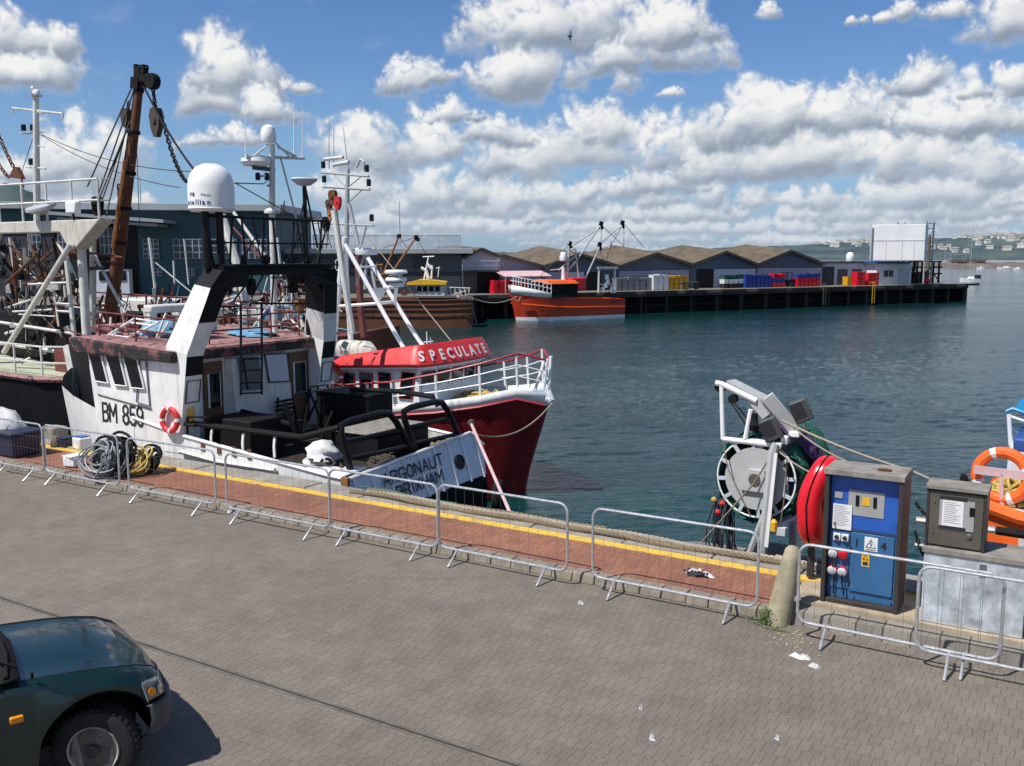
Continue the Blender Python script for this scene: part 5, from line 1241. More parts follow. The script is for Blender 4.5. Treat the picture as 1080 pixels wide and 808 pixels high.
# transom board
TT=lambda y_,z_: V((-11.62-.30*(z_+.6),y_,z_))
m=MB(); m.prism([TT(13.32,-.62),TT(17.85,-.56),TT(18.0,.08),TT(17.6,.42),TT(13.32,.20)],(-.06,0,0)); tr=m.build('transom_board','transom_shaded_white',AR,smooth=False)
ft=lambda y_: .20+(y_-13.32)/4.28*.22
for k in range(9):
    y_=13.50+k*.525; a=TT(y_+.03,-.60)+V((.02,0,0)); b=TT(y_,min(ft(y_),.12 if y_>17.7 else 9))+V((.02,0,0)); MB().bar(a,b,.045,.045).build('transom_rib','white_clean',tr)
MB().path([TT(13.32,.20)+V((.02,0,0)),TT(17.6,.42)+V((.02,0,0)),TT(18.0,.08)+V((.02,0,0))],.035,6).build('top_moulding','white_clean',tr)
for nm_,s_,y_a,y_b,z_a,z_b,h_ in (('name_lettering','ARGONAUT',14.30,16.32,-.12,-.05,.235),('port_lettering','BRIXHAM',14.62,16.20,-.42,-.36,.225)):
    o_=TT(y_a,z_a)+V((.05,0,0)); e_=TT(y_b,z_b)+V((.05,0,0)); painted(nm_,s_,o_,e_-o_,TT(15,.4)-TT(15,0),h_,.04,'ink',tr,(e_-o_).length)
MB().lathe([(.15,0),(.15,.03)],TT(16.95,-.12),(1,0,.3),18).build('fairlead_hole','ink',tr)
MB().torus(TT(16.95,-.12)+V((.03,0,0)),.15,.02,(1,0,.3),20,6).build('fairlead_ring','black_paint',tr)
MB().prism([(-11.60,13.3,-4),(-11.60,17.8,-4),(-11.64,17.9,-.57),(-11.64,13.3,-.63)],(-.08,0,0)).build('lower_transom','hull_black',AR,smooth=False)
MB().box((-11.95,13.28,-.5),(-11.78,13.36,.24)).build('corner_post','rust_orange',AR)
MB().prism([(-12.9,13.36,.28),(-12.0,13.36,.20),(-12.0,14.1,.26),(-12.6,13.5,.3)],(0,0,.03)).build('quarter_plate','white_clean',AR)
a=S(497,447,-11.6); b=GQ(538,541,.2)
one('boat_pole',MB().path([a,b],[.035,.03],8),'board_pink','long pale pole leaning from the quay edge against the white trawler stern','pole')
one('pole_rope',MB().ball(a+V((0,0,.02)),.09,8),'rope_dark','dark knotted rope on top of the leaning boat pole','rope')
# radome on posts
a=S(223.5,222,sx-.1); t=thing('satellite_dome','large white satellite dome on two black posts above the trawler gantry','radome',(a.x,a.y,zb+.24))
R_=.475; dome=MB(); dome.lathe([(.0,-.03),(R_*.9,-.03),(R_,.03),(R_,.48),(R_*.96,.62),(R_*.84,.77),(R_*.62,.89),(R_*.32,.955),(.001,.97)],(a.x,a.y,a.z),(0,0,1),40); dome.build('dome','white_clean',t)
MB().torus((a.x,a.y,a.z+.03),R_,.012,(0,0,1),40,6).build('rim','plastic_white',t)
for dy in (-.19,.19): MB().tube((a.x,a.y+dy,zb+.15),(a.x,a.y+dy,a.z-.03),.085,n=10).build('post','black_paint',t)
def wrap_text(s_,size,c_,r_,z_,a_start,mat,parent,name):
    ang=a_start
    for ch_ in s_:
        wch={'i':.34,'l':.34,'t':.44,' ':.3,'m':.9}.get(ch_,.68)*size
        am=ang+wch*.5/r_; n_=V((math.cos(am),math.sin(am),0)); xd_=V((-math.sin(am),math.cos(am),0)); 
        if ch_!=' ': text(name,ch_,size,V(c_)+n_*(r_+.004)+V((0,0,z_))-xd_*wch*.5,xd_,(0,0,1),mat,parent,bold=.002)
        ang+=wch/r_
vd=math.atan2(-a.y,-a.x)  # bearing from the dome back to the quay
wrap_text('ntellian',.15,a,R_,.10,vd-1.30,'sign_blue',t,'lettering')
wrap_text('FB',.11,a,R_,.27,vd-1.05,'ink',t,'lettering'); wrap_text('Fleet',.07,a,R_,.28,vd-.45,'ink_soft',t,'lettering')
# white radar mast
t=thing('radar_mast','white radar mast with small dome, crossbar and whip aerials above the gantry','mast',(-17.8,S(287,270,-17.8).y,2.45))
bs=S(287,270,-17.8); X=lambda x,y: S(x,y,-17.8)
m=MB(); m.path([V((bs.x,bs.y,2.45)),X(287,225),X(287,152)],[.085,.08,.07],12); m.lathe([(.2,0),(.2,.06),(.12,.12)],X(287,225),(0,0,1),12); m.build('pole','white_aged',t)
m=MB(); m.lathe([(.001,0),(.16,0),(.19,.05),(.19,.24),(.15,.36),(.06,.42),(.001,.43)],X(283.3,150),(0,0,1),22); m.build('dome','white_clean',t)
m=MB(); m.tube(X(260,165),X(321,167),.04,n=8); m.tube(X(267,165),X(280,155),.025); m.tube(X(293,155),X(312,165),.035); m.tube(X(260,163),X(260,168),.04); m.build('crossbar','white_aged',t)
MB().tube(X(277,171),X(287,171),.05).build('radar_bracket','grey_mast',t); m=MB(); m.tube(X(283,152),X(268,166),.022); m.tube(X(290,150),X(306,166),.022); m.tube(X(275,186),X(287,184),.03); m.build('strut','white_aged',t); MB().box(X(266,179),X(281,176)+V((0,.3,0))).build('radar_tray','wall_darkgrey',t)
q=X(273,176); MB().lathe([(.05,0),(.3,.03),(.36,.12),(.34,.2),(.05,.24)],q-V((.1,0,0)),(0,0,1),20).build('radar','plastic_white',t)
m=MB(); [lamp(m,X(x,190),.06,.15) for x in (272,281.5)]; m.build('nav_lamp','black_paint',t)
for x,y0,y1 in ((259,165,104),(310,164,105),(319,166,114)): MB().tube(X(x,y0),X(x,y1),.014,.006,n=5).build('aerial','white_clean',t)
m=MB(); m.tube(X(296,167),X(313,232),.025,n=5); m.tube(X(287,195),X(282,196),.03); m.build('stay','grey_mast',t)
t=thing('scanner_pole','black pole with a flat grey radar scanner right of the radar mast','radar',(-16.6,S(322,260,-16.6).y,2.4)); X2=lambda x,y: S(x,y,-16.6)
b=X2(322,250); MB().tube(V((b.x,b.y,2.45)),X2(321,195),.05,n=8).build('pole','black_paint',t)
MB().lathe([(.05,-.12),(.16,-.1),(.3,0),(.32,.04),(.3,.07),(.05,.09)],X2(321,191),(0,0,1),24).build('scanner','wall_pale',t)
m=MB(); m.tube(X2(322,197),X2(335,262),.025,n=5); m.tube(X2(322,205),X2(310,262),.02,n=5); m.build('stay','black_paint',t)
# gear on the bridge roof: rails, tarps, ladder, barrels
rt=2.5
def railing(name,pts,h,mat,lab,rows=2,posts=None,r=.022):
    t=thing(name,lab,'railing',pts[0]); m=MB()
    for k in range(1,rows+1): m.path([V(p)+V((0,0,h*k/rows)) for p in pts],r,6)
    for a,b in zip(pts[:-1],pts[1:]):
        n=max(1,int((V(b)-V(a)).length/.9))
        for i in range(n+1): p=V(a).lerp(V(b),i/n); m.tube(p,p+V((0,0,h)),r,n=5)
    m.build('rails',mat,t); return t
railing('roof_rail',[(-19.6,13.7,rt),(-17.0,13.7,rt-.1),(-16.9,17.4,rt-.1),(-19.6,17.4,rt)],.62,'deck_red','dark red rail round the bridge roof of the white trawler',2)
m=MB(); a,b,c_,d_=[T(x,y,14.0) for x,y in ((104,360),(142,336),(168,340),(122,362))]
m.path([a,b,c_,d_],.028,6,closed=True)
for f_ in (.3,.6,.85): m.tube(a.lerp(b,f_),d_.lerp(c_,f_),.022,n=5)
one('white_ladder_frame',m,'white_clean','white tubular ladder frame lying on the bridge roof of the white trawler','ladder')
lump('tarpaulin',(-18.9,14.9,rt),.55,.5,.42,'tarp_blue','crumpled blue tarpaulin on the left part of the bridge roof','tarpaulin',seed=8)
lump('tarpaulin',(-17.8,16.6,rt-.08),.7,.5,.22,'tarp_blue','flat blue tarpaulin on the right part of the bridge roof','tarpaulin',seed=9)
for i,(x,y) in enumerate(((-18.6,15.9),(-17.9,15.0))):
    one('barrel',MB().lathe([(.17,0),(.19,.03),(.18,.2),(.19,.37),(.17,.4)],(x,y,rt),(0,0,1),16),'deck_blue','light blue barrel on the bridge roof, '+('farther from' if i==0 else 'nearer to')+' the gantry','barrel')
t=thing('life_raft','white life raft canister on the bridge roof beside the near gantry leg','life raft',(-17.9,15.4,rt)); MB().path([(-18.4,15.3,rt+.5),(-18.35,15.3,rt+.5),(-17.8,15.3,rt+.48),(-17.75,15.3,rt+.48)],[.12,.2,.2,.12],16).build('canister','white_clean',t); MB().box((-18.3,15.15,rt-.1),(-17.9,15.45,rt+.3)).build('cradle','deck_red',t)
t=thing('bridge_awning','white folded awning bar across the bridge roof behind the gantry leg','awning',(-19.0,15.9,rt)); MB().box((-19.2,14.6,rt+.55),(-18.9,16.6,rt+.75)).build('roll','white_aged',t,bevel=.05); MB().box((-19.1,14.6,rt-.05),(-18.95,14.8,rt+.55)).build('post','white_aged',t); MB().box((-19.1,16.4,rt-.05),(-18.95,16.6,rt+.55)).build('post','white_aged',t)
# lifebuoy on house side, yellow fender can
t=thing('lifebuoy','red and white lifebuoy hung on the side of the white trawler below the gantry leg','lifebuoy',T(179,443,13.2)); c_=T(179,443,13.2)
for k in range(4):
    MB().torus(c_,.24,.06,(0,-1,0.05),8,10,a0=k*math.pi/2+.2,a1=k*math.pi/2+1.5).build('ring','bright_red',t)
    MB().torus(c_,.24,.059,(0,-1,0.05),3,10,a0=k*math.pi/2-.07,a1=k*math.pi/2+.2).build('band','white_clean',t)
t=thing('yellow_light','small yellow marker light clamped to the fore rail of the white trawler','light',T(202,442,13.5)); c_=T(202,444,13.5); MB().lathe([(.06,0),(.07,.05),(.07,.25),(.04,.3)],c_,(0,0,1),12).build('body','yellow_paint',t)
# ---------------------------------------------------------------- red trawler SPECULATE
SCt=24.5; tip=T(581,424,SCt); foot=GQ(545,517,WATER)
SR=thing('red_trawler','dark red hulled trawler with bright red bridge roof lettered SPECULATE','trawler',(tip.x-5,SCt,WATER))
sb=tip.x
st=[(sb-14,2.3,2.2,-.5,-4),(sb-9,2.45,2.35,-.55,-4),(sb-6,2.45,2.3,-.5,-4),(sb-4.2,2.35,1.95,-.38,-4),(sb-2.8,2.0,1.35,-.22,-4),(sb-1.6,1.45,.75,-.02,-4),(sb-.7,.8,.25,.2,-4,.5),(sb-.12,.12,.02,tip.z-.10,-4,1.25)]
hull(MB(),st,SCt,0,1,8).build('hull','hull_red',SR)
bw=[[V((s,SCt-a,z)),V((s+.0,SCt-a-.02,z+.34+.0*k))] for k,(s,a,_,z,*_) in enumerate(st)]
m=MB(); top=[(s,a+.03,z+.36) for (s,a,_,z,*_) in st]
for sg in (-1,1): m.loft([[(s,SCt+sg*a,z),(s+.02,SCt+sg*(a+.05),z+.34)] for (s,a,_,z,*_) in st])
m.build('bulwark','white_used',SR,solid=.06)
m=MB()
for sg in (-1,1): m.path([(s,SCt+sg*(a+.03),z+.0) for (s,a,_,z,*_) in st],.045,6)
m.build('rubbing_strake','rail_red',SR)
m=MB(); m.loft([[(s,SCt-a*.97,z+.05),(s,SCt+a*.97,z+.05)] for (s,a,_,z,*_) in st]); m.build('foredeck','deck_blue',SR,smooth=False)
MB().path([(sb-.35,SCt,tip.z-.2),(sb+.02,SCt,tip.z+.12),(sb-.1,SCt,tip.z+.3)],.11,8).build('stemhead','white_clean',SR)
# forecastle rail
def rl(frac,z_): pass
rp=[(s,a*.96,z+.36) for (s,a,_,z,*_) in st[1:]]
m=MB(); hrf=lambda s: .58+.42*min(1,max(0,(s-(sb-5))/4.2)); hr=1.0
for sg in (-1,1): m.path([(s,SCt+sg*a,z+hrf(s)) for s,a,z in rp],.035,6)
m.build('top_rail','rail_red',SR)
m=MB()
for sg in (-1,1):
    for h_ in (.33,.66): m.path([(s,SCt+sg*a,z+h_*hrf(s)) for s,a,z in rp],.02,5)
    L_=[(V((s,SCt+sg*a,z))) for s,a,z in rp]
    for a,b in zip(L_[:-1],L_[1:]):
        n=max(1,round((b-a).length/1.0))
        for i in range(n): p=a.lerp(b,i/n); m.tube(p,p+V((-.05,0,hrf(p.x))),.04,n=6)
e=L_[-1]; m.tube(e,e+V((.05,0,hr+.1)),.06); m.tube(e+V((-.35,-.3,0)),e+V((-.1,-.1,hr)),.05); m.tube(e+V((-.35,.3,0)),e+V((-.1,.1,hr)),.05); m.build('rail_posts','white_clean',SR)
# wheelhouse: wall swept in plan, roof visor above
tw=22.75
def plan(t_near,grow=0):
    P=[]; sl=T(343,395,tw).x; sr_=T(438,395,tw).x
    P.append((sl,t_near-grow)); P.append((sr_,t_near-grow))
    for k in range(1,9):
        a=k/8*math.pi/2; P.append((sr_+(.28+grow)*math.sin(a)**.6,SCt-(SCt-t_near+grow)*math.cos(a)))
    far=[(s,2*SCt-t_) for s,t_ in P[::-1][1:]]
    return P+far
Pw=plan(tw); sl=Pw[0][0]; sr_=Pw[1][0]
zroof=lambda s: T(343,388,tw).z+(T(438,387,tw).z-T(343,388,tw).z)*min(1,(s-sl)/(sr_-sl))
zfl=lambda s: zroof(s)-1.15
m=MB(); m.loft([[(s,t_,zfl(s)-.6) for s,t_ in Pw],[(s,t_,zroof(s)) for s,t_ in Pw]]); m.face([(s,t_,zroof(s)-.02) for s,t_ in Pw]); m.face([(sl,Pw[0][1],zfl(sl)-.6),(sl,Pw[0][1],zroof(sl)),(sl,Pw[-1][1],zroof(sl)),(sl,Pw[-1][1],zfl(sl)-.6)])
m.build('wheelhouse','white_used',SR)
Pv0=plan(tw,.12); Pv1=plan(tw,.30); Pv2=plan(tw,.02)
m=MB(); fwd=lambda s:(.68+.72*min(1.15,max(0,(s-sl)/(sr_-sl))))
rows=[[(s,t_,zroof(s)-.02) for s,t_ in Pv0],[(s+.10*min(1,max(0,(s-sr_)/.4)),t_,zroof(s)+.10) for s,t_ in Pv1],[(s,t_,zroof(s)+.40*fwd(s)) for s,t_ in Pv0],[(s,t_,zroof(s)+.47*fwd(s)) for s,t_ in Pv2]]
m.loft(rows); m.build('roof_visor','bright_red',SR)
m=MB(); m.face([(s,t_,zroof(s)+.44*fwd(s)) for s,t_ in Pv2]); m.build('roof_top','plastic_white',SR,smooth=False)
MB().path([V(p)+V((0,-.01,-.0)) for p in rows[0]],.035,6).build('visor_trim','white_clean',SR)
# windows follow the wall
def wall_pt(d):
    # distance along near wall and round the front
    P=[V((s,t_,0)) for s,t_ in Pw]; acc_=0
    for a,b in zip(P[:-1],P[1:]):
        l=(b-a).length
        if acc_+l>=d: return a.lerp(b,(d-acc_)/l),(b-a).normalized()
        acc_+=l
    return P[-1],V((1,0,0))
base=(sr_-sl)
wl=[(T(363,395,tw).x-sl,T(374,395,tw).x-sl),(T(380,395,tw).x-sl,T(393,395,tw).x-sl),(T(400,395,tw).x-sl,T(412,395,tw).x-sl),(T(424,395,tw).x-sl,T(437,395,tw).x-sl),(base+.22,base+.74),(base+.92,base+1.44),(base+1.64,base+2.16),(base+2.36,base+2.88),(base+3.06,base+3.5)]
for i,(d0,d1) in enumerate(wl):
    p0,dr=wall_pt(d0); p1,_=wall_pt(d1); nrm=V((dr.y,-dr.x,0)); z0=zroof(p0.x)-.98; z1=zroof(p0.x)-.16
    sk=V((.10,0,0)) if i>2 else V((0,0,0))
    q=[p0+V((0,0,z0))-sk,p1+V((0,0,z0))-sk,p1+V((0,0,z1))+sk*.3,p0+V((0,0,z1))+sk*.3]
    q=[x+nrm*.02 for x in q]; f_=MB().path(q,.032,6,closed=True).build('window_frame','rail_red',SR); MB().prism(q,nrm*.02).build('pane','glass_dark',f_,smooth=False)
# roof name, set on the visor between its lower and upper edge
def along(rowpts,d):
    acc_=0
    for i,(a,b) in enumerate(zip(rowpts[:-1],rowpts[1:])):
        l=(V(b)-V(a)).length
        if acc_+l>=d: return i,(d-acc_)/l
        acc_+=l
    return len(rowpts)-2,1.
d=(sr_-sl)+.34
for ch_ in 'SPECULATE':
    i,f_=along(rows[1],d); lo=V(rows[1][i]).lerp(V(rows[1][i+1]),f_); hi=V(rows[2][i]).lerp(V(rows[2][i+1]),f_)
    i2,f2=along(rows[1],d+.2); lo2=V(rows[1][i2]).lerp(V(rows[1][i2+1]),f2); hi2=V(rows[2][i2]).lerp(V(rows[2][i2+1]),f2)
    xd_=(lo2.lerp(hi2,.4)-lo.lerp(hi,.4)).normalized(); yd_=(hi-lo).normalized(); nn=xd_.cross(yd_).normalized(); yd_=nn.cross(xd_).normalized()
    text('roof_lettering',ch_,(hi-lo).length*.86,lo.lerp(hi,.2)+nn*.035,xd_,yd_,'white_clean',SR,bold=.012,wide=.86); d+=.37 if ch_ in 'LE' else .42
# roof gear
t=thing('life_raft','white life raft drum in its cradle on the red trawler bridge roof','life raft',T(376,378,23.2)); c_=T(376,369,23.2)
MB().path([c_+V((-.72,0,0)),c_+V((-.62,0,0)),c_+V((.5,0,0)),c_+V((.72,0,0))],[.2,.3,.3,.14],18).build('canister','cream',t)
for k in (-.4,-.05,.3): MB().torus(c_+V((k,0,0)),.305,.012,(1,0,0),22,5).build('strap','wall_pale',t)
m=MB(); m.box(c_+V((-.6,-.3,-.45)),c_+V((.5,.3,-.30))); m.build('cradle','white_aged',t)
a=T(396,376,22.7); b=T(424,374,22.7); t=thing('black_tube','black roof tube lying along the red trawler roof edge','tube',a); MB().path([a,b],.13,12).build('body','black_paint',t)
t=thing('tripod_mast','white tubular tripod mast with gusset plate on the red trawler','mast',T(352,380,23.4)); Z=lambda x,y: T(x,y,23.6)
m=MB(); m.path([Z(352,400),Z(353,350),Z(361,268),Z(364,250)],[.09,.09,.08,.08],8); m.path([T(370,360,24.6),T(366,300,24.6),Z(363,255)],[.09,.08,.07],8); m.build('leg','white_clean',t)
m=MB(); m.tube(Z(364,258),Z(417,352),.07); m.tube(Z(417,352),Z(427,369),.07); m.build('leg','white_clean',t)
m=MB(); m.tube(T(388,272,24.8),T(436,350,24.8),.07); m.tube(T(436,350,24.8),T(447,366,24.8),.07); m.build('leg','white_clean',t)
m=MB(); m.tube(Z(358,323),Z(399,320),.05); m.tube(Z(399,320),T(417,318,24.8),.05); m.tube(Z(376,282),T(396,281,24.8),.03); m.build('cross_tube','white_clean',t)
MB().prism([Z(391,304),T(409,303,24.3),T(398,320,23.8)],(0,.05,.0)).build('gusset','white_clean',t)
m=MB(); [m.path([Z(x,y),Z(x-5,y+3),Z(x-5,y+12),Z(x-1,y+14)],.015,5) for x,y in ((359,272),(357,295),(355,318),(354,340))]; m.build('step','white_clean',t)
t=thing('radar_drum','flat grey radar drum on a small lattice tower above the red trawler','radar',T(386,270,25)); c_=T(386.5,269,25)
MB().lathe([(.02,0),(.36,.0),(.38,.04),(.38,.2),(.34,.24),(.02,.25)],c_,(0,0,1),26).build('drum','plastic_white',t)
m=MB(); m.tube(c_,T(385,305,25),.05); m.tube(c_+V((.1,0,0)),T(396,305,25),.05); m.tube(c_-V((.1,0,0)),T(376,300,25),.04); m.build('tower','grey_mast',t)
t=thing('radar_pair','two stacked white radar scanners in front of the dark yellow topped boat','radar',T(418,304,24)); c_=T(418,303,24)
for z_,r_ in ((0,.25),(.18,.34),(.34,.2),(.42,.36)): MB().lathe([(.02,0),(r_,.02),(r_*1.02,.07),(r_*.9,.13),(.02,.14)],c_+V((0,0,z_)),(0,0,1),20).build('scanner','plastic_white',t)
MB().tube(T(405,303,24),c_,.05).build('bracket','white_clean',t)
MB().tube(T(416,318,24.2),c_,.06).build('post','white_clean',t)
t=thing('light_mast','grey mast with cross arms carrying black navigation lights','mast',T(366,300,24.6)); M_=lambda x,y: T(x,y,24.6)
m=MB(); m.path([M_(365,300),M_(366,215),M_(367,178)],[.09,.085,.06],8); m.tube(M_(368,215),M_(378,258),.07); m.build('pole','grey_mast',t)
m=MB(); m.tube(M_(339,182),M_(389,186),.04); m.tube(M_(341,197),M_(390,200),.045); m.tube(M_(330,235),M_(394,238),.035); m.tube(M_(352,184),M_(364,196),.025); m.tube(M_(381,186),M_(369,196),.025); m.tube(M_(352,199),M_(364,212),.025); m.tube(M_(382,200),M_(369,212),.025); m.tube(M_(386,239),M_(381,258),.04); m.build('cross_arm','grey_mast',t)
for x,y in ((341,179),(342,194),(387,183),(389,198),(392,235)): m=MB(); lamp(m,M_(x,y)+V((0,0,.05)),.075,.2); m.build('nav_lamp','black_paint',t)
for x,y0,y1 in ((347,178,124),(352,178,136),(367,178,134)): MB().tube(M_(x,y0),M_(x-(5 if x>360 else 0),y1),.022,.01,n=5).build('aerial','grey_mast',t)
m=MB(); m.tube(M_(342,168),M_(362,166),.06); m.tube(M_(352,174),M_(368,171),.07); m.path([M_(376,177),M_(380,168),M_(384,170),M_(383,180)],.04,5); m.build('aerial_bar','white_aged',t)
heap('rope_heap',(sb-2.6,SCt+.2,st[4][3]+.1),1.1,.7,.35,'rope_yellow','tan rope heap on the foredeck of the red trawler','rope',seed=12,n=34)
heap('net_heap',(sb-4.2,SCt+.3,st[3][3]+.1),.7,.8,.35,'net_dark','dark blue net bundle just ahead of the red trawler wheelhouse','net',seed=13,n=30)
t=thing('lifebuoy','orange and white lifebuoy by the after end of the red trawler wheelhouse','lifebuoy',T(350,399,22.6)); c_=T(351,398,22.5)
for k in range(4):
    MB().torus(c_,.3,.075,(0.2,-1,0),8,8,a0=k*math.pi/2+.2,a1=k*math.pi/2+1.5).build('ring','hull_orange',t); MB().torus(c_,.3,.074,(0.2,-1,0),3,8,a0=k*math.pi/2-.07,a1=k*math.pi/2+.2).build('band','white_clean',t)
one('mooring_rope',MB().path(sag(V((sb+.1,SCt-.1,tip.z)),(-12.0,17.7,.4),.45,14),.02,6),'rope_pale','pale mooring rope from the red bow to the white trawler stern','rope')
one('tyre_fender',MB().torus((-11.5,18.15,-1.15),.3,.12,(1,.4,0),20,8),'black_rubber','dark tyre fender hanging at the far corner of the white transom','tyre')
m=MB(); m.tube(T(451,374,23.5),T(450,350,23.5),.02); m.tube(T(447,361,23.5),T(457,360,23.5),.015); m.tube(T(454,374,23.5),T(454,356,23.5),.012)
one('anemometer',m,'wall_pale','small wind vane post on the red trawler bridge roof','wind vane')
one('forestay',MB().path([T(384,245,24.6),T(476,360,24.5)],.018,5),'rope_pale','pale forestay running down to the lettered red roof','stay')
t=thing('bow_boat_rail','aft white rail stanchion','railing',T(425,430,22)) if False else None
# ---------------------------------------------------------------- big beam trawler at the left edge
BR=thing('beam_trawler','rusty beam trawler with raised white gantry deck at the left edge','beam trawler',(-30,18.5,WATER)); K=16.0
Y_=lambda x,y,t_=K: T(x,y,t_)
e=Y_(68,404,15.2); 
st=[(e.x+.3,2.6,2.2,e.z,-4,-.6),(e.x-1.2,3.3,3.0,e.z,-4),(e.x-6,3.5,3.4,e.z+.1,-4),(e.x-16,3.5,3.4,e.z+.5,-4),(e.x-26,2.8,2.4,e.z+1,-4)]
BC=15.2+3.3
hull(MB(),st,BC).build('hull','hull_black',BR); m=MB(); m.loft([[(s,BC-a*1.0,z+.03),(s,BC+a*1.0,z+.03)] for (s,a,_,z,*_) in st]); m.build('deck','deck_green',BR,smooth=False)
m=MB(); m.path([(s,BC-a-.02,z+.02) for (s,a,_,z,*_) in st],.09,6); m.build('deck_edge','deck_pink',BR)
dz=e.z
m=MB(); L_=[V((s,BC-a+.15,z)) for (s,a,_,z,*_) in st]
for z_ in (.45,.9): m.path([p+V((0,0,z_)) for p in L_],.028,5)
for a,b in zip(L_[:-1],L_[1:]):
    n=max(1,round((b-a).length/1.1))
    for i in range(n+1): p=a.lerp(b,i/n); m.tube(p,p+V((0,0,.92)),.03,n=5)
m.build('deck_rail','white_aged',BR)
# gantry platform
g0=Y_(104,231); zg=g0.z; sR=g0.x
m=MB(); m.prism([(sR,K,zg),(sR-.05,K,zg-.07),(sR-1.1,K,zg-.78),(sR-1.4,K,zg-.78),(sR-1.75,K,zg-.32),(sR-5.2,K,zg-.32),(sR-5.6,K,zg-.85),(sR-6.0,K,zg-.85),(sR-6.6,K,zg)],(0,.45,0)); m.build('gantry_platform','cream',BR,smooth=False,bevel=.03)
m=MB()
for t_ in (K+.3,): m.path([(sR-1.25,t_,dz),(sR-1.25,t_,zg-.7)],.12,12)
m.build('gantry_post','white_aged',BR); 
m=MB()
for t_ in (K+.3,): m.path([(sR-6,t_,dz),(sR-6,t_,zg-.9)],.16,12)
m.build('gantry_post','white_aged',BR)
MB().path([Y_(75,257,K-.1),Y_(4,372,K-.1)],.075,10).build('gantry_brace','white_aged',BR)
MB().path([Y_(98,255,K+1),Y_(98,350,K+1)],.09,10).build('kingpost','cream',BR)
m=MB(); rr=random.Random(5)
for (a,b) in (((20,262),(12,330)),((30,255),(52,300)),((58,262),(15,300)),((44,300),(95,250)),((5,300),(40,268)),((62,262),(66,330)),((48,256),(48,340)),((24,300),(70,290)),((8,262),(30,390)),((14,250),(20,380)),((80,300),(50,350)),((36,262),(64,350))):
    t_=rr.uniform(K+.3,K+4); m.tube(T(*a,t_),T(*b,t_),rr.choice((.03,.045,.06)),n=5)
m.build('lattice','rust',BR)
m=MB()
for (a,b) in (((0,340),(78,352)),((30,300),(72,298)),((70,275),(82,392)),((28,302),(28,360)),((60,320),(74,321)),((60,328),(75,329)),((60,336),(76,337)),((66,285),(73,345)),((56,300),(62,344)),((0,362),(70,372))):
    t_=rr.uniform(K,K+2.5); m.tube(T(*a,t_),T(*b,t_),rr.choice((.035,.05,.07)),n=6)
m.build('pipe_frame','white_aged',BR)
m=MB(); yy=[Y_(-20,194),Y_(100,198)]
top=zg+1.05; xs=[sR-.05-k*1.15 for k in range(7)]
for t_ in (K+.06,):
    for s_ in xs: m.tube((s_,t_,zg),(s_,t_,top),.035,n=6)
    for z_ in (.5,1.05): m.tube((xs[0],t_,zg+z_),(xs[-1],t_,zg+z_),.035,n=6)
for z_ in (.5,1.05): m.tube((xs[0],K+.15,zg+z_),(xs[0],K+.4,zg+z_),.03,n=6)
m.build('platform_rail','white_aged',BR)
# black superstructure behind
MB().box((sR-9,K+1.6,dz),(sR-2.6,K+4,dz+1.6)).build('deckhouse','black_rusty',BR,smooth=False,bevel=.04)
m=MB(); m.box((sR-3,K+.4,dz+.02),(sR-1.9,K+1.2,dz+.7)); m.build('locker','deck_red',BR,bevel=.03)
# mast with gull
t=thing('signal_mast','white signal mast with crossbar and lamps, a gull on top','mast',Y_(39,240,K+2)); X=lambda x,y: T(x,y,K+2)
m=MB(); m.path([X(39.5,243),X(38.5,180),X(37.8,102)],[.11,.1,.085],10); m.lathe([(.16,0),(.18,.05)],X(37.8,102),(0,0,1),12); m.build('pole','white_aged',t)
m=MB(); m.tube(X(13,114),X(66,120),.035); m.tube(X(13,114),X(14,120),.03); m.tube(X(66,120),X(66,125),.03); m.box(X(20,140.5),X(38,138.8)+V((0,.3,0))); m.tube(X(28,176),X(48,178),.03); m.tube(X(38,118),X(46,119),.03); m.tube(X(40,154),X(47,155),.02); m.build('crossbar','white_aged',t)
for x,y in ((25,138),(34.5,138),(33,174)): m=MB(); lamp(m,X(x,y),.075,.17); m.build('nav_lamp','black_paint',t)
m=MB(); m.tube(X(36,142),X(24,178),.012,n=4); m.tube(X(24,178),X(20,235),.01,n=4); m.build('stay','wire',t)
t=thing('gull','white gull perched on top of the signal mast','gull',X(38,101)); c_=X(38.3,98)
MB().ball(c_+V((0,0,.02)),.11,12,(1.5,.8,.75)).build('body','gull_white',t); MB().ball(c_+V((-.17,0,.16)),.06,10).build('head','gull_white',t); MB().prism([c_+V((.1,-.06,.06)),c_+V((.36,0,.0)),c_+V((.1,.06,.06)),c_+V((-.06,0,.1))],(0,0,.015)).build('wing','gull_grey',t); MB().tube(c_+V((-.22,0,.16)),c_+V((-.3,0,.14)),.018,.004,n=5).build('beak','yellow_paint',t); MB().tube(c_+V((0,.03,-.06)),X(38,102),.008,n=4).build('leg','board_pink',t)
# search lights on platform
for i,(x,y,w_) in enumerate(((43,219,.42),(77,219,.24))):
    t=thing('deck_floodlight',('wide round floodlight' if i==0 else 'square white floodlight')+' on the gantry platform of the beam trawler','floodlight',Y_(x,y+8)); c_=Y_(x,y)
    if i==0: MB().lathe([(.08,-.2),(w_,-.02),(w_*.96,.05),(.02,.09)],c_,(0,-.3,.9),20).build('dish','grey_mast',t)
    else: MB().cbox(c_,(.44,.2,.32)).build('box','white_clean',t,bevel=.04)
    MB().tube(c_,V((c_.x,c_.y,zg)),.03).build('bracket','black_paint',t)
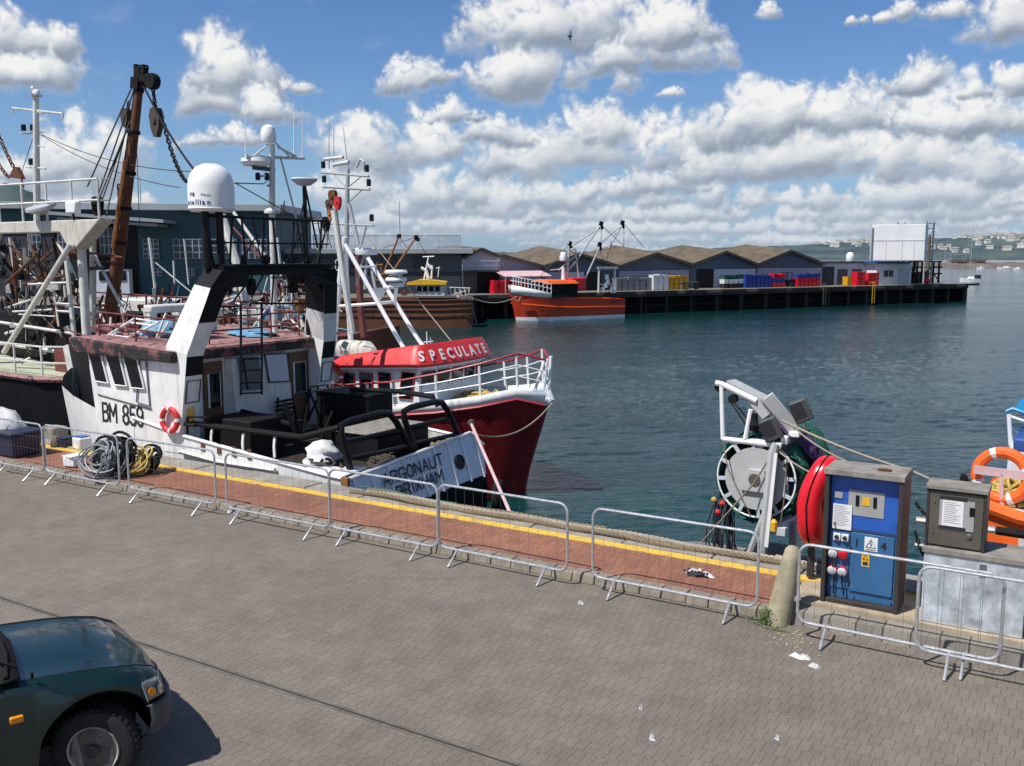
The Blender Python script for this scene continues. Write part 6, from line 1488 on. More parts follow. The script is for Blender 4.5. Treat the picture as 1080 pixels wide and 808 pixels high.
# derrick
D=lambda x,y: T(x,y,17.5)
t=thing('rusty_derrick','tall rusty trawl derrick with hanging blocks and chains','derrick',D(118,335))
m=MB(); m.path([D(114,345),D(126,262),D(138,170),D(148,84)],[.19,.18,.14,.10],12); m.build('boom','rust',t)
m=MB(); m.path([D(126,262)+V((0,-.2,0)),D(138,170)+V((0,-.17,0))],.07,6); m.build('boom_orange_strip','rust_orange',t)  # rust-orange strip along the near side of the boom
for (x_,y_,r_) in ((146,98,.13),(141,142,.16),(136,185,.175),(131,222,.19),(126,258,.205)): MB().lathe([(r_*.9,0),(r_*1.12,.02),(r_*1.12,.1),(r_*.9,.12)],D(x_,y_),(.12,0,1),12).build('boom_band','black_rusty',t)
for (x_,y_) in ((131,205),(128,236),(138,160)): MB().cbox(D(x_,y_)+V((.12,-.1,0)),(.16,.16,.3),ry=.15).build('boom_lug','rust',t)
MB().path([D(146,96)+V((-.16,0,0)),D(136,170)+V((-.2,0,0)),D(124,262)+V((-.24,0,0))],.025,5).build('hose','black_rubber',t)
m=MB(); m.cbox(D(151,82),(.5,.25,.2),ry=.2); m.cbox(D(147,76),(.22,.2,.24)); m.cbox(D(152,73),(.16,.16,.22)); m.cbox(D(144,74),(.1,.12,.3)); m.tube(D(143,71),D(156,72),.045); m.cbox(D(146,88),(.3,.3,.3),ry=.2); m.lathe([(.2,0),(.22,.05),(.22,.18),(.2,.23)],D(161,86)+V((0,-.12,0)),(0,1,0),14); m.build('head_fitting','black_rusty',t)
for (x,y,w_,h_) in ((133,124,.3,.5),(165,128,.42,.75)):
    b_=MB(); block(b_,D(x,y),w_,h_,.16); b_.build('block','rope_dark',t)
m=MB(); chain(m,D(136,108),D(134,120),0,.05,.11); chain(m,D(161,92),D(165,118),.03,.06,.12); m.build('chain','black_rusty',t)
m=MB(); chain(m,D(170,120),T(197,192,16.5),.3,.05,.13); m.path(sag(D(150,88),T(206,181,16.5),.15,10),.03,5); m.build('chain','black_rusty',t)
m=MB(); chain(m,D(125,195),D(126,212),0,.05,.12); m.build('chain','black_rusty',t)
for i,((x0,y0),(x1,y1)) in enumerate((((139,92),(92,197)),((141,96),(103,207)),((138,125),(105,209)),((136,130),(108,210)),((133,135),(112,228)))):
    MB().tube(D(x0,y0),T(x1,y1,16.6),.022,n=5).build('topping_lift','wire',t)
b_=MB(); block(b_,T(103,217,16.6),.3,.5,.2); b_.build('block','black_rusty',t); MB().tube(D(144,150),D(148,260),.012,n=4).build('fall_rope','wire',t)
for i,(P_,t0,t1) in enumerate(((((41,141),(190,198)),18,17),(((44,142),(204,181)),18,17))):
    one('signal_wire',MB().path(sag(T(*P_[0],t0),T(*P_[1],t1),.25,12),.012,4),'wire','thin wire from the signal mast towards the gantry, '+('lower' if i==0 else 'upper')+' of two','wire')
t=thing('hanging_trawl_shoe','rusty triangular trawl plate hanging on chains at the left edge','trawl gear',T(16,186,16.5)); X=lambda x,y: T(x,y,16.5)
MB().prism([X(9,187),X(23,189),X(21,184),X(17,176),X(14,177)],(0,.12,0)).build('plate','rust',t); m=MB(); chain(m,X(14,176),X(-4,136),.05,.05,.14); chain(m,X(9,187),X(-6,165),.05,.05,.14); m.path([X(22,187),X(25,198)],.03,5); m.build('chain','rust',t)
# clutter of spars behind the white trawler (boats rafted outside her)
spars=[('raked_spar','thick white and rusty spar leaning behind the near gantry leg','white_aged',((234,227),(252,286),(268,355)),20.5,.13),
('raked_spar','white stay tube crossing behind the beam rail','white_aged',((245,222),(290,285)),20.5,.05),
('raked_spar','thin brown tube crossing behind the beam rail','deck_red',((246,240),(300,300)),21,.035),
('raked_spar','thick white spar rising beside the red blocks','white_aged',((352,222),(362,290),(372,352)),21.5,.09),
('raked_spar','dark red post behind the tripod mast of the red trawler','deck_red',((377,270),(381,330),(384,356)),27,.13),
('raked_spar','thin white pole standing behind the bridge roof','white_aged',((183,275),(184,300)),22,.03),
('raked_spar','slim white aerial leaning behind the bridge roof','white_aged',((194,252),(199,300)),22,.025),
('raked_spar','pale spar behind the wheelhouse windows of the white trawler','white_aged',((300,296),(320,345)),20.8,.06),
('raked_spar','white diagonal strut behind the far gantry leg','white_clean',((262,352),(282,325)),19.6,.035),
('raked_spar','white upright strut left of the far gantry leg','white_clean',((273,355),(274,318)),19.6,.04)]
for nm,lab,mat,pts,t_,r_ in spars: one(nm,MB().path([T(x,y,t_) for x,y in pts],r_,8),mat,lab,'spar')
RB=thing('rafted_boat','dark rafted fishing boat behind the white trawler, red topsides and blue deck','fishing boat',(-26,24,WATER))
st=[(-20.5,2.2,2.0,.3,-4),(-24,2.4,2.2,.4,-4),(-30,2.4,2.2,.7,-4),(-34,1.2,.8,1.2,-4),(-35.5,.1,.05,1.5,-4)]
hull(MB(),st,22.4).build('hull','deck_red',RB); m=MB(); m.loft([[(s,22.4-a,z+.02),(s,22.4+a,z+.02)] for (s,a,_,z,*_) in st]); m.build('deck','deck_blue',RB,smooth=False)
m=MB()
rr=random.Random(8)
for k in range(16):
    s_=-21-k*.62; m.tube((s_,20.3,.5),(s_+rr.uniform(-.2,.2),20.4,2.4+rr.uniform(-.3,.9)),.035,n=5)
for z_ in (1.0,1.7,2.4,3.0): m.tube((-21,20.35,z_),(-31,20.35,z_+.2),.03,n=5)
m.build('rail','deck_red',RB)
m=MB(); m.box((-30,21.4,.5),(-26.3,23.6,2.9)); m.build('wheelhouse','white_aged',RB,bevel=.05)
for k in range(3): MB().box((-29.6+k*1.1,21.36,1.9),(-28.9+k*1.1,21.398,2.5)).build('pane','glass_dark',RB,smooth=False)
m=MB(); m.path([(-25.5,21.6,1.2),(-24.8,21.6,1.2),(-23.3,21.6,1.25)],.3,12); m.build('life_raft_canister','white_clean',RB)
for k in range(9): MB().ball((-22+rr.uniform(-1.8,1.2),21+rr.uniform(-.4,1.4),1.0+rr.uniform(0,.7)),rr.uniform(.15,.35),8).build('float','deck_blue',RB)
m=MB()
for k in range(12):
    a=V((-20.8-rr.random()*5,20.8+rr.random()*2,.5)); m.tube(a,a+V((rr.uniform(-1.2,1.2),rr.uniform(-.5,.5),rr.uniform(.8,1.8))),rr.choice((.03,.05)),n=5)
m.build('deck_gear','white_aged',RB)
# red blocks cluster
t=thing('block_cluster','cluster of red and white hoisting blocks by the light mast','blocks',T(352,250,21.5)); X=lambda x,y: T(x,y,21.5)
for (x,y,w_,mt) in ((351,208,.28,'rust'),(356,214,.25,'bright_red'),(347,216,.2,'rope_dark'),(344,236,.28,'black_rusty'),(349,226,.22,'rust_orange')):
    b_=MB(); block(b_,X(x,y),w_,w_*1.5,.12); b_.build('block',mt,t)
m=MB(); [m.tube(X(a,b_),X(c_,d_),.018,n=4) for a,b_,c_,d_ in ((351,212,344,262),(355,218,365,300),(345,240,330,280),(338,225,350,262))]; m.build('fall_rope','rope_dark',t)
m=MB()
for (x0,y0,x1,y1) in ((244,193,278,194),(278,194,283,190),(248,193,310,228),(300,212,296,250),(335,232,340,262),(318,240,330,280)):
    m.tube(T(x0,y0,15.5),T(x1,y1,17.5),.014,n=4)
one('aerial_wire',m,'wire','thin dark wires strung from the satellite dome to the radar mast','wires')

# ---------------------------------------------------------------- rigging and fittings seen between the gantry legs
rr=random.Random(77)
def clutter(name,label,parent,n,xr,yr,tr,mats,rad,seed):
    rr=random.Random(seed)
    for mt in mats:
        m=MB()
        for k in range(n//len(mats)):
            x=rr.uniform(*xr); y=rr.uniform(*yr); t_=rr.uniform(*tr); p=T(x,y,t_)
            kind=rr.random()
            if kind<.45: m.tube(p,p+V((rr.uniform(-.35,.35),rr.uniform(-.2,.2),rr.uniform(.2,.75))),rr.choice(rad),n=5)
            elif kind<.75: m.tube(p,p+V((rr.uniform(-1.6,1.6),rr.uniform(-.4,.4),rr.uniform(-.25,.25))),rr.choice(rad),n=5)
            elif kind<.9: m.cbox(p,(rr.uniform(.12,.35),rr.uniform(.12,.3),rr.uniform(.1,.3)),rz=rr.uniform(0,1.5))
            else: m.lathe([(.06,0),(.12,.03),(.12,.2),(.06,.24)],p,(rr.uniform(-.4,.4),rr.uniform(-.4,.4),1),8)
        o=m.build(name,mt,parent); o['kind']='stuff'
clutter('fittings','',RB,120,(96,190),(318,355),(19.8,22.5),('white_aged','deck_red','black_rusty','rust','deck_blue'),(.018,.03,.045),5)
clutter('fittings','',RB,170,(236,342),(300,352),(19.8,23),('white_aged','deck_red','black_rusty','rust','deck_blue'),(.014,.022,.035),6)
clutter('fittings','',BR,130,(0,92),(262,385),(16.4,19.5),('white_aged','rust','black_rusty','black_paint'),(.02,.03,.05),7)
clutter('roof_fittings','',AR,60,(100,172),(352,362),(14,16.5),('deck_red','white_aged'),(.018,.028),8)
clutter('deck_fittings','',AR,16,(290,345),(440,466),(14.8,16.4),('black_rusty','black_paint'),(.03,.05),9)

m=MB(); rr=random.Random(31)
for k in range(34):
    a=(rr.uniform(-4,100),rr.uniform(250,330)); b=(a[0]+rr.uniform(-45,45),a[1]+rr.uniform(20,90)); t_=rr.uniform(K+.6,K+3); m.tube(T(*a,t_),T(*b,t_),rr.choice((.016,.022,.03)),n=5)
o=m.build('rigging','wire',BR); o['kind']='stuff'
for i,(x0,y0,x1,y1) in enumerate(((96,262,132,330),(60,255,110,340))):
    one('white_stay',MB().path([T(x0,y0,17),T(x1,y1,17)],.045,6),'white_aged',('slim white stay crossing in front of the rusty derrick','slim white stay left of the rusty derrick foot')[i],'stay')

for i,(x,y,t_) in enumerate(((288,338,19.9),(318,330,20.4),(262,341,20.1))):
    c_=T(x,y,t_); one('float_net_bin',MB().lathe([(.25,0),(.28,.05),(.26,.4),(.28,.42)],c_,(0,0,1),12),('deck_blue','rust_orange','white_aged')[i],('pale blue bin','rusty orange bin','white bin')[i]+' on the rafted boat behind the trawler wheelhouse','bin')
# ================================================================ net-drum boat beside the cabinets
NR=thing('netting_boat','grey steel netting boat with drum gantry below the quay edge','fishing boat',(-4.4,16.5,WATER)); NT=14.25
X=lambda x,y,t_=NT: T(x,y,t_)
st=[(-3.1,1.5,1.3,-1.15,-4),(-4.5,1.75,1.6,-1.15,-4),(-6.5,1.7,1.5,-1.1,-4),(-8.2,.9,.6,-.9,-4),(-9.0,.1,.05,-.8,-4)]
st=[(s+2.2,a,b,c_,d_) for s,a,b,c_,d_ in st]
m=MB(); hull(m,[(s,a,b,c_,d_) for s,a,b,c_,d_ in st],15.6); m.build('hull','grey_paint',NR)
m=MB(); m.loft([[(s,15.6-a*.98,z-.05),(s,15.6+a*.98,z-.05)] for (s,a,_,z,_d) in st]); m.build('deck','deck_wood',NR,smooth=False)
c_=X(797,505); rad=abs(X(836,505).x-X(756,505).x)/2*1.03
dr=thing('net_drum','grey spoked net drum wound with green and purple net','net drum',(c_.x,c_.y+.5,c_.z-.6))
def disc(t_): 
    m=MB(); m.lathe([(.001,0),(rad*.80,0),(rad*.80,.03),(.001,.03)],(c_.x,t_,c_.z),(0,1,0),40); return m
disc(NT).build('flange','grey_paint',dr); disc(NT+1.95).build('flange','grey_paint',dr)
for t_ in (NT+.01,NT+1.96):
    MB().torus((c_.x,t_,c_.z),rad,.015,(0,1,0),48,8).build('rim','white_clean',dr)
    m=MB()
    for k in range(12): a=2*math.pi*k/12+.1; m.bar((c_.x+rad*.76*math.cos(a),t_,c_.z+rad*.76*math.sin(a)),(c_.x+rad*math.cos(a),t_,c_.z+rad*math.sin(a)),.055,.03,up=(0,1,0))
    m.build('spoke','wall_pale',dr)
MB().lathe([(.001,-.05),(.09,-.05),(.1,0),(.15,.0),(.15,.02)],(c_.x,NT-.03,c_.z),(0,1,0),18).build('hub','cab_brown',dr)
m=MB(); m.prism([(c_.x-.22,NT-.06,c_.z-.2),(c_.x+.22,NT-.06,c_.z-.2),(c_.x+.14,NT-.06,c_.z+.16),(c_.x-.1,NT-.06,c_.z+.16)],(0,.05,0)); m.build('bearing_plate','grey_paint',dr,bevel=.01)
def netroll(t0,t1,r0,mat,seed,name):
    rr=random.Random(seed); rows=[]; n=34
    for i in range(12):
        t_=t0+(t1-t0)*i/11; rows.append([(c_.x+(r0*(1+.10*rr.uniform(-1,1)+.05*math.sin(5*a+i)))*math.cos(a),t_,c_.z+(r0*(1+.10*rr.uniform(-1,1)))*math.sin(a)-(.05 if math.sin(a)<0 else 0)) for a in [2*math.pi*j/n for j in range(n)]]); rows[-1].append(rows[-1][0])
    m=MB(); m.loft(rows); return m.build(name,mat,dr)
netroll(NT+.08,NT+.6,rad*1.07,'net_green',1,'green_net'); netroll(NT+.55,NT+1.25,rad*1.16,'net_purple',2,'purple_net'); netroll(NT+1.2,NT+1.9,rad*1.13,'net_green',3,'green_net')
rr=random.Random(4); m=MB()
for k in range(60):
    a=rr.uniform(0,6.28); t0=NT+rr.uniform(.05,1.4); m.path([(c_.x+rad*1.08*math.cos(a+j*.15),t0+j*.06*rr.uniform(.3,1),c_.z+rad*1.08*math.sin(a+j*.15)) for j in range(6)],.008,4)
m.build('loose_twine','rope_green',dr)
m=MB()
for k in range(26):
    a=X(rr.uniform(752,772),rr.uniform(520,548),NT+rr.uniform(.0,.6)); m.path([a,a+V((rr.uniform(-.1,.1),rr.uniform(-.1,.1),-.35)),a+V((rr.uniform(-.15,.15),rr.uniform(-.1,.1),-.9))],.012,4)
m.build('hanging_net','net_dark',dr)
for x,y,mt in ((757,540,'bright_red'),(753,527,'rope_yellow'),(762,531,'bright_red')):
    MB().ball(X(x,y,NT-.05),.05,8).build('float',mt,dr)
# gantry frame
m=MB(); t1=NT-.12
m.path([X(818,468,t1),X(815,478,t1),X(803,590,t1)],[.055,.075,.075],8); m.path([X(811,530,t1),X(805,545,t1),X(784,600,t1)],.05,7); m.build('near_post','grey_paint',NR)
m=MB(); m.bar(X(818,478,t1-.05),X(808,577,t1-.05),.06,.02,up=(0,1,0)); m.build('post_flange','white_clean',NR)
MB().path([X(836,470,NT+1.65),X(836,600,NT+1.65)],.07,8).build('far_post','grey_paint',NR)
m=MB(); m.path([X(755,404),X(761,405),X(798,423)],.045,8); m.tube(X(761,406),X(762.5,463),.038); m.path([X(762.5,463),X(813,469),X(816,473)],.042,8); m.tube(X(792,432),X(786,463),.038); m.build('boom_tubes','white_clean',NR)
m=MB(); m.hexa([X(766,405,NT+.1),X(803,424,NT+.1),X(811,421,NT+.35),X(775,403,NT+.35)]+[p+V((0,0,.05)) for p in (X(766,405,NT+.1),X(803,424,NT+.1),X(811,421,NT+.35),X(775,403,NT+.35))]); m.build('boom_plate','grey_paint',NR)
m=MB(); m.bar(X(809,418,NT+.1),X(842,458,NT+.3),.2,.09,up=(0,-1,.3)); m.build('boom_beam','grey_paint',NR,bevel=.01)
m=MB(); m.hexa([X(791,427),X(799,421),X(811,438),X(804,443)]+[p+V((0,.3,0)) for p in (X(791,427),X(799,421),X(811,438),X(804,443))]); m.build('boom_joint','grey_paint',NR,bevel=.01)
m=MB(); a=X(823,473,NT-.05); b=X(850,454,NT+.9); m.bar(a,b,.14,.05); m.build('head_plate','black_paint',NR)
m=MB(); m.lathe([(.07,0),(.07,.12)],X(772,421),(0,1,0),12); m.lathe([(.09,0),(.09,.14)],X(759,408),(0,1,0),12); m.tube(X(773,423),X(795,450),.012); m.tube(X(771,424),X(789,452),.012); m.ball(X(796,448),.09,8); m.tube(X(796,436),X(796,455),.05); m.build('sheaves','black_rubber',NR)
for i,(x,y,ang) in enumerate(((813,452,.5),(845,433,.5))):
    t=thing('work_light',('near' if i==0 else 'far')+' dark square work light on the netting boat gantry','work light',X(x,y+8,NT+.2*i)); p=X(x,y,NT+.2*i)
    MB().cbox(p,(.27,.2,.34),ry=-.45,rz=.3).build('housing','bumper_plastic',t,bevel=.02); MB().cbox(p+V((-.02,-.11,.0)),(.2,.01,.24),ry=-.45,rz=.3).build('grille','ink',t)
    MB().tube(p+V((.03,0,-.12)),p+V((.08,.05,-.32)),.02).build('bracket','steel',t)
m=MB(); m.cbox(X(820,470,NT),(.14,.12,.1)); m.cbox(X(828,464,NT+.1),(.1,.14,.12)); m.cbox(X(838,458,NT+.2),(.16,.1,.08)); m.build('fittings','white_clean',NR,bevel=.01)
m=MB(); m.path([X(762,466,NT-.1),X(768,495,NT-.15),X(792,545,NT-.15)],.009,4); m.path([X(816,476,NT-.1),X(795,510,NT-.15),X(740,572,13.6)],.013,4); m.path([X(830,485,NT-.1),X(828,520,NT),X(822,560,NT)],.012,4); m.build('lashing','rope_tan',NR)
m=MB(); m.bar(X(800,562,NT-.1),X(836,545,NT+.3),.16,.05); m.cbox(X(822,560,NT),(.2,.1,.12)); m.cbox(X(812,552,NT-.05),(.06,.05,.3)); m.build('base_plate','wall_pale',NR)
m=MB(); m.box((-4.6,14.6,-1.1),(-3.9,15.4,-.35)); m.build('engine_box','cab_dark',NR,bevel=.03)
t=thing('yellow_fitting','small yellow capped bottle at the foot of the net drum gantry','fitting',X(816,558,14.1)); MB().lathe([(.05,0),(.05,.14),(.02,.18)],X(816,560,14.0),(0,0,1),10).build('body','yellow_paint',t)
one('mooring_rope',MB().path(sag(X(824,443,NT),T(962,497,13.9),.05,10)+[T(980,505,13.2)],.018,6),'rope_pale','long pale rope from the netting boat gantry across to the right','rope')
one('mooring_rope',MB().path(sag(X(838,452,NT),T(894,487,13.0),.04,8),.011,5),'rope_pale','thinner pale rope dropping behind the blue cabinet','rope')
one('mooring_rope',MB().path(sag(X(819,474,NT),T(858,500,13.1),.03,6),.011,5),'rope_pale','short pale rope from the drum gantry to the red housing','rope')
# ---------------------------------------------------------------- small boat at the right edge
OB=thing('orange_boat','orange and white small boat with blue canopy at the right edge','boat',(.6,15.6,WATER)); Z=lambda x,y,t_=15.2: T(x,y,t_)
c0=Z(1052,520); 
x0_=c0.x; zt_=c0.z-.1
sh_=[(x0_-.12,.75,.55,zt_-.02,-4,.25),(x0_+.35,1.15,.95,zt_-.04,-4),(x0_+1.4,1.3,1.15,zt_-.1,-4),(x0_+3.2,1.25,1.1,zt_-.1,-4),(x0_+4.4,.8,.5,zt_+.02,-4),(x0_+5.1,.08,.03,zt_+.2,-4,-.4)]
hull(MB(),sh_,15.5).build('hull','orange_paint',OB)
for sg in (-1,1): MB().path([(s_,15.5+sg*a_,z_+.02) for s_,a_,_,z_,*_r in sh_],.1,8).build('gunwale','orange_paint',OB)
m=MB(); m.loft([[(s_,15.5-a_*.9,z_-.12),(s_,15.5+a_*.9,z_-.12)] for s_,a_,_,z_,*_r in sh_]); m.build('stained_deck','stained',OB,smooth=False)
m=MB(); m.loft([[(s_,15.5-(h2+(a_-h2)*.93)-.015,z_-.22),(s_,15.5-(h2+(a_-h2)*.8)-.015,z_-.75)] for s_,a_,h2,z_,*_r in sh_[1:5]]); m.build('stained_side','stained',OB)
t=thing('life_ring','orange and white life ring hung on the pink board of the small boat','lifebuoy',Z(1057,520,15)); p=Z(1057,502,15.0)
for k in range(4):
    MB().torus(p,.335,.085,(-.15,-1,.1),9,10,a0=k*math.pi/2+.5,a1=k*math.pi/2+1.85).build('ring','orange_paint',t); MB().torus(p,.335,.084,(-.15,-1,.1),3,10,a0=k*math.pi/2+.28,a1=k*math.pi/2+.5).build('band','white_clean',t)
t=thing('board_post','pink and white board on a post inside the small orange boat','board',Z(1056,545,14.9)); a=Z(1027,495,14.9); b=Z(1062,499,14.9)
MB().bar(a,b+V((.5,0,-.02)),.03,.12).build('board','board_pink',t); MB().bar(Z(1056,500,14.92),Z(1057,535,14.92),.05,.07).build('post','board_pink',t)
heap('net_heap',Z(1070,528,15.9),.5,.5,.35,'rope_yellow','tan heap of net behind the life ring in the small orange boat','net',seed=21)
m=MB(); a=Z(1062,488,17); m.hexa([(a.x,16.3,a.z-1.0),(a.x+1.6,16.3,a.z-1.0),(a.x+1.6,17.6,a.z-1.0),(a.x,17.6,a.z-1.0),(a.x+.05,16.4,a.z+.45),(a.x+1.4,16.4,a.z+.3),(a.x+1.4,17.5,a.z+.3),(a.x+.1,17.5,a.z+.45)]); m.build('cuddy','wall_pale',OB,bevel=.06)
MB().box((a.x+.1,16.38,a.z+.3),(a.x+1.45,17.55,a.z+.52)).build('cuddy_top','sign_blue',OB,bevel=.04)
m=MB(); p=Z(1066,470,17); q=Z(1064,437,17); m.tube(p,q,.035); m.path([Z(1080,444,17),Z(1063,438,17),Z(1061,448,17.2),Z(1080,462,17.2)],.02,5); m.build('rail','white_clean',OB)
m=MB(); m.path([Z(1061,434,17),Z(1068,431,17),Z(1085,437,17)],.03,6); m.hexa([Z(1070,432,17.2),Z(1086,440,17.2),Z(1086,440,18),Z(1072,432,18),Z(1076,421,17.2),Z(1088,419,17.2),Z(1088,419,18),Z(1077,421,18)]); m.build('canopy','bright_blue',OB)
t=thing('dark_fin','small dark rubber fin sticking up behind the meter box','fender',Z(1017,515,13.6)); MB().prism([Z(1010,515,13.5),Z(1025,517,13.5),Z(1019,502,13.5),Z(1013,500,13.5)],(0,.12,0)).build('body','black_rubber',t,bevel=.02)
m=MB(); chain(m,T(966,530,12.9),T(985,545,12.7),.05,.03,.06); chain(m,T(965,560,12.8),T(978,590,12.7),.05,.03,.06)
one('mooring_chain',m,'black_rusty','short rusty chains hanging between the two cabinets','chain')
# ---------------------------------------------------------------- things on the quay at the left
t=thing('bulk_bag','white bulk sack bulging at the left edge of the quay','sack',GQ(5,476,.13)); c_=GQ(4,478,.14)
o=lump('bulk_sack',(c_.x-.3,c_.y+.2,.14),.62,.5,.95,'sack','bulging white bulk bag at the left edge behind the barrier','sack',seed=15,n=22,amp=.12)
bpy.data.objects.remove(t)
t=thing('fish_tub','dark navy fish tub at the left edge in front of the white bulk bag','tub',GQ(16,478,.13)); c_=GQ(17,479,.13); MB().hexa([(c_.x-.5,c_.y-.3,.14),(c_.x+.42,c_.y-.3,.14),(c_.x+.42,c_.y+.3,.14),(c_.x-.5,c_.y+.3,.14),(c_.x-.56,c_.y-.35,.62),(c_.x+.48,c_.y-.35,.62),(c_.x+.48,c_.y+.35,.62),(c_.x-.56,c_.y+.35,.62)]).build('body','plastic_navy',t,bevel=.04); MB().box((c_.x-.6,c_.y-.4,.621),(c_.x+.52,c_.y+.4,.68)).build('rim','plastic_navy',t,bevel=.02)
for (x,y,sz,mat,lab) in ((58,463,(.45,.4,.3),'concrete','grey concrete block near the quay edge at the left'),(87,473,(.36,.3,.26),'plastic_white','small white tub with blue contents beside the cable heap'),(79,491,(.3,.34,.2),'plastic_white','white plastic crate at the left of the cable heap'),(70,471,(.3,.3,.2),'plastic_navy','small dark blue crate at the quay edge by the concrete block')):
    c_=GQ(x,y,.14); t=thing('quay_box',lab,'box',c_); MB().cbox(c_+V((0,0,sz[2]/2)),sz,rz=random.uniform(-.4,.4)).build('body',mat,t,bevel=.03)
    if 'contents' in lab: MB().cbox(c_+V((0,0,sz[2])),(sz[0]*.7,sz[1]*.7,.06),rz=.1).build('contents','cab_blue',t)
    elif mat!='concrete': MB().cbox(c_+V((0,0,sz[2]+.012)),(sz[0]*1.06,sz[1]*1.06,.03),rz=.0).build('rim',mat,t,bevel=.01)
c_=GQ(104,503,.14)
def coils(name,c,R_,n,r,mat,lab,cat,seed,tilt=.9,h=.6,lean=0):
    rr=random.Random(seed); m=MB(); c=V(c)
    for k in range(n):
        ax=V((rr.gauss(0,.35),-1+rr.gauss(0,.25),rr.uniform(.2,tilt))).normalized(); x,y=parallel_axes(ax); R1=R_*rr.uniform(.55,1.05); cc_=c+V((rr.uniform(-.28,.28)*R_,rr.uniform(-.25,.25)*R_,h*.5+rr.uniform(-.1,.12)))
        pts=[]
        for j in range(22):
            a=2*math.pi*j/22; p=cc_+x*R1*math.cos(a)*(1+.1*math.sin(3*a+k))+y*R1*math.sin(a)*.8; p.z=max(p.z,.14+r); pts.append(p)
        m.path(pts,r,5,closed=True)
    return one(name,m,mat,lab,cat)
coils('hose_heap',(c_.x,c_.y+.15,.14),.48,16,.018,'plastic_grey','tangled heap of grey hoses and cables behind the second barrier','hose',31,h=.75)
coils('hose_heap',(c_.x+.1,c_.y+.3,.14),.42,12,.03,'black_rubber','tangled black cables inside the grey hose heap','cables',32,h=.85)
coils('pale_hose',(c_.x+.0,c_.y+.05,.14),0.46,3,.016,'fascia','pale blue-grey hose looped over the grey cable heap','hose',33,h=.7)
c_=GQ(140,500,.14)
coils('yellow_hose',(c_.x,c_.y+.1,.14),.42,9,.02,'rope_yellow','coiled yellow hose beside the grey cable heap','hose',34,h=.35,tilt=1.6)
coils('black_cable',(c_.x+.15,c_.y+.35,.14),.28,7,.03,'black_rubber','black cable coil behind the yellow hose','cables',35,h=.5)
one('yellow_hose_tail',MB().path([T(x,y,12.0) for x,y in ((93,472),(98,468),(108,478),(120,492),(128,500))],.02,6),'rope_yellow','end of yellow hose arching over the grey cable heap','hose')
lump('bollard_cap',GQ(60,470,.16),.14,.14,.24,'trim_brown','short rusty mooring bollard at the left on the quay edge','bollard',seed=40,amp=.03)
# ---------------------------------------------------------------- mid-distance boats
def bx(mb,x0,y0,x1,y1,Y,d): 
    a=A(x0,y0,Y); b=A(x1,y1,Y); mb.box((a.x,Y,b.z),(b.x,Y+d,a.z)); return mb
# orange trawler lying along the pier
q=-2.6; OT=thing('orange_trawler','orange hulled trawler with white bow lying alongside the pier','trawler',(PQ(604,333,q).x,q,WATER),PF); W2=lambda x,y,q_=q-2.4: PQ(x,y,q_)
bs_=W2(549,316); xs0=bs_.x; xs1=W2(660,316).x; L2=xs1-xs0
zs=lambda x: W2(x,0).z
sh=[(xs1,2.3,2.2,W2(660,315).z,-4),(xs0+L2*.75,2.5,2.4,W2(632,315).z,-4),(xs0+L2*.5,2.5,2.4,W2(604,315.5).z,-4),(xs0+L2*.28,2.45,2.1,W2(580,314.5).z,-4),(xs0+L2*.15,2.0,1.3,W2(565,313).z,-4),(xs0+L2*.06,1.2,.5,W2(556,312).z,-4,-.3),(xs0+.1,.15,.03,W2(548,311).z,-4,-1.0)]
hull(MB(PF),sh,q,0,1,8).build('hull','hull_orange',OT)
m=MB(PF)
for sg in (-1,1): m.loft([[(s,q+sg*(a+.02),z),(s-.1,q+sg*(a+.1),z+h_)] for (s,a,_,z,*_),h_ in zip(sh[3:],(.55,.8,.95,1.05))])
m.build('white_bow','white_clean',OT,solid=.05)
m=MB(PF)
for sg in (-1,1): m.path([(s,q+sg*(a*.98+.04),z-.95) for (s,a,_,z,*_) in sh[:6]],.07,5)
m.build('rubbing_strake','orange_paint',OT)
m=MB(PF)
rows=[]
for (s,ht,hw,zt,zb_,*r_) in sh: 
    f_=(WATER+.02-zb_)/(zt-zb_); f2=(WATER+.42-zb_)/(zt-zb_); k=(r_[0] if r_ else 0)
    rows.append([(s-k*(1-f2),q-(hw+(ht-hw)*f2**1.3)-.03,WATER+.42),(s-k*(1-f_),q-(hw+(ht-hw)*f_**1.3)-.03,WATER-.05)])
m.loft(rows); m.build('boot_top','plastic_white',OT)
m=MB(PF); m.loft([[(s,q-a*.95,z-.3),(s,q+a*.95,z-.3)] for (s,a,_,z,*_) in sh]); m.build('deck','deck_wood',OT,smooth=False)
text('registration','BM 218',.62,W2(583,315.6,q-2.85),(1,0,0),(0,0,1),'ink',OT,PF,wide=1.15,bold=.02)
text('stern_lettering','LADY T',.5,W2(642,320,q-2.5),(1,0,0),(0,0,1),'ink',OT,PF,wide=1.1)
def w_(x,y,qq=q): return PQ(x,y,qq)
m=MB(PF); a=w_(563,297.5); b=w_(598,313); m.box((a.x,q-1.5,b.z),(b.x+.5,q+1.6,a.z)); m.build('forecastle_house','black_rusty',OT)
m=MB(PF); a=w_(564,298); b=w_(603,297); m.hexa([(a.x,q-1.8,a.z-.2),(b.x,q-1.8,a.z-.2),(b.x,q+1.8,a.z-.2),(a.x,q+1.8,a.z-.2),(a.x+1,q-1.5,a.z+.35),(b.x-.5,q-1.5,a.z+.25),(b.x-.5,q+1.5,a.z+.25),(a.x+1,q+1.5,a.z+.35)]); m.build('roof','orange_paint',OT,bevel=.1)
m=MB(PF); a=w_(598,293); b=w_(613,306); m.box((a.x,q-1,b.z),(b.x,q+1.2,a.z)); m.build('casing','plastic_red',OT,bevel=.1)
m=MB(PF)
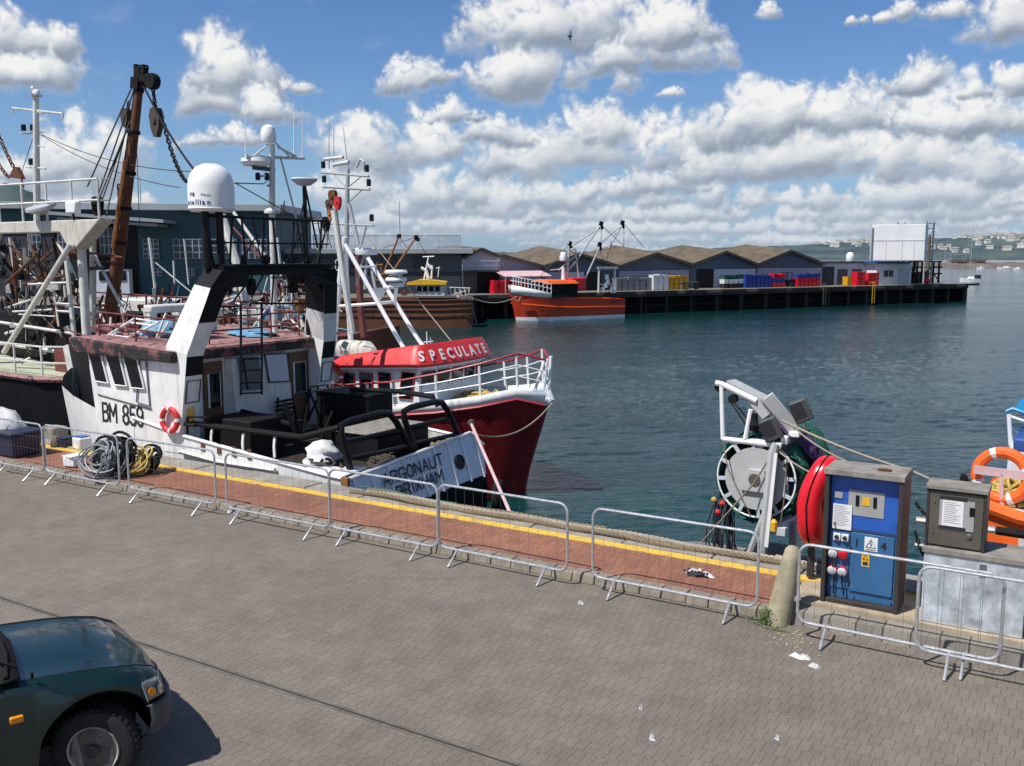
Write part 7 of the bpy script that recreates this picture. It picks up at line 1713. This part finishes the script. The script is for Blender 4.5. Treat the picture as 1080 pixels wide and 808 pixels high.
P=[V((s-.1,q-(a+.08),z+h_)) for (s,a,_,z,*_),h_ in zip(sh[3:],(.55,.8,.95,1.05))]
for z_ in (.5,1.0): m.path([p+V((0,0,z_)) for p in P],.05,5)
for a,b in zip(P[:-1],P[1:]):
    for k in range(4): p=a.lerp(b,k/4); m.tube(p,p+V((0,0,1)),.05,n=5)
m.build('bow_rail','white_clean',OT)
MB(PF).path([w_(594,296),w_(594,282)],[.28,.24],10).build('funnel','white_clean',OT); MB(PF).lathe([(.3,0),(.42,.1),(.45,.7),(.3,1.0),(.02,1.1)],w_(594,275.5),(0,0,1),14).build('radome','white_clean',OT)
m=MB(PF)
for (x0,y0,x1,y1,r_) in ((600,255,598,300,.12),(607,262,611,304,.09),(589,285,607,270,.08),(596,290,606,276,.08),(580,285,589,284,.06),(601,264,605,262,.2)): m.tube(w_(x0,y0),w_(x1,y1),r_,n=6)
m.build('mast','white_aged',OT)
m=MB(PF)
for (x0,y0,x1,y1,r_) in ((633,238,604,281,.11),(656,238,642,262,.11),(632,262,611,307,.12)): m.tube(w_(x0,y0),w_(x1,y1),r_*1.1,r_*.8,n=7)
m.build('derrick','grey_mast',OT)
for x,y in ((634,235),(656.5,234),(632.5,257),(601,256)):
    m=MB(PF); m.cbox(w_(x,y+1),(.42,.3,.5),ry=.4); m.cbox(w_(x+1,y+4.5),(.2,.2,.6),ry=-.2); m.build('derrick_head','black_rusty',OT)
m=MB(PF)
for (x0,y0,x1,y1) in ((634,240,600,262),(656,238,632,258),(658,236,680,262),(635,238,658,260),(600,258,566,296),(602,262,637,305),(634,241,634,262),(658,240,658,262),(632,262,641,288),(650,245,630,300)): m.tube(w_(x0,y0),w_(x1,y1),.035,n=4)
m.build('rigging','wire',OT)
m=MB(PF)
for x in (631,648): m.path([w_(x,309),w_(x+.6,284),w_(x+1.2,282)],[.16,.14,.12],8)
m.bar(w_(630,282.5),w_(651,282.5),.35,.3); m.tube(w_(631,300),w_(649,300),.08); m.tube(w_(631,307),w_(639,299),.07); m.tube(w_(649,307),w_(641,299),.07); 
m.build('stern_gantry','white_aged',OT); m=MB(PF)
for x,y in ((640,292),(641,297),(639,301),(636,306),(645,306)): m.cbox(w_(x,y),(.35,.3,.6))
m.build('gantry_gear','white_clean',OT)
# dark boat with yellow wheelhouse top
Yd=98.; DT=thing('brown_trawler','rusty brown trawler with yellow topped wheelhouse beside the hall','trawler',tuple(A(450,330,Yd)-V((0,0,A(450,330,Yd).z-WATER))),WF); wd=lambda x,y: A(x,y,Yd)
a=A(383,318,Yd-1.6); b=A(497,317,Yd-1.6); L3=b.x-a.x; z3=a.z+.2
sh=[(a.x-3,1.6,1.5,z3,-4),(a.x+L3*.3,1.9,1.8,z3,-4),(a.x+L3*.7,1.9,1.8,z3,-4),(b.x-.6,1.8,1.7,z3+.1,-4),(b.x,1.6,1.5,z3+.1,-4)]
hull(MB(WF),sh,Yd).build('hull','hull_brown',DT)
m=MB(WF)
for z_ in (.1,.55,1.0,1.6): m.path([(s,Yd-a_-.05,z-z_) for s,a_,_,z,_d in sh],.045,4)
for k in range(12): x=a.x+L3*k/12; m.tube((x,Yd-1.88,z3),(x,Yd-1.8,z3-1.6),.035,n=4)
m.build('side_frames','rust',DT)
m=MB(WF); m.loft([[(s,Yd-a_,z-.2),(s,Yd+a_,z-.2)] for s,a_,_,z,_d in sh]); m.build('deck','deck_wood',DT,smooth=False)
text('registration','BM 114',.42,A(486,316.5,Yd-1.72),(1,0,0),(0,0,1),'ink_soft',DT,WF)
m=MB(WF); p=A(438,301,Yd-1); r_=A(469,312,Yd-1); m.hexa([(p.x+.4,Yd-1,r_.z),(r_.x,Yd-1,r_.z),(r_.x,Yd+1.6,r_.z),(p.x+.4,Yd+1.6,r_.z),(p.x,Yd-1.1,p.z),(r_.x,Yd-1,p.z),(r_.x,Yd+1.6,p.z),(p.x,Yd+1.7,p.z)]); m.build('wheelhouse','white_aged',DT)
m=MB(WF); p2=A(429,300.6,Yd-1.3); r2=A(470,296,Yd-1.3); m.prism([(p2.x,Yd-1.3,p2.z),(r2.x,Yd-1.3,p2.z+.02),(r2.x,Yd-1.3,p2.z+.3),(r2.x-1,Yd-1.3,p2.z+.45),(p2.x+1.2,Yd-1.3,p2.z+.55),(p2.x,Yd-1.3,p2.z+.25)],(0,3.2,0)); m.build('roof','yellow_paint',DT,smooth=False)
for x in (440,446,452.5,459): f_=bx(MB(WF),x,302,x+4.6,307.5,Yd-1.12,.04).build('pane','glass_dark',DT,smooth=False)
m=MB(WF)
for (x0,y0,x1,y1,r_) in ((452,271,447,296,.1),(446,271,458,270.5,.08),(450,278,456,284,.2),(444,282,450,286,.18),(456,280,455,294,.12),(449,284,452,294,.2),(463,282,462,292,.06),(460,283,464,282,.05)): m.tube(wd(x0,y0),wd(x1,y1),r_*.9,n=6)
m.build('mast','white_clean',DT)
m=MB(WF)
for (x0,y0,x1,y1) in ((421,248,404,290),(439,250,407,297)): m.tube(wd(x0,y0),wd(x1,y1),.1,.12,n=7)
m.build('derrick','rust_orange',DT)
m=MB(WF)
for (x,y) in ((421,249),(439,250),(440.5,252.5)): m.cbox(wd(x,y),(.42,.3,.36))
for (x0,y0,x1,y1) in ((421,250,430,262),(439,250,449,268),(421,250,397,300),(439,250,404,262)): m.tube(wd(x0,y0),wd(x1,y1),.025,n=4)
m.build('derrick_head','black_rusty',DT)
m=MB(WF)
for (x0,y0,x1,y1) in ((396,300,398,277),(403,300,402,278),(396,280,404,279),(398,290,410,289),(392,296,412,295)): m.tube(wd(x0,y0),wd(x1,y1),.09,n=6)
m.build('yellow_gallows','rust_orange',DT)
rr=random.Random(9); m=MB(WF)
for k in range(10): m.cbox(wd(rr.uniform(470,496),rr.uniform(308,312)),(.3,.4,rr.uniform(.2,.5)))
for k in range(6): m.tube(wd(470+k*5,303),wd(470+k*5,312),.05,n=5)
m.tube(wd(470,303),wd(496,304),.05,n=5); m.build('deck_gear','white_aged',DT)
m=MB(WF)
for k in range(5): m.cbox(wd(rr.uniform(386,432),309),(rr.uniform(.5,1),.6,.5))
m.build('deck_boxes','rust',DT)
for i,(x0,y0,x1,y1,d_) in enumerate(((497,314,545,313,.6),(497,318,503,340,.3),(543,315,549,313,.4))):
    one('mooring_line',MB(WF).path(sag(A(x0,y0,Yd if x0<500 else 104),A(x1,y1,Yd+.5 if i==1 else 104),d_,8),.05,4),'rope_pale',('long slack pale line from the brown trawler to the pier','short pale line hanging from the brown trawler stern','short pale line at the orange bow')[i],'rope')
# a red/blue/black clutter of small craft between the market and the rafted boats
for i,(x,y,lab,mt) in enumerate(((20,318,'dark small trawler at the market wall behind the beam trawler','hull_black'),(165,300,'grey hulled boat moored below the blue market hall','wall_slate'),(300,318,'rust brown boat moored below the grey hall','hull_brown'))):
    p=A(x,y,58); t=thing('moored_boat',lab,'boat',(p.x,58,WATER),WF)
    sh=[(p.x-6,1.8,1.6,-.4,-4),(p.x,2,1.9,-.5,-4),(p.x+4,1.8,1.4,-.3,-4),(p.x+7,.2,.1,.2,-4)]
    hull(MB(WF),sh,58).build('hull',mt,t); m=MB(WF); m.loft([[(s,58-a_,z-.1),(s,58+a_,z-.1)] for s,a_,_,z,_d in sh]); m.build('deck','deck_red',t,smooth=False)
    MB(WF).box((p.x-3,57,-.5),(p.x+.5,59,1.6)).build('wheelhouse','white_aged',t,bevel=.06); m=MB(WF); m.tube((p.x,58,1),(p.x-.3,58,5.5),.08,n=6); m.tube((p.x+.0,58,4),(p.x+3.5,58,1),.05,n=5); m.build('mast','white_aged',t)
    for k in range(3): MB(WF).box((p.x-2.7+k,56.95,.7),(p.x-2.1+k,56.99,1.3)).build('pane','glass_dark',t,smooth=False)
# ---------------------------------------------------------------- flying gull
p=A(601,38,70); t=thing('flying_gull','dark gull flying against the large middle cloud','gull',tuple(p),WF)
MB(WF).ball(p,.09,10,(2.2,1,.9)).build('body','gull_dark',t)
for s_ in (-1,1): MB(WF).prism([p+V((-.08,0,.02)),p+V((.1,0,.02)),p+V((.05*s_+.1,.1,.3*s_)),p+V((.04,.15,.42*s_))],(0,.015,0)).build('wing','gull_dark',t)
# ================================================================ green pick-up, bottom left
w0=G(104,786,.36); CA=R(37)
cu_=V((math.cos(CA),math.sin(CA),0)); cn=V((-math.sin(CA),math.cos(CA),0))
# car frame: x forward, y left; origin on the ground under the near front wheel hub
CF=Matrix(((cu_.x,cn.x,0,w0.x),(cu_.y,cn.y,0,w0.y),(0,0,1,0),(0,0,0,1)))
CR=thing('pickup_truck','dark green four wheel drive pickup parked at the bottom left','pickup',(-1.3,.75,0),CF)
WD=1.66  # body width; near side y=-.06 .. far side y=WD-.06
y0=-.07; y1=WD-.07
# sections along x of the bonnet and wings: (x, z lower, z wing shoulder, z bonnet edge, z bonnet middle, inset)
def arch(x): 
    r=.47; return .36+math.sqrt(max(0,r*r-x*x)) if abs(x)<r else None
secs=[(-.74,.98,1.06,1.09,.05),(-.6,.98,1.055,1.088,.04),(-.4,.965,1.045,1.08,.035),(-.1,.945,1.02,1.065,.035),(.15,.92,.985,1.035,.04),(.34,.885,.945,1.0,.06),(.48,.83,.885,.945,.11),(.56,.76,.80,.85,.18)]
cy=(y0+y1)/2; hw=WD/2
def ring(x,zs,ze,zm,ins):
    P=[]
    for f_,z in ((1.0,zs),(.985,zs+(ze-zs)*.45),(.93,ze-.012),(.88,ze),(.80,ze-.008),(.5,zm-.005),(.22,zm+.008),(0,zm+.012)):
        P.append((x,cy-(hw-ins)*f_,z-(.02 if f_<.6 else 0)))
    return P+[(x,2*cy-p[1],p[2]) for p in P[::-1][1:]]
rows=[ring(x,zs,ze,zm,ins) for x,zs,ze,zm,ins in secs]
m=MB(CF); m.loft(rows); hood=m.build('bonnet','car_green',CR)
m=MB(CF); m.path([(x,cy-(hw-ins)*.885,ze+.001) for x,zs,ze,zm,ins in secs],.005,4); m.path([(x,cy+(hw-ins)*.885,ze+.001) for x,zs,ze,zm,ins in secs],.005,4); m.build('bonnet_gap','ink',hood)
# near and far wings with the wheel arch cut out
def wing(sg):
    m=MB(CF); n=44; xs=[-.74+1.30*i/n for i in range(n+1)]; rowt=[];rowm=[];rowb=[];lip=[]
    for x in xs:
        # interpolate shoulder
        for a,b in zip(secs[:-1],secs[1:]):
            if a[0]<=x<=b[0]+1e-6: f_=(x-a[0])/(b[0]-a[0]); zs=a[1]+(b[1]-a[1])*f_; ins=a[4]+(b[4]-a[4])*f_; break
        az=arch(x); zl=.30 if x<0 else .62
        if x<-.6: zl=.27
        low=max(zl,az) if az else zl
        fl=.045*math.exp(-((abs(x)-.0)/.55)**4)   # flare round the arch
        yb=hw-ins*.6
        rowt.append((x,cy+sg*(hw-ins),zs)); rowm.append((x,cy+sg*(yb+.018+fl*.5),low+(zs-low)*.6)); rowb.append((x,cy+sg*(yb+fl),low+.03)); lip.append((x,cy+sg*(yb+fl-.03),low))
    inn=[(x,y-sg*.09,z) for x,y,z in lip]
    m.loft([rowt,rowm,rowb,lip,inn]); return m
for sg in (-1,1): wing(sg).build('front_wing','car_green',CR)
# cab: door, scuttle, windscreen, roof
xb=-.76; xr=-2.55
def side(sg):
    m=MB(CF); y=cy+sg
    return m
for sg in (-1,1):
    yo=cy+sg*(hw-.01); dz=.98
    m=MB(CF); m.loft([[(xb-.02,cy+sg*(hw-.045),1.0),(xr,cy+sg*(hw-.045),1.04)],[(xb-.02,yo,.80),(xr,yo,.80)],[(xb-.02,yo,.62),(xr,yo,.62)],[(xb-.02,cy+sg*(hw-.03),.40),(xr,cy+sg*(hw-.03),.40)]]); d_=m.build('door','car_green',CR,solid=.02)
    MB(CF).path([(xb-.01,cy+sg*(hw+.0),1.0),(xb-.01,yo+sg*.012,.8),(xb-.01,yo+sg*.012,.62),(xb-.01,cy+sg*(hw-.02),.36)],.006,4).build('door_gap','ink',d_)
    MB(CF).bar((xb-.1,yo+sg*.012,.60),(xr,yo+sg*.012,.60),.012,.03).build('door_moulding','car_green',d_)
    if sg<0:
        text('badge','HI-LUX',.075,(xb-.36,yo-.014,.86),(1,0,0),(0,0,1),'chrome',d_,CF,wide=1.2); text('badge','motorpro',.05,(xb-.34,yo-.014,.80),(1,0,0),(0,0,1),'chrome',d_,CF,wide=1.2)
    MB(CF).box((xb-.0,cy+sg*(hw-.1),.24),(xr,cy+sg*(hw-.01),.37)).build('sill','car_green',CR,bevel=.02)
    # pillars and side glass
    m=MB(CF); m.bar((xb+.06,cy+sg*(hw-.07),1.04),(xb-.72,cy+sg*(hw-.2),1.60),.05,.05); m.bar((xb-.72,cy+sg*(hw-.2),1.60),(xr+.2,cy+sg*(hw-.2),1.62),.05,.05); m.bar((xr,cy+sg*(hw-.08),1.02),(xr+.1,cy+sg*(hw-.2),1.6),.09,.05); m.build('window_pillar','car_green',CR)
    MB(CF).prism([(xb-.05,cy+sg*(hw-.075),1.03),(xb-.76,cy+sg*(hw-.2),1.58),(xr+.2,cy+sg*(hw-.2),1.59),(xr+.05,cy+sg*(hw-.075),1.03)],(0,.01,0)).build('side_window','glass_dark',CR,smooth=False)
    t_=MB(CF); t_.cbox((xb-.38,cy+sg*(hw+.14),1.13),(.11,.2,.17)); mm=t_.build('door_mirror','bumper_plastic',CR,bevel=.035)
    MB(CF).tube((xb-.36,cy+sg*(hw-.02),1.06),(xb-.38,cy+sg*(hw+.08),1.10),.025).build('mirror_arm','bumper_plastic',mm)
MB(CF).prism([(xb+.1,y0+.10,1.085),(xb+.14,cy,1.125),(xb+.1,y1-.10,1.10),(xb-.68,y1-.22,1.585),(xb-.66,cy,1.60),(xb-.68,y0+.22,1.585)],(-.012,0,-.006)).build('windscreen','glass_blue',CR,smooth=False)
m=MB(CF); m.loft([[(xb+.22,y0+.07,1.10),(xb+.28,cy,1.125),(xb+.22,y1-.07,1.10)],[(xb+.04,y0+.08,1.08),(xb+.08,cy,1.10),(xb+.04,y1-.08,1.08)]]); m.build('scuttle','black_rubber',CR,solid=.02)
m=MB(CF); m.path([(xb+.12,y0+.09,1.115),(xb+.19,cy-.3,1.14),(xb+.2,cy,1.145),(xb+.19,cy+.3,1.14),(xb+.12,y1-.09,1.115)],.02,6); m.build('screen_seal','black_rubber',CR)
for (ya,yb_) in ((y0+.25,cy+.1),(cy+.05,y1-.3)):
    m=MB(CF); m.path([(xb+.22,ya,1.13),(xb+.12,ya+.06,1.17),(xb+.03,ya+.45,1.20),(xb-.02,yb_,1.215)],.011,5); m.path([(xb+.12,ya+.1,1.155),(xb-.04,yb_+.05,1.2)],.008,4); m.build('wiper','black_rubber',CR)
MB(CF).path([(xb+.30,y0+.07,1.08),(xb+.30,y0+.05,1.13)],.012,6).build('aerial_base','black_rubber',CR)
m=MB(CF); m.loft([[(xb-.64,y0+.22,1.60),(xb-.62,cy,1.63),(xb-.64,y1-.22,1.60)],[(xr+.1,y0+.2,1.64),(xr+.1,cy,1.68),(xr+.1,y1-.2,1.64)]]); m.build('roof','car_green',CR,solid=.03)
MB(CF).box((xr-.01,y0+.08,.5),(xr+.02,y1-.08,1.62)).build('cab_back','car_green',CR)
# load bed behind the cab (outside the picture's left edge, but part of the truck)
m=MB(CF); m.box((xr-1.7,y0+.02,.5),(xr-.06,y0+.07,1.0)); m.box((xr-1.7,y1-.07,.5),(xr-.06,y1-.02,1.0)); m.box((xr-1.75,y0+.02,.5),(xr-1.701,y1-.02,1.0)); m.box((xr-1.69,y0+.08,.5),(xr-.06,y1-.08,.55)); m.build('load_bed','car_green',CR)
# front end
m=MB(CF); nose=[(.45,y0+.14),(.56,y0+.24),(.61,cy-.35),(.63,cy),(.61,cy+.35),(.56,y1-.24),(.45,y1-.14)]
m.loft([[(x-.05,y,.72) for x,y in nose],[(x,y,.58) for x,y in nose]]); m.build('grille','bumper_plastic',CR,solid=.02)
m=MB(CF); bp=[(.40,y0-.02),(.50,y0+.0),(.59,y0+.08),(.66,y0+.32),(.70,cy),(.66,y1-.32),(.59,y1-.08),(.50,y1-.0),(.40,y1+.02)]
m.loft([[(x-.03,y+(.01 if y<cy else -.01),.63) for x,y in bp],[(x,y,.61) for x,y in bp],[(x+.01,y,.50) for x,y in bp],[(x-.02,y,.38) for x,y in bp],[(x-.10,y+(.04 if y<cy else -.04),.34) for x,y in bp]]); m.build('bumper','bumper_plastic',CR,solid=.015)
for sg in (-1,1):
    ys=cy+sg*(hw-.10); hl_=MB(CF); hl_.hexa([(.39,cy+sg*(hw+.035),.655),(.55,cy+sg*(hw-.05),.655),(.61,cy+sg*(hw-.32),.655),(.42,cy+sg*(hw-.32),.655),(.34,cy+sg*(hw+.004),.83),(.505,cy+sg*(hw-.06),.815),(.575,cy+sg*(hw-.32),.80),(.40,cy+sg*(hw-.32),.80)]); ho=hl_.build('headlight','lamp_glass',CR,bevel=.03,segs=3)
    MB(CF).path([(.385,cy+sg*(hw+.038),.665),(.345,cy+sg*(hw+.008),.82),(.50,cy+sg*(hw-.055),.812),(.575,cy+sg*(hw-.30),.80)],.006,5).build('trim','chrome',ho); MB(CF).lathe([(.001,.0),(.05,.0),(.055,.01),(.05,.016),(.001,.012)],(.50,cy+sg*(hw-.045),.735),(.9,sg*.5,.1),18).build('reflector','chrome',ho); MB(CF).lathe([(.001,.0),(.035,.0),(.038,.01),(.001,.012)],(.425,cy+sg*(hw+.012),.74),(.35,sg*.95,.1),14).build('reflector','amber',ho)
    ind=MB(CF); ind.cbox((-.60,cy+sg*(hw+.0),.80),(.10,.035,.055)); ind.build('side_indicator','amber',CR,bevel=.01)
# arch lining, wheels
for sg in (-1,1):
    m=MB(CF); m.box((-.55,cy+sg*(hw-.45),.3),(.36,cy+sg*(hw-.42),.78)); m.build('arch_liner','black_rubber',CR)
    for xw in (0,-2.95):
        if xw==0: turn=R(-30)
        else: turn=0
        c_=V((xw,cy+sg*(hw-.13),.34)); ax=V((-math.sin(turn)*1.0,math.cos(turn),0))*sg; ax=V((math.sin(-turn),math.cos(turn),0))*sg
        wt=MB(CF).lathe([(.20,-.10),(.29,-.115),(.325,-.10),(.34,-.07),(.34,.07),(.325,.10),(.29,.115),(.20,.10)],c_,ax,36).build('wheel','tyre',CR)
        if True:
            m=MB(CF)
            for k in range(36):
                a=2*math.pi*k/36; x_,y_=parallel_axes(ax); p=c_+(x_*math.cos(a)+y_*math.sin(a))*.342
                m.bar(p-ax*.09,p-ax*.02,.03,.012,up=(p-c_).normalized()); m.bar(p+ax*.09,p+ax*.02,.03,.012,up=(p-c_).normalized())
            m.build('tread','tyre',wt)
        r_=MB(CF).lathe([(.21,.10),(.205,.115),(.19,.10),(.183,.075),(.165,.07),(.10,.09),(.07,.10),(.001,.10)],c_,ax,30).build('rim','rim',wt)
        m=MB(CF); x_,y_=parallel_axes(ax)
        for k in range(5): 
            a=2*math.pi*k/5+.3; p=c_+(x_*math.cos(a)+y_*math.sin(a))*.133+ax*.075; m.lathe([(.001,.0),(.028,.0),(.028,.014),(.001,.014)],p,ax,12)
        m.build('rim_hole','ink',wt); MB(CF).lathe([(.06,.08),(.055,.13),(.03,.14),(.001,.14)],c_,ax,14).build('hub_cap','cab_dark',wt)
m=MB(CF); m.box((-1.2,cy-.4,.3),(.4,cy+.4,.55)); m.box((.42,y0+.05,.36),(.50,y1-.05,.66)); m.build('chassis','black_rubber',CR)
